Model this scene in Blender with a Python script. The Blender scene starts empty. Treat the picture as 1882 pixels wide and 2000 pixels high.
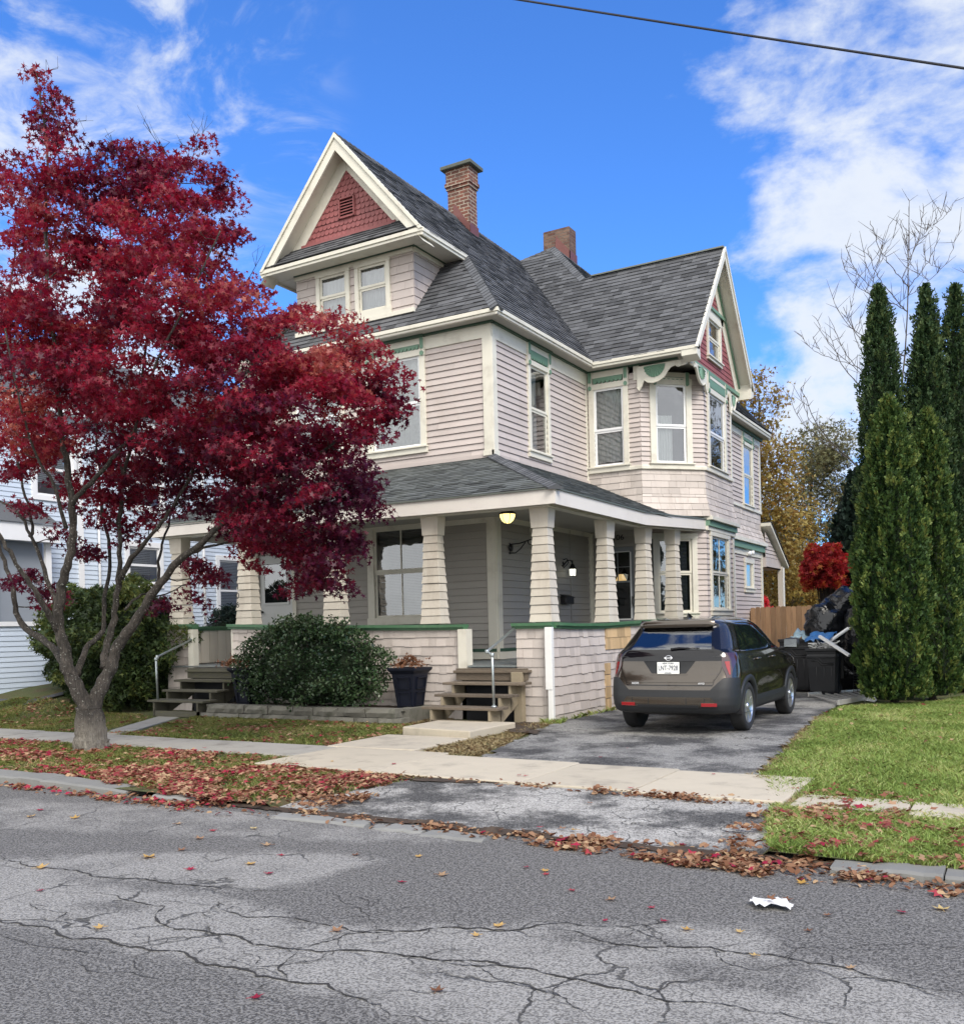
import bpy, math, random
import numpy as np
from math import sin, cos, pi, radians, sqrt
from mathutils import Vector, Matrix, noise as mnoise

# ------------------------------------------------------------------ camera, world, sun, exposure
SC = bpy.context.scene
COL = SC.collection
FPX, PPX, PPY = 1857.0, 941.0, 1228.0          # focal length and principal point in photograph pixels
YAW, ROLL = radians(-30.11), radians(-1.35)
CAM = np.array([0.0, 0.0, 1.6])
_fw = np.array([sin(YAW), cos(YAW), 0.0]); _r0 = np.array([cos(YAW), -sin(YAW), 0.0]); _u0 = np.array([0, 0, 1.0])
_r = cos(ROLL)*_r0 + sin(ROLL)*_u0; _u = -sin(ROLL)*_r0 + cos(ROLL)*_u0
cd = bpy.data.cameras.new('camera'); cam = bpy.data.objects.new('camera', cd); COL.objects.link(cam)
cd.sensor_fit = 'HORIZONTAL'; cd.sensor_width = 36; cd.lens = 36*FPX/1882; cd.shift_y = (PPY-1000)/1882
cd.clip_start = 0.05; cd.clip_end = 5000
cam.matrix_world = Matrix(((_r[0], _u[0], -_fw[0], 0), (_r[1], _u[1], -_fw[1], 0), (_r[2], _u[2], -_fw[2], 1.6), (0, 0, 0, 1)))
SC.camera = cam
SUN_EL, SUN_AZ = 44, 126      # degrees; azimuth measured from +Y towards +X
SUN_STRENGTH, SUN_ANGLE, SKY_STRENGTH, EXPOSURE = 1.9, 26, 0.15, 0.74
SC.view_settings.view_transform = 'Standard'; SC.view_settings.look = 'None'
SC.view_settings.exposure = EXPOSURE; SC.view_settings.gamma = 1; SC.view_settings.use_curve_mapping = False

def ray(x, y): return _r*(x-PPX)/FPX - _u*(y-PPY)/FPX + _fw
def gp(x, y, z=0.0):            # where the line of sight through a photograph point meets the level z
    d = ray(x, y); t = (z-1.6)/d[2]; p = CAM+t*d; return (p[0], p[1])
def dp(x, y, d): return CAM + ray(x, y)*d

W = bpy.data.worlds.new('World'); SC.world = W; W.use_nodes = True
nt = W.node_tree; nt.nodes.clear()
def nd(nt, t, **k):
    n = nt.nodes.new(t)
    for a, v in k.items(): setattr(n, a, v)
    return n
def mth(nt, op, a, b=None, c=None, clamp=False):
    n = nd(nt, 'ShaderNodeMath', operation=op, use_clamp=clamp)
    for i, v in enumerate((a, b, c)):
        if v is None: continue
        if isinstance(v, (int, float)): n.inputs[i].default_value = v
        else: nt.links.new(v, n.inputs[i])
    return n.outputs[0]
def maprange(nt, v, a, b, c=0.0, d=1.0, smooth=True):
    n = nd(nt, 'ShaderNodeMapRange', interpolation_type='SMOOTHSTEP' if smooth else 'LINEAR')
    nt.links.new(v, n.inputs[0])
    for i, x in enumerate((a, b, c, d)): n.inputs[i+1].default_value = x
    return n.outputs[0]
def noise(nt, vec, scale, detail=4, rough=.55, dist=0.0):
    n = nd(nt, 'ShaderNodeTexNoise'); n.inputs['Scale'].default_value = scale; n.inputs['Detail'].default_value = detail
    n.inputs['Roughness'].default_value = rough; n.inputs['Distortion'].default_value = dist
    if vec is not None: nt.links.new(vec, n.inputs['Vector'])
    return n.outputs['Fac']
def mixc(nt, f, a, b, mode='MIX'):
    n = nd(nt, 'ShaderNodeMix', data_type='RGBA', blend_type=mode)
    for i, v in ((0, f), (6, a), (7, b)):
        if isinstance(v, (int, float)): n.inputs[i].default_value = v
        elif isinstance(v, tuple): n.inputs[i].default_value = (v[0], v[1], v[2], 1)
        else: nt.links.new(v, n.inputs[i])
    return n.outputs[2]
sky = nd(nt, 'ShaderNodeTexSky', sky_type='NISHITA', sun_disc=False, sun_elevation=radians(SUN_EL), sun_rotation=radians(SUN_AZ),
         altitude=100, air_density=1.0, dust_density=0.35, ozone_density=2.2)
tc = nd(nt, 'ShaderNodeTexCoord'); gen = tc.outputs['Generated']
mp = nd(nt, 'ShaderNodeMapping'); nt.links.new(gen, mp.inputs['Vector']); mp.inputs['Scale'].default_value = (1.0, 1.0, 1.9)
mp.inputs['Location'].default_value = (3.1, 1.4, .6)
cn = noise(nt, mp.outputs[0], 5.2, 10, .60, .25)
cn2 = noise(nt, mp.outputs[0], 15, 8, .62, .3)
def skyblob(x, y, r0, r1, w):   # a bank of cloud about one direction of the sky
    v = ray(x, y); v = v/np.linalg.norm(v)
    n = nd(nt, 'ShaderNodeVectorMath', operation='DOT_PRODUCT'); nt.links.new(gen, n.inputs[0]); n.inputs[1].default_value = tuple(v)
    return mth(nt, 'MULTIPLY', maprange(nt, n.outputs['Value'], cos(radians(r1)), cos(radians(r0))), w)
tot = None
for b in ((1840, 110, 4, 13, .34), (1620, 180, 1, 8, .27), (1700, 40, 1, 7, .26), (1650, 430, 2, 9, .32), (1540, 820, 1, 9, .26), (1800, 560, 3, 12, .33), (180, 520, 3, 11, .20), (20, 700, 3, 16, .3), (30, 420, 1, 7, .10),
          (570, 300, .3, 4, .16), (400, 150, .3, 6, .15), (620, 330, .3, 3, .1), (-1100, 300, 8, 26, .22), (3500, 500, 15, 50, .25)):
    s = skyblob(*b); tot = s if tot is None else mth(nt, 'MAXIMUM', tot, s)
sx = nd(nt, 'ShaderNodeSeparateXYZ'); nt.links.new(gen, sx.inputs[0])
back = mth(nt, 'MULTIPLY', maprange(nt, sx.outputs['Y'], .25, -.2), .50)   # broken cloud added over the unseen sky, for whiter fill light
tot = mth(nt, 'MAXIMUM', tot, back)
dens = mth(nt, 'ADD', mth(nt, 'ADD', mth(nt, 'MULTIPLY', cn, 1.0), mth(nt, 'MULTIPLY', cn2, .22)), tot)
cl = maprange(nt, dens, .80, 1.03)
shade = maprange(nt, dens, .95, 1.22, 1.0, .68)
bm_ = maprange(nt, sx.outputs['Y'], .25, -.25)  # unseen clouds behind the view made brighter, as added fill light
ccol = mixc(nt, bm_, mixc(nt, shade, (2.05, 2.45, 3.5), (3.55, 3.75, 4.0)), mixc(nt, shade, (5.0, 5.0, 4.9), (9.0, 8.9, 8.6)))
sk2 = mixc(nt, 1.0, sky.outputs[0], (.33, .64, 1.10), 'MULTIPLY')
mp2 = nd(nt, 'ShaderNodeMapping'); nt.links.new(gen, mp2.inputs['Vector']); mp2.inputs['Scale'].default_value = (1.2, 3.5, 6.5); mp2.inputs['Rotation'].default_value = (.5, .35, .9)
cirm = None                                                                   # thin wisps on the left
for b in ((120, 120, 4, 15, 1), (380, 140, 2, 8, .8), (570, 310, .5, 4, .8), (60, 300, 2, 12, 1)):
    s = skyblob(*b); cirm = s if cirm is None else mth(nt, 'MAXIMUM', cirm, s)
cir = mth(nt, 'MULTIPLY', mth(nt, 'MULTIPLY', maprange(nt, noise(nt, mp2.outputs[0], 2.6, 9, .62, 1.2), .42, .74), cirm), .85)
skc = mixc(nt, mth(nt, 'MAXIMUM', mth(nt, 'MULTIPLY', cl, .93), cir), sk2, ccol)
bg = nd(nt, 'ShaderNodeBackground'); nt.links.new(skc, bg.inputs[0]); bg.inputs[1].default_value = SKY_STRENGTH
out = nd(nt, 'ShaderNodeOutputWorld'); nt.links.new(bg.outputs[0], out.inputs[0])
sl = bpy.data.lights.new('sun', 'SUN'); sl.energy = SUN_STRENGTH; sl.angle = radians(SUN_ANGLE); sl.color = (1, .93, .84)
so = bpy.data.objects.new('sun', sl); COL.objects.link(so)
_sd = Vector((cos(radians(SUN_EL))*sin(radians(SUN_AZ)), cos(radians(SUN_EL))*cos(radians(SUN_AZ)), sin(radians(SUN_EL))))
so.rotation_euler = _sd.to_track_quat('Z', 'Y').to_euler()

# ------------------------------------------------------------------ materials
MATS = {}
def new_mat(name):
    m = bpy.data.materials.new(name); m.use_nodes = True; t = m.node_tree; t.nodes.clear()
    o = nd(t, 'ShaderNodeOutputMaterial'); b = nd(t, 'ShaderNodeBsdfPrincipled'); t.links.new(b.outputs[0], o.inputs[0])
    MATS[name] = m
    return m, t, b, o
def setin(t, b, k, v):
    i = b.inputs[k]
    if isinstance(v, tuple): i.default_value = (v[0], v[1], v[2], 1)
    elif isinstance(v, (int, float)): i.default_value = v
    else: t.links.new(v, i)
def obj_co(t):
    return nd(t, 'ShaderNodeTexCoord').outputs['Object']
def attr(t, n='rnd'):
    return nd(t, 'ShaderNodeAttribute', attribute_name=n).outputs['Fac']
def bump(t, b, h, strength=.4, dist=.01):
    n = nd(t, 'ShaderNodeBump'); n.inputs['Strength'].default_value = strength; n.inputs['Distance'].default_value = dist
    t.links.new(h, n.inputs['Height']); t.links.new(n.outputs[0], b.inputs['Normal'])
def sc3(c, k): return tuple(x*k for x in c)
def mat(name, col, rough=.6, var=.12, nscale=6, rnd=.0, bmp=.2, bscale=60, metal=0.0, dirt=None, dirts=1.5, dirtamt=.5, spec=.5, stretch=None, coat=0):
    """painted or raw surface: base colour, a per-piece tone, broad mottling, dirt patches and a fine bump"""
    m, t, b, o = new_mat(name)
    co = obj_co(t)
    if stretch:
        q = nd(t, 'ShaderNodeMapping'); q.inputs['Scale'].default_value = stretch; t.links.new(co, q.inputs['Vector']); cs = q.outputs[0]
    else: cs = co
    c = mixc(t, noise(t, cs, nscale, 5, .6), sc3(col, 1-var), sc3(col, 1+var))
    if rnd: c = mixc(t, attr(t), mixc(t, 1.0, c, (1-rnd,)*3, 'MULTIPLY'), mixc(t, 1.0, c, (1+rnd,)*3, 'MULTIPLY'))
    if dirt: c = mixc(t, mth(t, 'MULTIPLY', maprange(t, noise(t, cs, dirts, 6, .65), .5, .72), dirtamt), c, dirt)
    setin(t, b, 'Base Color', c); setin(t, b, 'Roughness', rough); setin(t, b, 'Metallic', metal); setin(t, b, 'Specular IOR Level', spec)
    if coat: setin(t, b, 'Coat Weight', coat); setin(t, b, 'Coat Roughness', .04)
    if bmp: bump(t, b, noise(t, cs, bscale, 4, .6), bmp, .006)
    return m
SIDING = (.50, .44, .412); CREAM = (.68, .655, .565); WHITE = (.78, .78, .76)
mat('siding_paint', SIDING, .62, .07, 3.2, .09, .15, 40, dirt=(.34, .28, .24), dirts=1.6, dirtamt=.42, stretch=(1, 1, .6))
mat('shake_paint', (.53, .475, .435), .75, .08, 5, .13, .35, 50, dirt=(.30, .25, .21), dirts=3.0, dirtamt=.42, stretch=(1, 1, .25))
mat('column_paint', (.56, .515, .44), .75, .08, 5, .10, .35, 50, dirt=(.33, .28, .22), dirts=3.5, dirtamt=.4, stretch=(1, 1, .2))
mat('porch_wall_greige', (.36, .34, .31), .6, .05, 2.2, .04, .15, 40)  # darker and greyer than the siding colour, for walls under the porch
mat('trim_paint', CREAM, .5, .05, 3, .0, .12, 30, dirt=(.38, .34, .28), dirts=2.2, dirtamt=.4)
mat('fascia_paint', (.72, .68, .63), .5, .04, 3, .0, .1, 30, dirt=(.45, .41, .36), dirts=1.2, dirtamt=.2)
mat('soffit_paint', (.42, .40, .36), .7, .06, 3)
mat('downspout_paint', WHITE, .35, .03, 3, bmp=.03)
mat('green_dark', (.035, .085, .055), .5, .1, 4, .0, .2, 40)
mat('green_rail', (.06, .15, .075), .5, .2, 6, .0, .3, 40, dirt=(.16, .26, .16), dirts=4, dirtamt=.5)
mat('green_mid', (.15, .27, .19), .55, .08, 5, .0, .2, 40)
mat('gable_red', (.27, .085, .085), .65, .08, 5, .12, .3, 50)
mat('gable_red_dark', (.045, .015, .016), .7)
mat('dark_gap', (.03, .028, .026), .9, bmp=0)
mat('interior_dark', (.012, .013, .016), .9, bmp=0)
mat('roof_shingle', (.092, .095, .102), .88, .18, 25, .36, .5, 220, spec=.25)
mat('porch_shingle', (.088, .096, .096), .88, .22, 22, .45, .5, 220, spec=.25, dirt=(.15, .16, .14), dirts=2.5, dirtamt=.4)
mat('hip_shingle', (.118, .124, .136), .9, .1, 30, .22, .4, 220, spec=.2)
mat('ridge_metal', (.16, .18, .16), .5, .15, 6, metal=.3)
mat('flashing', (.16, .06, .055), .55, .2, 5, .0, .2, 30, metal=.2)
mat('stone_cap', (.10, .11, .095), .9, .25, 8, .0, .5, 30)
mat('concrete', (.45, .40, .315), .88, .10, 4, .05, .5, 90, dirt=(.20, .18, .15), dirts=2.2, dirtamt=.5)
mat('concrete_old', (.30, .285, .25), .9, .14, 4, .08, .5, 90, dirt=(.13, .12, .10), dirts=2.2, dirtamt=.6)
mat('curb_stone', (.20, .20, .19), .9, .16, 6, .1, .6, 60, dirt=(.12, .12, .11), dirts=3, dirtamt=.4)
mat('block_stone', (.135, .13, .11), .92, .25, 7, .18, .9, 30, dirt=(.06, .065, .045), dirts=4, dirtamt=.75)
mat('weathered_wood', (.145, .115, .085), .85, .25, 7, .2, .6, 30, dirt=(.07, .06, .05), dirts=5, dirtamt=.7, stretch=(1.2, 8, 8))
mat('new_wood', (.27, .225, .155), .8, .12, 7, .12, .4, 30, dirt=(.2, .18, .15), dirts=5, dirtamt=.4)
mat('raw_cedar', (.50, .35, .19), .75, .15, 9, .25, .3, 40, stretch=(1, 1, .2))
mat('mossy_wood', (.085, .08, .06), .9, .3, 7, .2, .6, 30, dirt=(.12, .12, .045), dirts=4, dirtamt=.6, stretch=(1.2, 8, 8))
mat('mirror_dull', (.30, .32, .33), .1, 0, 5, metal=1, bmp=0)
mat('deck_paint', (.17, .19, .19), .6, .15, 5, .08, .3, 40, dirt=(.22, .17, .12), dirts=3, dirtamt=.5)
mat('fence_wood', (.33, .20, .11), .8, .2, 5, .22, .5, 30, dirt=(.13, .08, .05), dirts=3, dirtamt=.5, stretch=(4, 4, .5))
mat('galvanised', (.42, .46, .46), .38, .12, 12, metal=.75, bmp=.1)
mat('black_metal', (.012, .012, .014), .4, .1, 12, bmp=.1)
mat('planter_plastic', (.007, .009, .018), .5, .2, 8, bmp=.1, spec=.25)
mat('bin_plastic', (.012, .013, .016), .45, .2, 8, bmp=.15)
mat('vinyl_white', (.80, .81, .82), .4, .03, 3, bmp=.02)
mat('door_white', (.66, .67, .66), .42, .03, 3, bmp=.03)
mat('door_grey', (.24, .26, .28), .5, .04, 3, bmp=.05)
mat('blue_siding', (.56, .64, .74), .55, .04, 2, .03, .05, 40)
mat('blue_roof', (.09, .095, .10), .9, .2, 20, .3)
mat('screen_grey', (.26, .29, .33), .6, .05, 3)
mat('curtain', (.50, .50, .48), .9, .25, 7, bmp=.3, bscale=14, stretch=(9, 9, .7))
mat('curtain_lace', (.55, .55, .50), .9, .35, 16, bmp=.4, bscale=30)
mat('blind', (.085, .095, .115), .7, .05, 3, bmp=0)
mat('cardboard', (.45, .27, .11), .85, .15, 3)
mat('aluminium', (.62, .62, .60), .35, .1, 12, metal=.6)
mat('paper_white', (.74, .74, .72), .7, .08, 5)
mat('blue_plastic', (.05, .17, .42), .35, .2, 8)
mat('red_plastic', (.45, .03, .03), .4, .1, 5)
mat('pale_blue_hull', (.38, .52, .60), .35, .1, 4)
mat('cable_black', (.012, .014, .022), .5, bmp=0)
mat('tyre', (.014, .014, .015), .75, .2, 20, bmp=.3, bscale=80)
mat('rim_silver', (.52, .53, .54), .28, .05, 5, metal=.85, bmp=0)
mat('clad_plastic', (.015, .016, .018), .55, .1, 20, bmp=.15, bscale=200)
mat('gloss_black', (.006, .006, .008), .08, 0, 5, bmp=0)
mat('chrome', (.75, .75, .76), .12, 0, 5, metal=1, bmp=0)
mat('plate_white', (.82, .83, .80), .35, .02, 5, bmp=0)
mat('plate_ink', (.01, .015, .06), .5, 0, 5, bmp=0)
mat('lamp_red', (.28, .008, .012), .12, .2, 5, bmp=0, coat=1)
mat('lamp_dark', (.05, .02, .022), .12, .2, 5, bmp=0, coat=1)
mat('car_paint', (.078, .064, .050), .24, .03, 60, metal=.8, bmp=0, coat=1)
mat('seat_dark', (.02, .02, .024), .8, bmp=0)
mat('soil', (.045, .03, .02), .95, .35, 8, .0, .9, 30, dirt=(.12, .08, .05), dirts=6, dirtamt=.6)

def leafmat(name, c1, c2, c3, trans=.35, rough=.5, k=.55):
    """leaf: tone from the per-leaf value (c1..c2..c3), light passes through"""
    m, t, b, o = new_mat(name)
    r = attr(t)
    c = mixc(t, maprange(t, r, 0, .6), c1, c2); c = mixc(t, maprange(t, r, .6, 1.0), c, c3)
    setin(t, b, 'Base Color', c); setin(t, b, 'Roughness', rough); setin(t, b, 'Specular IOR Level', .35)
    tr = nd(t, 'ShaderNodeBsdfTranslucent'); t.links.new(mixc(t, 1.0, c, (k*2.2, k*1.3, k*1.3), 'MULTIPLY'), tr.inputs[0])
    mx = nd(t, 'ShaderNodeMixShader'); mx.inputs[0].default_value = trans
    t.links.new(b.outputs[0], mx.inputs[1]); t.links.new(tr.outputs[0], mx.inputs[2]); t.links.new(mx.outputs[0], o.inputs[0])
    return m
leafmat('maple_leaf', (.055, .005, .024), (.225, .011, .032), (.44, .17, .12), .40, .42, .9)
leafmat('cedar_leaf', (.014, .042, .012), (.055, .110, .024), (.16, .21, .05), .28, .6, .7)
leafmat('cedar_dark', (.010, .032, .012), (.032, .070, .022), (.085, .125, .04), .25, .6, .6)
leafmat('fir_leaf', (.006, .016, .012), (.013, .030, .022), (.025, .05, .03), .1, .6, .4)
leafmat('hedge_leaf', (.018, .036, .012), (.050, .085, .022), (.13, .16, .04), .25, .55, .6)
leafmat('holly_leaf', (.014, .032, .015), (.040, .078, .030), (.10, .14, .07), .12, .28, .5)
leafmat('gold_leaf', (.15, .12, .03), (.33, .255, .06), (.50, .43, .17), .45, .6, .55)
leafmat('sage_leaf', (.075, .08, .04), (.16, .165, .075), (.30, .28, .15), .3, .6, .5)
leafmat('shrub_leaf', (.20, .014, .02), (.40, .03, .035), (.45, .16, .04), .4, .6, .8)
leafmat('pink_leaf', (.40, .03, .05), (.65, .06, .09), (.7, .12, .12), .4, .6, .9)
leafmat('wood_leaf', (.06, .075, .028), (.12, .13, .045), (.24, .19, .06), .3, .7, .5)
leafmat('grass_blade', (.15, .25, .05), (.29, .43, .11), (.56, .62, .28), .35, .6, .75)
leafmat('verge_blade', (.10, .14, .035), (.20, .25, .06), (.40, .37, .16), .3, .6, .7)
leafmat('grass_dry', (.26, .22, .10), (.42, .35, .19), (.55, .47, .28), .35, .6, .5)
leafmat('litter_leaf', (.21, .02, .03), (.27, .13, .08), (.47, .32, .19), .2, .75, .5)
leafmat('litter_brown', (.16, .07, .035), (.26, .14, .08), (.42, .29, .17), .2, .8, .5)
leafmat('litter_red', (.22, .01, .03), (.33, .015, .05), (.36, .05, .06), .2, .6, .5)
leafmat('litter_yellow', (.42, .25, .06), (.50, .33, .12), (.52, .42, .2), .2, .7, .5)

def wood_bark(name, c, c2, spots=0.0):
    m, t, b, o = new_mat(name); co = obj_co(t)
    q = nd(t, 'ShaderNodeMapping'); q.inputs['Scale'].default_value = (1, 1, .18); t.links.new(co, q.inputs['Vector'])
    n1 = maprange(t, noise(t, q.outputs[0], 34, 8, .75), .3, .7); col = mixc(t, n1, c, c2); col = mixc(t, maprange(t, noise(t, co, 7, 5, .65), .45, .7), col, sc3(c, 1.2))
    if spots: col = mixc(t, mth(t, 'MULTIPLY', maprange(t, noise(t, co, 34, 3, .6), .62, .68), spots), col, (.45, .45, .40))
    sp = nd(t, 'ShaderNodeSeparateXYZ'); t.links.new(co, sp.inputs[0])
    if spots:   # pale scurf at the foot of the trunk
        col = mixc(t, maprange(t, mth(t, 'ADD', sp.outputs[2], mth(t, 'MULTIPLY', n1, .3)), .62, .40), col, mixc(t, n1, (.13, .11, .09), (.40, .37, .31)))
    setin(t, b, 'Base Color', col); setin(t, b, 'Roughness', .9); bump(t, b, n1, 1.0, .035)
wood_bark('maple_bark', (.032, .028, .023), (.15, .128, .108), .85)
wood_bark('twig_bark', (.10, .085, .075), (.20, .17, .15))
wood_bark('dark_bark', (.03, .025, .02), (.08, .06, .05))

def glassmat(name, tint=(.85, .9, .92), refl=.22, grough=.02, transp=1.0):
    m, t, b, o = new_mat(name); t.nodes.remove(b)
    tr = nd(t, 'ShaderNodeBsdfTransparent'); tr.inputs[0].default_value = (*tint, 1)
    g = nd(t, 'ShaderNodeBsdfGlossy'); g.inputs['Roughness'].default_value = grough; g.inputs[0].default_value = (.95, .97, 1, 1)
    w = noise(t, obj_co(t), 2.0, 2, .5)
    bp = nd(t, 'ShaderNodeBump'); bp.inputs['Strength'].default_value = .25; bp.inputs['Distance'].default_value = .02
    t.links.new(w, bp.inputs['Height']); t.links.new(bp.outputs[0], g.inputs['Normal'])
    f = nd(t, 'ShaderNodeFresnel'); f.inputs[0].default_value = 1.5
    mx = nd(t, 'ShaderNodeMixShader'); t.links.new(mth(t, 'ADD', mth(t, 'MULTIPLY', f.outputs[0], 1.6), refl, clamp=True), mx.inputs[0])
    t.links.new(tr.outputs[0], mx.inputs[1]); t.links.new(g.outputs[0], mx.inputs[2]); t.links.new(mx.outputs[0], o.inputs[0])
glassmat('window_glass', refl=.12); glassmat('dark_glass', (.35, .38, .40), .03); glassmat('car_glass', (.22, .25, .26), .10, .01)
def emit(name, col, s):
    m, t, b, o = new_mat(name); setin(t, b, 'Base Color', col); setin(t, b, 'Emission Color', col); setin(t, b, 'Emission Strength', s)
emit('lamp_warm', (1, .78, .30), 1.3); emit('lamp_cool', (.95, .95, .78), 1.1); emit('lamp_inside', (1, .62, .25), 1.2)
def bagmat():
    m, t, b, o = new_mat('bag_plastic'); co = obj_co(t)
    setin(t, b, 'Base Color', (.008, .009, .012)); setin(t, b, 'Roughness', .16)
    n = noise(t, co, 5, 2, .5, 1.2); bump(t, b, n, .6, .05)
bagmat()
def brickmat(name, c1, c2, mortar):
    m, t, b, o = new_mat(name); co = obj_co(t)
    geo = nd(t, 'ShaderNodeNewGeometry'); s = nd(t, 'ShaderNodeSeparateXYZ'); t.links.new(co, s.inputs[0])
    cb = nd(t, 'ShaderNodeCombineXYZ'); t.links.new(mth(t, 'ADD', s.outputs[0], s.outputs[1]), cb.inputs[0]); t.links.new(s.outputs[2], cb.inputs[1])
    br = nd(t, 'ShaderNodeTexBrick'); t.links.new(cb.outputs[0], br.inputs['Vector'])
    br.inputs['Color1'].default_value = (*c1, 1); br.inputs['Color2'].default_value = (*c2, 1); br.inputs['Mortar'].default_value = (*mortar, 1)
    br.inputs['Scale'].default_value = 1; br.inputs['Brick Width'].default_value = .235; br.inputs['Row Height'].default_value = .085
    br.inputs['Mortar Size'].default_value = .011; br.inputs['Mortar Smooth'].default_value = .1; br.inputs['Bias'].default_value = -.1
    c = mixc(t, maprange(t, noise(t, co, 5, 5, .6), .45, .75), br.outputs['Color'], (.09, .05, .04))
    setin(t, b, 'Base Color', c); setin(t, b, 'Roughness', .9); bump(t, b, mth(t, 'SUBTRACT', noise(t, co, 50, 3), mth(t, 'MULTIPLY', br.outputs['Fac'], 1.5)), .6, .012)
brickmat('brick_old', (.20, .075, .05), (.10, .045, .035), (.36, .31, .25)); brickmat('brick_pale', (.10, .045, .035), (.21, .135, .10), (.14, .11, .09))

def asphalt(name, dark, light, crackscale=1.6, mott=.8, wearattr=False, crackamt=1.0, mlo=.46, mhi=.62):
    m, t, b, o = new_mat(name); co = obj_co(t)
    f1 = noise(t, co, 70, 2, .7); f2 = noise(t, co, 30, 3, .7); f3 = noise(t, co, 7, 5, .6)
    if wearattr:
        w = maprange(t, mth(t, 'ADD', attr(t, 'wear'), mth(t, 'MULTIPLY', mth(t, 'SUBTRACT', noise(t, co, 2.2, 9, .72), .5), 2.0)), .25, .95)
    else: w = maprange(t, noise(t, co, 1.1, 9, .68), mlo, mhi)
    sp = mth(t, 'MULTIPLY', mth(t, 'SUBTRACT', f1, .5), 3.2)
    dk = mixc(t, maprange(t, mth(t, 'ADD', f1, mth(t, 'MULTIPLY', mth(t, 'SUBTRACT', f2, .5), .5)), .40, .62), sc3(dark, .45), sc3(dark, 1.75))
    lt = mixc(t, maprange(t, mth(t, 'ADD', f1, mth(t, 'MULTIPLY', mth(t, 'SUBTRACT', f2, .5), .5)), .37, .58), sc3(light, .50), sc3(light, 1.25))
    c = mixc(t, mth(t, 'MULTIPLY', w, mott), dk, lt)
    c = mixc(t, mth(t, 'MULTIPLY', mth(t, 'SUBTRACT', f3, .35), .5, clamp=True), c, sc3(dark, .8))
    # fine alligator cracking, mostly in the worn parts
    wv = nd(t, 'ShaderNodeVectorMath', operation='ADD'); t.links.new(co, wv.inputs[0])
    nn = nd(t, 'ShaderNodeTexNoise'); nn.inputs['Scale'].default_value = 3.0; nn.inputs['Detail'].default_value = 5; t.links.new(co, nn.inputs['Vector'])
    sc = nd(t, 'ShaderNodeVectorMath', operation='SCALE'); t.links.new(nn.outputs['Color'], sc.inputs[0]); sc.inputs['Scale'].default_value = .42
    t.links.new(sc.outputs[0], wv.inputs[1])
    vo = nd(t, 'ShaderNodeTexVoronoi', feature='DISTANCE_TO_EDGE'); vo.inputs['Scale'].default_value = crackscale; t.links.new(wv.outputs[0], vo.inputs['Vector'])
    cm = maprange(t, vo.outputs['Distance'], .018, .006)
    cm = mth(t, 'MULTIPLY', cm, maprange(t, noise(t, co, .9, 4, .6), .44, .56))
    cm = mth(t, 'MULTIPLY', cm, mth(t, 'ADD', mth(t, 'MULTIPLY', w, .8), .15))
    cm = mth(t, 'MULTIPLY', cm, crackamt)
    c = mixc(t, mth(t, 'MULTIPLY', cm, .85), c, (.02, .02, .02))
    setin(t, b, 'Base Color', c); setin(t, b, 'Roughness', .85); setin(t, b, 'Specular IOR Level', .3)
    bump(t, b, mth(t, 'SUBTRACT', mth(t, 'ADD', f1, mth(t, 'MULTIPLY', f2, .6)), mth(t, 'MULTIPLY', cm, 1.5)), .75, .012)
asphalt('street_asphalt', (.128, .124, .119), (.285, .277, .262), 1.5, .9, True)
asphalt('drive_asphalt', (.062, .061, .061), (.27, .265, .25), 3.0, 1.0, False, 1, .40, .58)
asphalt('apron_asphalt', (.075, .074, .073), (.38, .37, .35), 2.6, 1.0, False, 1, .40, .56)
asphalt('neighbour_asphalt', (.075, .078, .085), (.10, .10, .11), 1.5, .5, False, .0)
m, t, b, o = new_mat('turf'); co = obj_co(t)
c = mixc(t, noise(t, co, 9, 6, .7), (.055, .055, .02), (.12, .15, .04)); c = mixc(t, maprange(t, noise(t, co, 2.1, 5, .6), .45, .7), c, (.12, .085, .04))
setin(t, b, 'Base Color', c); setin(t, b, 'Roughness', .95); bump(t, b, noise(t, co, 70, 4, .7), .9, .03)

# ------------------------------------------------------------------ mesh helpers
ORG = {}
RS = random.Random(7)
class MB:
    def __init__(s): s.v = []; s.f = []; s.r = []; s.sm = []; s.cut = []
    def add(s, vs, fs, r=.5, sm=False):
        s.cut.append((len(s.v), len(s.f))); o = len(s.v); s.v.extend([tuple(p) for p in vs])
        for f in fs: s.f.append(tuple(i+o for i in f)); s.r.append(r); s.sm.append(sm)
    def pieces(s, name, m, parent=None, bev=0):      # one part for every solid added
        cs = s.cut+[(len(s.v), len(s.f))]; out = []
        for (v0, f0), (v1, f1) in zip(cs[:-1], cs[1:]):
            q = MB(); q.v = s.v[v0:v1]; q.f = [tuple(i-v0 for i in f) for f in s.f[f0:f1]]; q.r = s.r[f0:f1]; q.sm = s.sm[f0:f1]; out.append(q.build(name, m, parent, bev))
        return out
    def build(s, name, m, parent=None, bev=0):
        me = bpy.data.meshes.new(name)
        org = ORG.get(parent.name, (0, 0, 0)) if parent is not None else (0, 0, 0)
        me.from_pydata([(x-org[0], y-org[1], z-org[2]) for x, y, z in s.v], [], s.f)
        a = me.attributes.new('rnd', 'FLOAT', 'FACE'); a.data.foreach_set('value', s.r)
        if any(s.sm): me.polygons.foreach_set('use_smooth', s.sm)
        me.materials.append(MATS[m]); me.update()
        o = bpy.data.objects.new(name, me); COL.objects.link(o)
        if parent is not None: o.parent = parent; ORG[o.name] = org
        if bev:
            b = o.modifiers.new('bevel', 'BEVEL'); b.width = bev; b.segments = 2; b.limit_method = 'ANGLE'
        return o
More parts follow.
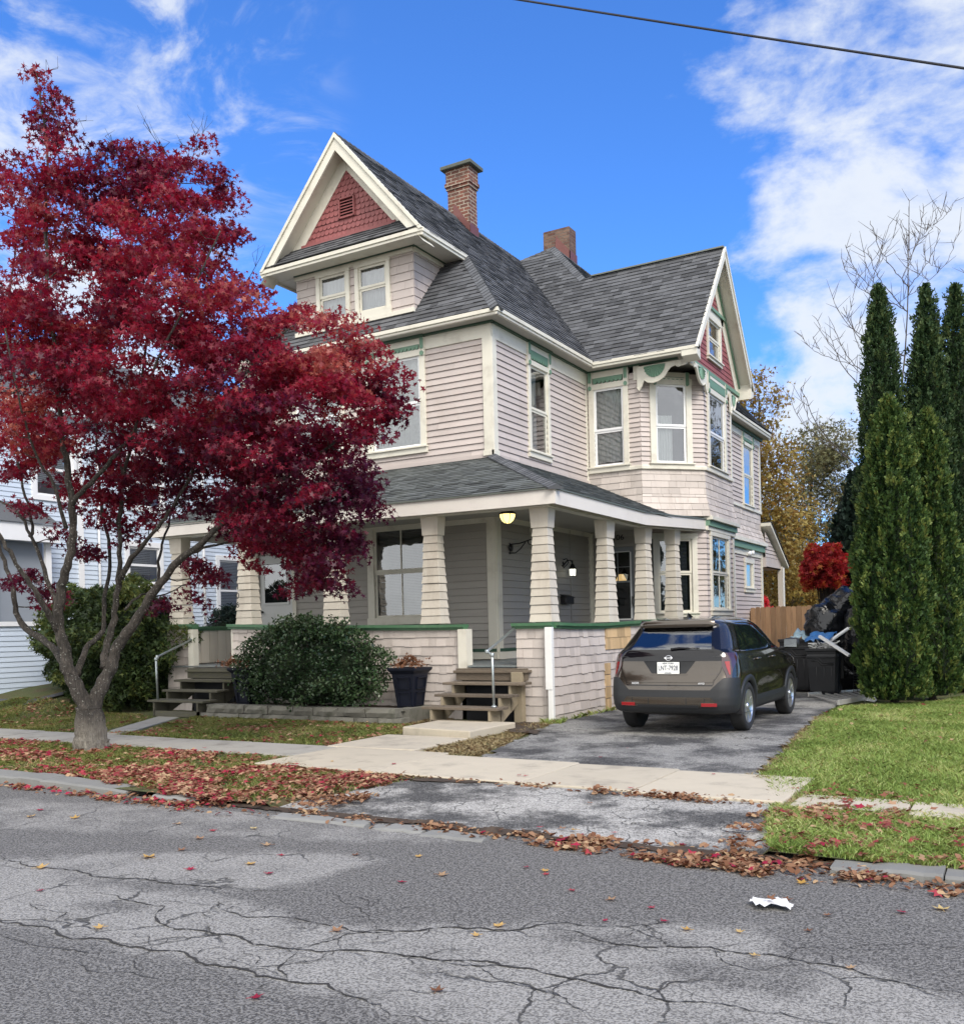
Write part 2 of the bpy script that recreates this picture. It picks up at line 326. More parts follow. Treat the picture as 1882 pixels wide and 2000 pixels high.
def mesh_np(name, V, sizes, idx, rnd, m, parent=None, smooth=False):
    me = bpy.data.meshes.new(name)
    org = ORG.get(parent.name, (0, 0, 0)) if parent is not None else (0, 0, 0)
    V = (np.asarray(V, dtype=np.float64) - np.array(org)).astype(np.float32)
    sizes = np.asarray(sizes, dtype=np.int32); idx = np.asarray(idx, dtype=np.int32)
    me.vertices.add(len(V)); me.vertices.foreach_set('co', V.ravel())
    me.loops.add(len(idx)); me.loops.foreach_set('vertex_index', idx)
    me.polygons.add(len(sizes)); st = np.concatenate([[0], np.cumsum(sizes)[:-1]]).astype(np.int32)
    me.polygons.foreach_set('loop_start', st)
    try: me.polygons.foreach_set('loop_total', sizes)
    except Exception: pass
    if smooth: me.polygons.foreach_set('use_smooth', np.ones(len(sizes), bool))
    me.update(calc_edges=True); me.validate()
    if len(me.polygons) == len(sizes):
        a = me.attributes.new('rnd', 'FLOAT', 'FACE'); a.data.foreach_set('value', np.asarray(rnd, dtype=np.float32))
    me.materials.append(MATS[m])
    o = bpy.data.objects.new(name, me); COL.objects.link(o)
    if parent is not None: o.parent = parent; ORG[o.name] = org
    return o
def tag(o, label=None, cat=None, group=None, kind=None):
    if label: o['label'] = label
    if cat: o['category'] = cat
    if group: o['group'] = group
    if kind: o['kind'] = kind
    return o
def thing(name, loc, label, cat, group=None, kind=None):
    o = bpy.data.objects.new(name, None); COL.objects.link(o); o.location = loc; o.empty_display_size = .2
    ORG[o.name] = tuple(loc); return tag(o, label, cat, group, kind)
def kids(o): return [c for c in COL.objects if c.parent == o]
def copy_tree(o, loc, rz=0, scale=None, label=None, group=None):
    r = o.copy(); COL.objects.link(r); r.location = loc; r.rotation_euler = (0, 0, rz)
    if scale: r.scale = scale
    if label: r['label'] = label
    if group: r['group'] = group
    for c in kids(o):
        d = c.copy(); COL.objects.link(d); d.parent = r
        for e in kids(c):
            g = e.copy(); COL.objects.link(g); g.parent = d
    return r
V3 = lambda *a: np.array(a, float)
BOXF = [(0, 3, 2, 1), (4, 5, 6, 7), (0, 1, 5, 4), (1, 2, 6, 5), (2, 3, 7, 6), (3, 0, 4, 7)]
def box(mb, x0, x1, y0, y1, z0, z1, r=.5):
    mb.add([(x0, y0, z0), (x1, y0, z0), (x1, y1, z0), (x0, y1, z0), (x0, y0, z1), (x1, y0, z1), (x1, y1, z1), (x0, y1, z1)], BOXF, r)
class PL:
    """a plane: origin, horizontal axis u, up axis v, outward normal n"""
    def __init__(s, O, U, Vv=(0, 0, 1)):
        s.O = np.array(O, float); s.U = np.array(U, float); s.U /= np.linalg.norm(s.U)
        s.V = np.array(Vv, float); s.V /= np.linalg.norm(s.V); s.N = np.cross(s.U, s.V)
    def p(s, u, v, d=0.0): return s.O + s.U*u + s.V*v + s.N*d
def lbox(mb, P, u0, u1, v0, v1, d0, d1, r=.5):
    c = [P.p(u, v, d) for d in (d0, d1) for u, v in ((u0, v0), (u1, v0), (u1, v1), (u0, v1))]
    mb.add(c, BOXF, r)
def lpoly(mb, P, pts, d0, d1, r=.5):       # extruded outline in the plane
    n = len(pts); mb.add([P.p(u, v, d0) for u, v in pts]+[P.p(u, v, d1) for u, v in pts],
                         [tuple(range(n))[::-1], tuple(range(n, 2*n))]+[(i, (i+1) % n, n+(i+1) % n, n+i) for i in range(n)], r)
def bar(mb, a, b, w, h, up=(0, 0, 1), r=.5):   # rectangular bar from a to b
    a = np.array(a, float); b = np.array(b, float); d = b-a; d /= np.linalg.norm(d); s = np.cross(d, up); s /= np.linalg.norm(s); t = np.cross(s, d)
    c = []
    for q in (a, b):
        for i, j in ((-1, -1), (1, -1), (1, 1), (-1, 1)): c.append(q+s*w/2*i+t*h/2*j)
    mb.add(c, BOXF, r)
def tube(mb, pts, rad, seg=8, r=.5, cap=True):
    pts = [np.array(p, float) for p in pts]; n = len(pts)
    if isinstance(rad, (int, float)): rad = [rad]*n
    vs = []; pr = None
    for i, p in enumerate(pts):
        d = pts[min(i+1, n-1)]-pts[max(i-1, 0)]; d /= (np.linalg.norm(d)+1e-9)
        if pr is None: pr = np.cross(d, (0.3, .2, 1)) if abs(d[2]) < .9 else np.cross(d, (1, .1, 0))
        a = pr-d*(pr@d); a /= (np.linalg.norm(a)+1e-9); b = np.cross(d, a); pr = a
        for k in range(seg):
            t = 2*pi*k/seg; vs.append(p+(a*cos(t)+b*sin(t))*rad[i])
    fs = [(i*seg+k, i*seg+(k+1) % seg, (i+1)*seg+(k+1) % seg, (i+1)*seg+k) for i in range(n-1) for k in range(seg)]
    if cap: fs += [tuple(range(seg))[::-1], tuple(range((n-1)*seg, n*seg))]
    mb.add(vs, fs, r, True)
def lathe(mb, c, prof, seg=16, r=.5, axis='Z'):
    vs = []
    for rr, z in prof:
        for k in range(seg):
            t = 2*pi*k/seg
            if axis == 'Z': vs.append((c[0]+rr*cos(t), c[1]+rr*sin(t), c[2]+z))
            else: vs.append((c[0]+z, c[1]+rr*cos(t), c[2]+rr*sin(t)))
    n = len(prof)
    mb.add(vs, [(i*seg+k, i*seg+(k+1) % seg, (i+1)*seg+(k+1) % seg, (i+1)*seg+k) for i in range(n-1) for k in range(seg)]+
           [tuple(range(seg))[::-1], tuple(range((n-1)*seg, n*seg))], r, True)
def clip(poly, cl):
    """convex clip of a 2D polygon by a convex counter-clockwise polygon"""
    out = poly
    n = len(cl)
    for i in range(n):
        if not out: return []
        a = cl[i]; b = cl[(i+1) % n]; ex, ey = b[0]-a[0], b[1]-a[1]; inp = out; out = []
        for k in range(len(inp)):
            p, q = inp[k], inp[(k+1) % len(inp)]
            sp = ex*(p[1]-a[1])-ey*(p[0]-a[0]); sq = ex*(q[1]-a[1])-ey*(q[0]-a[0])
            if sp >= -1e-9: out.append(p)
            if (sp > 1e-9 and sq < -1e-9) or (sp < -1e-9 and sq > 1e-9):
                t = sp/(sp-sq); out.append((p[0]+(q[0]-p[0])*t, p[1]+(q[1]-p[1])*t))
    return out if len(out) >= 3 else []
def ccw(poly):
    a = sum(poly[i][0]*poly[(i+1) % len(poly)][1]-poly[(i+1) % len(poly)][0]*poly[i][1] for i in range(len(poly)))
    return poly if a > 0 else poly[::-1]
def spans(u0, u1, v0, v1, holes):
    iv = [(u0, u1)]
    for h in holes:
        if h[2] < v1-1e-6 and h[3] > v0+1e-6:
            nx = []
            for a, b in iv:
                if h[1] <= a or h[0] >= b: nx.append((a, b)); continue
                if h[0] > a: nx.append((a, h[0]))
                if h[1] < b: nx.append((h[1], b))
            iv = nx
    return iv
def tiles(mb, P, poly, course, w=None, lip=.028, base=.004, groove=.013, holes=(), vj=0.0, lj=0.0, gap=.004, seed=1, scale_tip=False, start=None, backing=True, missing=0):
    """lay overlapping boards, shakes or shingles over a convex outline; each is its own slanted solid"""
    R = random.Random(seed); poly = ccw([tuple(p) for p in poly])
    us = [p[0] for p in poly]; vs_ = [p[1] for p in poly]; ua, ub, va, vb = min(us), max(us), min(vs_), max(vs_)
    v = va if start is None else start
    while v < vb-1e-4:
        v1 = v+course
        x = ua-(R.random()*(w[1] if w else 0)); 
        while x < ub:
            ww = R.uniform(*w) if w else (ub-ua+.1)
            dv = R.uniform(-vj, vj); dl = 1+R.uniform(-lj, lj); rr = R.random()
            if missing and R.random() < missing: x += ww; continue
            bl = v+groove+dv
            br_ = sorted([b for h in holes for b in (h[2], h[3]) if bl+1e-4 < b < v1-1e-4])
            cuts = [bl]+br_+[v1]
            for c0, c1 in zip(cuts[:-1], cuts[1:]):
                for a, b in spans(x, x+ww-(gap if w else 0), c0, c1, holes):
                    if scale_tip and c0 == bl:
                        rr2 = (b-a)/2; q = [(a+rr2-rr2*cos(t), c0+rr2*.9-rr2*.9*sin(t)) for t in [pi*i/6 for i in range(7)]]+[(b, c1), (a, c1)]
                    else: q = [(a, c0), (b, c0), (b, c1), (a, c1)]
                    q = clip(q, poly)
                    if not q: continue
                    h = lambda vv: lip*dl-(lip*dl-base)*max(0, min(1, (vv-v)/course))
                    n = len(q)
                    vs = [P.p(u_, v_, h(v_)) for u_, v_ in q]+[P.p(u_, v_, 0) for u_, v_ in q]
                    mb.add(vs, [tuple(range(n))]+[(n+i, n+(i+1) % n, (i+1) % n, i) for i in range(n)], rr)
            x += ww
        v = v1
    if backing:
        bs = sorted(set([va, vb]+[b for h in holes for b in (h[2], h[3]) if va < b < vb]))
        for c0, c1 in zip(bs[:-1], bs[1:]):
            for a, b in spans(ua, ub, c0, c1, holes):
                q = clip([(a, c0), (b, c0), (b, c1), (a, c1)], poly)
                if q: mb.add([P.p(*p, 0) for p in q], [tuple(range(len(q)))], .1)
def text_mesh(name, s, P, u, v, size, mname, parent, d=.004, align='CENTER', ext=.0015, sx=1.0):
    cu = bpy.data.curves.new(name, 'FONT'); cu.body = s; cu.size = size; cu.align_x = align; cu.align_y = 'CENTER'; cu.extrude = ext
    t = bpy.data.objects.new(name+'_tmp', cu); COL.objects.link(t)
    dg = bpy.context.evaluated_depsgraph_get(); me = bpy.data.meshes.new_from_object(t.evaluated_get(dg))
    COL.objects.unlink(t); bpy.data.objects.remove(t)
    o3 = P.p(u, v, d); org = np.array(ORG.get(parent.name, (0, 0, 0))) if parent is not None else np.zeros(3)
    for q in me.vertices: q.co = Vector(tuple(o3-org+P.U*q.co.x*sx+P.V*q.co.y+P.N*q.co.z))
    me.materials.clear(); me.materials.append(MATS[mname]); me.name = name
    o = bpy.data.objects.new(name, me); COL.objects.link(o)
    if parent is not None: o.parent = parent; ORG[o.name] = tuple(org)
    return o
# ------------------------------------------------------------------ ground
def s3(a, b, x):
    t = min(1, max(0, (x-a)/(b-a))); return t*t*(3-2*t)
def inpoly(x, y, P):
    c = False; j = len(P)-1
    for i in range(len(P)):
        if ((P[i][1] > y) != (P[j][1] > y)) and x < (P[j][0]-P[i][0])*(y-P[i][1])/(P[j][1]-P[i][1])+P[i][0]: c = not c
        j = i
    return c
K = 1.0059
APRON = [(-6.35, 6.50), (-6.0, 7.15), (-5.55, 8.22), (-1.8, 8.22), (-1.75, 7.5), (-1.35, 6.50)]
DRIVE = [(-5.62, 9.42), (-6.10, 11.6), (-6.50, 13.40), (-6.44, 17.5), (-6.40, 21.2), (-6.3, 30), (-2.6, 30), (-3.05, 19.0), (-2.92, 15.2), (-2.55, 11.2), (-2.42, 9.42)]
BED = [(-13.35, 12.45), (-8.75, 12.45), (-8.6, 13.5), (-13.35, 13.5)]
def zg(x, y):
    z = .05+.05*s3(8, 14, y)
    z += .012*mnoise.noise(Vector((x*.9, y*.9, 0)))
    if y < 9.7 and inpoly(x, y, [(-6.2, 6), (-5.9, 7.1), (-5.42, 8.2), (-5.3, 9.75), (-2.6, 9.75), (-1.95, 8.2), (-1.85, 7.6), (-1.48, 6)]): z -= .09
    elif -6.7 < x < -2.4 and y >= 9.6 and inpoly(x, y, DRIVE): z -= .05
    if x < -16.3: z += .5*s3(10.0, 14.5, y)*s3(-16.3, -17.5, x)
    return z
def gridmesh(name, xs, ys, zf, m, parent=None, skip=None, wear=None, sm=True):
    nx, ny = len(xs), len(ys)
    V = [(x, y, zf(x, y)) for y in ys for x in xs]; F = []
    for j in range(ny-1):
        for i in range(nx-1):
            if skip and skip((xs[i]+xs[i+1])/2, (ys[j]+ys[j+1])/2): continue
            F.append((j*nx+i, j*nx+i+1, (j+1)*nx+i+1, (j+1)*nx+i))
    me = bpy.data.meshes.new(name); me.from_pydata(V, [], F)
    if wear:
        a = me.attributes.new('wear', 'FLOAT', 'POINT'); a.data.foreach_set('value', [wear(v[0], v[1]) for v in V])
    me.polygons.foreach_set('use_smooth', [sm]*len(F)); me.materials.append(MATS[m]); me.update()
    o = bpy.data.objects.new(name, me); COL.objects.link(o)
    if parent: o.parent = parent
    return o
def fr(a, b, n): return [a+(b-a)*i/n for i in range(n+1)]
far = MB(); far.add([(-400, -400, -.06), (400, -400, -.06), (400, 600, -.06), (-400, 600, -.06)], [(0, 1, 2, 3)]); tag(far.build('ground', 'turf'), kind='structure')
def lp(L): return [gp(x*K, 1650+y*K) for x, y in L]
LIGHT = [lp(L) for L in (
    [(-200, 60), (0, 26), (250, 14), (640, 14), (760, 34), (640, 60), (500, 96), (560, 150), (870, 160), (1270, 152), (1480, 160), (1520, 215), (1700, 246), (1900, 310), (2100, 420), (1900, 480), (1300, 470), (1000, 400), (860, 350), (540, 270), (250, 205), (0, 155), (-200, 150)],)]
DARKP = [lp(L) for L in ([(60, 62), (300, 66), (480, 84), (560, 96), (520, 116), (330, 92), (180, 84)], [(960, 172), (1300, 176), (1360, 205), (1180, 200)], [(1300, 225), (1500, 222), (1700, 262), (1500, 300), (1300, 260)], [(130, 108), (300, 112), (310, 130), (160, 122)])]
LIGHT.append(lp([(-100, -95), (250, -80), (640, -60), (900, -40), (1000, -10), (700, 0), (300, -20), (0, -30)]))
def soft(x, y, P, w=.10):
    n = 0
    for dx, dy in ((0, 0), (w, 0), (-w, 0), (0, w), (0, -w), (w*.7, w*.7), (-w*.7, w*.7), (w*.7, -w*.7), (-w*.7, -w*.7)): n += inpoly(x+dx, y+dy, P)
    return n/9
def wear(x, y):
    if y > 6.3 or x > 3 or x < -14: return .25
    v = max(soft(x, y, LIGHT[0]), .62*soft(x, y, LIGHT[1]))
    for D in DARKP: v -= .6*soft(x, y, D, .07)
    return .16+.72*max(0, v)
XS = [-60, -45, -30, -20]+fr(-14, 3, 240)+[6, 10, 18, 30, 60]
YS = [-14, -9, -5, -2]+fr(0, 6.5, 90)
street = tag(gridmesh('street', XS, YS, lambda x, y: -.02*s3(5.6, 6.4, y)*0+.0, 'street_asphalt', wear=wear), kind='structure')
# cracks in the road surface
CR = MB(); RC = random.Random(5)
def crack(pts, w0, depth=5, amp=.16, z=.004):
    P = [np.array(p) for p in pts]
    for _ in range(depth):
        Q = [P[0]]
        for a, b in zip(P[:-1], P[1:]):
            d = b-a; L = np.linalg.norm(d)
            Q += [(a+b)/2+np.array([-d[1], d[0]])*RC.uniform(-amp, amp), b]
        P = Q; amp *= .92
        if np.mean([np.linalg.norm(b-a) for a, b in zip(P[:-1], P[1:])]) < .035: break
    n = len(P); v = []
    for i, p in enumerate(P):
        d = P[min(i+1, n-1)]-P[max(i-1, 0)]; d = d/(np.linalg.norm(d)+1e-9); s = np.array([-d[1], d[0]])
        w = w0*.62*RC.uniform(.2, 1.4)*min(1, .25+3*min(i, n-1-i)/n)
        v += [(*(p+s*w/2), z), (*(p-s*w/2), z)]
    CR.add(v, [(2*i, 2*i+1, 2*i+3, 2*i+2) for i in range(n-1)])
    return P
CL = [([(-60, 140), (0, 150), (120, 178), (250, 200), (400, 235), (540, 262), (700, 300), (860, 345)], .026), ([(0, 22), (40, 34), (160, 55), (300, 70), (420, 84), (560, 90)], .022),
      ([(100, 93), (250, 110), (320, 120), (340, 165), (440, 175), (580, 205), (760, 212), (880, 225), (1000, 240), (1150, 270), (1260, 295), (1400, 310), (1640, 350)], .026),
      ([(540, 215), (640, 188), (720, 168), (870, 161), (1100, 152), (1330, 150)], .022), ([(320, 110), (480, 142), (640, 158), (760, 170), (870, 161)], .018),
      ([(1040, 165), (1200, 195), (1380, 200), (1500, 215), (1650, 240), (1871, 290)], .024), ([(580, 205), (540, 245), (557, 264)], .018), ([(760, 212), (900, 236), (1010, 240)], .016),
      ([(1200, 160), (1260, 178), (1292, 196)], .016), ([(250, 200), (330, 190), (440, 175)], .013), ([(640, 210), (600, 232), (520, 238), (420, 215)], .011), ([(880, 225), (960, 260), (1100, 300), (1150, 340)], .011),
      ([(1500, 215), (1560, 200), (1700, 196), (1860, 205)], .008), ([(60, 110), (130, 132), (110, 150)], .010), ([(640, 100), (700, 130), (730, 168)], .009), ([(860, 105), (890, 135), (900, 160)], .007), ([(1260, 295), (1300, 270), (1420, 262)], .010), ([(0, 170), (90, 200), (240, 212)], .010),
      ([(130, 225), (260, 250), (420, 262)], .008), ([(1380, 200), (1420, 235), (1560, 260)], .009), ([(700, 300), (760, 285), (900, 290)], .009)]
main = []
for L, w in CL: main += [crack(lp(L), w)]
for k in range(70):      # short side cracks running off the long ones
    P = RC.choice(main[:16]); i = RC.randrange(1, len(P)-1); p = P[i]; a = RC.uniform(0, 2*pi); L = RC.uniform(.08, .35)
    crack([p, p+np.array([cos(a), sin(a)])*L*.5, p+np.array([cos(a+RC.uniform(-.8, .8)), sin(a+.3)])*L], .008, 3, .2, .0045)
crk = CR.build('crack', 'dark_gap', street)
# verge, lawn, yard: one sheet rising a little from the kerb
gx = [-60, -40, -30, -24, -20, -18]+fr(-17, 0, 140)+[1, 2, 3, 5, 8, 14, 30, 60]
gy = fr(6.5, 14, 75)+fr(14.4, 22, 18)+[24, 27, 30, 36, 45, 60, 90, 150]
lawn = tag(gridmesh('lawn', gx, gy, zg, 'turf'), kind='structure')
ap = MB(); ap.add([(x, y, .012+.055*s3(6.5, 8.2, y)) for x, y in APRON]+[(-5.1, 6.48, .008), (-3.3, 6.52, .008)], [(0, 6, 7, 5, 4, 3, 2, 1)])
ax_ = fr(-6.4, -1.3, 40); ay_ = fr(6.48, 8.24, 24)
def wob(x, y, P, a=.06): return inpoly(x+a*mnoise.noise(Vector((x*4, y*4, 1))), y+a*mnoise.noise(Vector((x*4, y*4, 5))), P)
ax_ = fr(-6.5, -1.2, 130); ay_ = fr(6.42, 8.24, 50)
apron = tag(gridmesh('driveway_apron', ax_, ay_, lambda x, y: .010+.055*s3(6.5, 8.2, y)+.008*mnoise.noise(Vector((x*1.5, y*1.5, 3))), 'apron_asphalt', skip=lambda x, y: not wob(x, y, APRON)), kind='structure')
dx_ = fr(-6.7, -2.2, 112); dy_ = fr(9.38, 20, 153)+fr(20.5, 30, 20)
drive = tag(gridmesh('driveway', dx_, dy_, lambda x, y: .078+.035*s3(9.6, 13, y)+.008*mnoise.noise(Vector((x*1.2, y*1.2, 3))), 'drive_asphalt', skip=lambda x, y: not wob(x, y, DRIVE, .1)), kind='structure')
nb = tag(gridmesh('neighbour_driveway', [-21, -19.7, -18.5, -17.6], [8.5, 10, 11.5, 13, 14.5, 16, 20, 26], lambda x, y: .09+.5*s3(10.0, 14.5, y), 'neighbour_asphalt'), kind='structure')
# pavement slabs
sw = MB(); RW = random.Random(11); x = -60.0
def slab(mb, x0, x1, y0, y1, z1, m=0):
    j = [RW.uniform(-.006, .006) for _ in range(4)]; c = [(x0, y0), (x1, y0), (x1, y1), (x0, y1)]
    mb.add([(a, b, -.05) for a, b in c]+[(a, b, z1+k) for (a, b), k in zip(c, j)], BOXF, RW.random())
old = MB()
while x < -7.95: slab(old, x+.012, min(x+1.52, -7.93), 8.98+RW.uniform(-.02, .02), 9.93, .085); x += 1.53
slab(sw, -7.9, -6.22, 8.25, 9.85, .092); slab(sw, -6.2, -4.39, 8.22, 9.66, .09); slab(sw, -4.37, -3.22, 8.2, 9.6, .088); slab(sw, -3.2, -1.85, 8.14, 9.5, .088)
slab(sw, -1.78, -.9, 8.05, 8.62, .086); slab(sw, -.88, .6, 8.0, 8.6, .086); slab(sw, .62, 8, 8.0, 8.9, .085); slab(sw, -8.15, -6.75, 9.87, 11.25, .10)
tag(sw.build('pavement', 'concrete', bev=.012), kind='structure'); 
pa = [gp(*p, .09) for p in ((388/1.9904, 1380+106/1.9904), (480/1.9904, 1380+107/1.9904), (735/1.9904, 1380+32/1.9904), (640/1.9904, 1380+32/1.9904))]
old.add([(a, b, 0) for a, b in pa]+[(a, b, .098) for a, b in pa], BOXF, .4)
tag(old.build('old_pavement', 'concrete_old', bev=.012), kind='structure')
# kerb: old stones along the verge, flush stones in the gutter of the apron
cb = MB(); RK = random.Random(3); x = -60.0
def cstone(x0, x1, y0, y1, z1, z2=None):
    n = 7; top = []; 
    for i in range(n): 
        xx = x0+(x1-x0)*i/(n-1); top.append((xx, y0+RK.uniform(-.02, .02), y1+RK.uniform(-.02, .02), z1+((z2 or z1)-z1)*i/(n-1)+RK.uniform(-.008, .008)))
    v = []
    for xx, a, b, z in top: v += [(xx, a-.01, -.05), (xx, a, z-.015), (xx, a+.03, z), (xx, b, z+.004), (xx, b, -.05)]
    cb.add(v, [(5*i+k, 5*i+5+k, 5*i+6+k, 5*i+1+k) for i in range(n-1) for k in range(4)]+[(4, 3, 2, 1, 0), (5*n-5, 5*n-4, 5*n-3, 5*n-2, 5*n-1)], RK.random())
while x < -9.4: cstone(x+.01, min(x+2.0, -9.3), 6.46, 6.78, .085); x += 2.01
cstone(-9.28, -7.95, 6.46, 6.74, .085, .05); cstone(-7.5, -6.9, 6.40, 6.58, .05)
cstone(-5.75, -4.75, 6.20, 6.36, .018); cstone(-4.7, -4.2, 6.18, 6.34, .016); cstone(-4.15, -3.6, 6.12, 6.30, .016)
cstone(-1.15, -.5, 6.3, 6.52, .03, .055); cstone(-.49, 1.5, 6.3, 6.54, .055); cstone(1.52, 30, 6.3, 6.55, .10)
tag(cb.build('kerb', 'curb_stone'), kind='structure')
S1 = [(-6.9, 6.42), (-3.55, 6.42), (-2.9, 6.40), (-1.1, 6.40), (-1.1, 6.50), (-3, 6.52), (-6.3, 6.56)]; S2 = [(-5.75, 7.98), (-4.8, 8.08), (-4.6, 8.24), (-5.8, 8.26)]; S3 = [(-6.65, 13.1), (-6.0, 11.8), (-6.6, 12.0), (-7.1, 12.9), (-7.0, 13.3)]
tag(gridmesh('soil', fr(-7.2, -1.0, 150), fr(6.2, 13.5, 240), lambda x, y: (.007+.05*s3(6.36, 6.6, y)*.4) if y < 7 else (.074 if y < 9 else .118), 'soil', skip=lambda x, y: not (wob(x, y, S1, .10) or wob(x, y, S2, .12) or wob(x, y, S3, .15))), kind='structure')
bd = gridmesh('garden_bed', fr(-13.3, -8.8, 40), fr(12.6, 13.5, 8), lambda x, y: .30+.03*mnoise.noise(Vector((x*5, y*5, 0))), 'soil'); tag(bd, kind='structure')
# ------------------------------------------------------------------ the house
XS_, YF, YW, XW, XR = -8.72, 15.62, 20.03, -6.35, -7.25
XL = -15.08; XC = -11.9; ZE = 7.50; ZFL = 1.02
CA, CB = (-7.44, YW), (-6.35, 21.12)           # ends of the cut-off corner of the side wing
house = thing('house', (-10.9, 18.5, .05), 'large two-storey house with pinkish beige siding, green trim, steep grey roofs and wrap-around porch', 'house')
PF = PL((XL, YF, 0), (1, 0, 0)); PS = PL((XS_, YF, 0), (0, 1, 0)); PWF = PL((XS_, YW, 0), (1, 0, 0)); PCH = PL((*CA, 0), (1, 1, 0)); PC = PL((XW, CB[1], 0), (0, 1, 0)); PR = PL((XR, 23.4, 0), (0, 1, 0))
LF, LS, LWF, LCH, LC, LR_ = XS_-XL, YW-YF, CA[0]-XS_, sqrt(2)*(CB[0]-CA[0]), 23.34-CB[1], 6.4
def rect(u0, u1, v0, v1): return [(u0, v0), (u1, v0), (u1, v1), (u0, v1)]

def window(P, u0, u1, v0, v1, cas=.12, name='window', mull=0, sashw=.05, midv=None, curtain='curtain', cur=(0, 1, 0, 1), sill=True, glass='window_glass', trim='trim_paint', lower_open=0, blinds=False, head=True, white=False, bottom=.14, cas_v=None, cdep=.10):
    """u0..v1 is the glass-and-sash opening; returns the window part"""
    c = MB(); d = .055
    lbox(c, P, u0-cas, u0, v0-.0, v1, -.02, d); lbox(c, P, u1, u1+cas, v0, v1, -.02, d)
    lbox(c, P, u0-cas-.012, u1+cas+.012, v1, v1+(cas_v or cas), -.02, d+.006)
    lbox(c, P, u0-cas-.02, u1+cas+.02, v0-bottom, v0, -.02, d+.01)
    if sill: lbox(c, P, u0-cas-.035, u1+cas+.035, v0-.035, v0-.002, -.02, d+.045)
    w = c.build(name, trim, house, bev=.004)
    mid = midv if midv is not None else (v0+v1)/2
    s = MB(); sw_ = sashw
    for a, b, dd in ((mid, v1, .020), (v0, mid, .004)):
        lbox(s, P, u0, u0+sw_, a, b, dd-.03, dd); lbox(s, P, u1-sw_, u1, a, b, dd-.03, dd)
        lbox(s, P, u0+sw_, u1-sw_, b-sw_*.9, b, dd-.03, dd-.001); lbox(s, P, u0+sw_, u1-sw_, a, a+sw_, dd-.03, dd-.001)
        if mull: lbox(s, P, (u0+u1)/2-.013, (u0+u1)/2+.013, a+sw_, b-sw_, dd-.026, dd-.004)
    s.build('sash', 'vinyl_white' if white else trim, w)
    g = MB()
    for a, b, dd in ((mid, v1, .004), (v0, mid, -.012)):
        q = [P.p(u0+sw_, a+sw_, dd), P.p(u1-sw_, a+sw_, dd), P.p(u1-sw_, b-sw_*.9, dd), P.p(u0+sw_, b-sw_*.9, dd)]; g.add(q, [(0, 1, 2, 3)])
    g.build('glass_pane', glass, w)
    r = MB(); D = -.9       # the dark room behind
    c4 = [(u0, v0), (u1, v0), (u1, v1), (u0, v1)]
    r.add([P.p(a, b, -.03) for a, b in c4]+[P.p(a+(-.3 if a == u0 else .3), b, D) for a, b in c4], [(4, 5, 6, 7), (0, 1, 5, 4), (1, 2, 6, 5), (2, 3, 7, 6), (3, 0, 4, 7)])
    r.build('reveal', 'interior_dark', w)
    if blinds:
        b = MB(); n = int((v1-v0)/.032)
        for i in range(n):
            z = v0+.02+(v1-v0-.04)*i/n
            for a, e in ((u0+sw_+.02, (u0+u1)/2-.03), ((u0+u1)/2+.03, u1-sw_-.02)): lbox(b, P, a, e, z, z+.017, -.09, -.075)
        b.build('blind', 'blind', w)
    if curtain:
        b = MB(); n = 40; a0, a1 = u0+(u1-u0)*cur[0], u0+(u1-u0)*cur[1]; z0, z1 = v0+(v1-v0)*cur[2], v0+(v1-v0)*cur[3]; vv = []
        for i in range(n+1):
            t = i/n; dd = -cdep+.016*sin(t*pi*13+1)+.008*sin(t*41)
            vv += [P.p(a0+(a1-a0)*t, z0, dd), P.p(a0+(a1-a0)*t, z1, dd*.9-.01)]
        b.add(vv, [(2*i, 2*i+2, 2*i+3, 2*i+1) for i in range(n)], .5, True); b.build('curtain', curtain, w)
    return w
def header(P, u0, u1, v0, v1, name='window_header', hang=5, small=False):
    """green carved panel over a window between two little drop brackets"""
    c = MB(); lbox(c, P, u0, u1, v1-.10, v1+.02, -.01, .052); lbox(c, P, u0-.012, u1+.012, v1-.125, v1-.10, -.01, .075)
    h = c.build(name, 'trim_paint', house)
    g = MB(); n = max(3, int((u1-u0-.10)/.085)); w = (u1-u0-.04)/n; pts = [(u0+.02, v1-.125), (u0+.02, v0+.07)]
    for i in range(n):
        a = u0+.02+i*w
        for k in range(5): t = pi*k/4; pts.append((a+w*.06+w*.44-w*.44*cos(t), v0+.07-.045*sin(t)))
        pts.append((a+w, v0+.085))
    pts += [(u1-.02, v0+.07), (u1-.02, v1-.125)]
    q = []
    for p in pts:
        if not q or abs(p[0]-q[-1][0])+abs(p[1]-q[-1][1]) > 1e-4: q.append(p)
    lpoly(g, P, q, .0, .068); g.build('scallop_panel', 'green_mid', h)
    for a in (u0-.055, u1+.055):
        b = MB(); gg = MB(); g2 = MB()
        lbox(b, P, a-.055, a+.055, v0-.10, v1+.02, -.01, .07); lbox(gg, P, a-.038, a+.038, v1-.20, v1+.024, .0, .085)
        lpoly(g2, P, [(a+.042*cos(t), v0-.06+.048*sin(t)) for t in [2*pi*k/10 for k in range(10)]], .0, .09)
        lpoly(gg, P, [(a-.038, v1-.2), (a-.019, v1-.235), (a, v1-.2)], .0, .084); lpoly(gg, P, [(a, v1-.2), (a+.019, v1-.235), (a+.038, v1-.2)], .0, .084)
        b.build('header_post', 'trim_paint', h); gg.build('drop_ornament', 'green_mid', h); g2.build('round_boss', 'green_mid', h)
    return h
def siding(name, P, poly, m='siding_paint', holes=(), course=.124, **k):
    b = MB(); tiles(b, P, poly, course, lip=.028, base=.004, groove=.013, holes=holes, **k); return b.build(name, m, house)
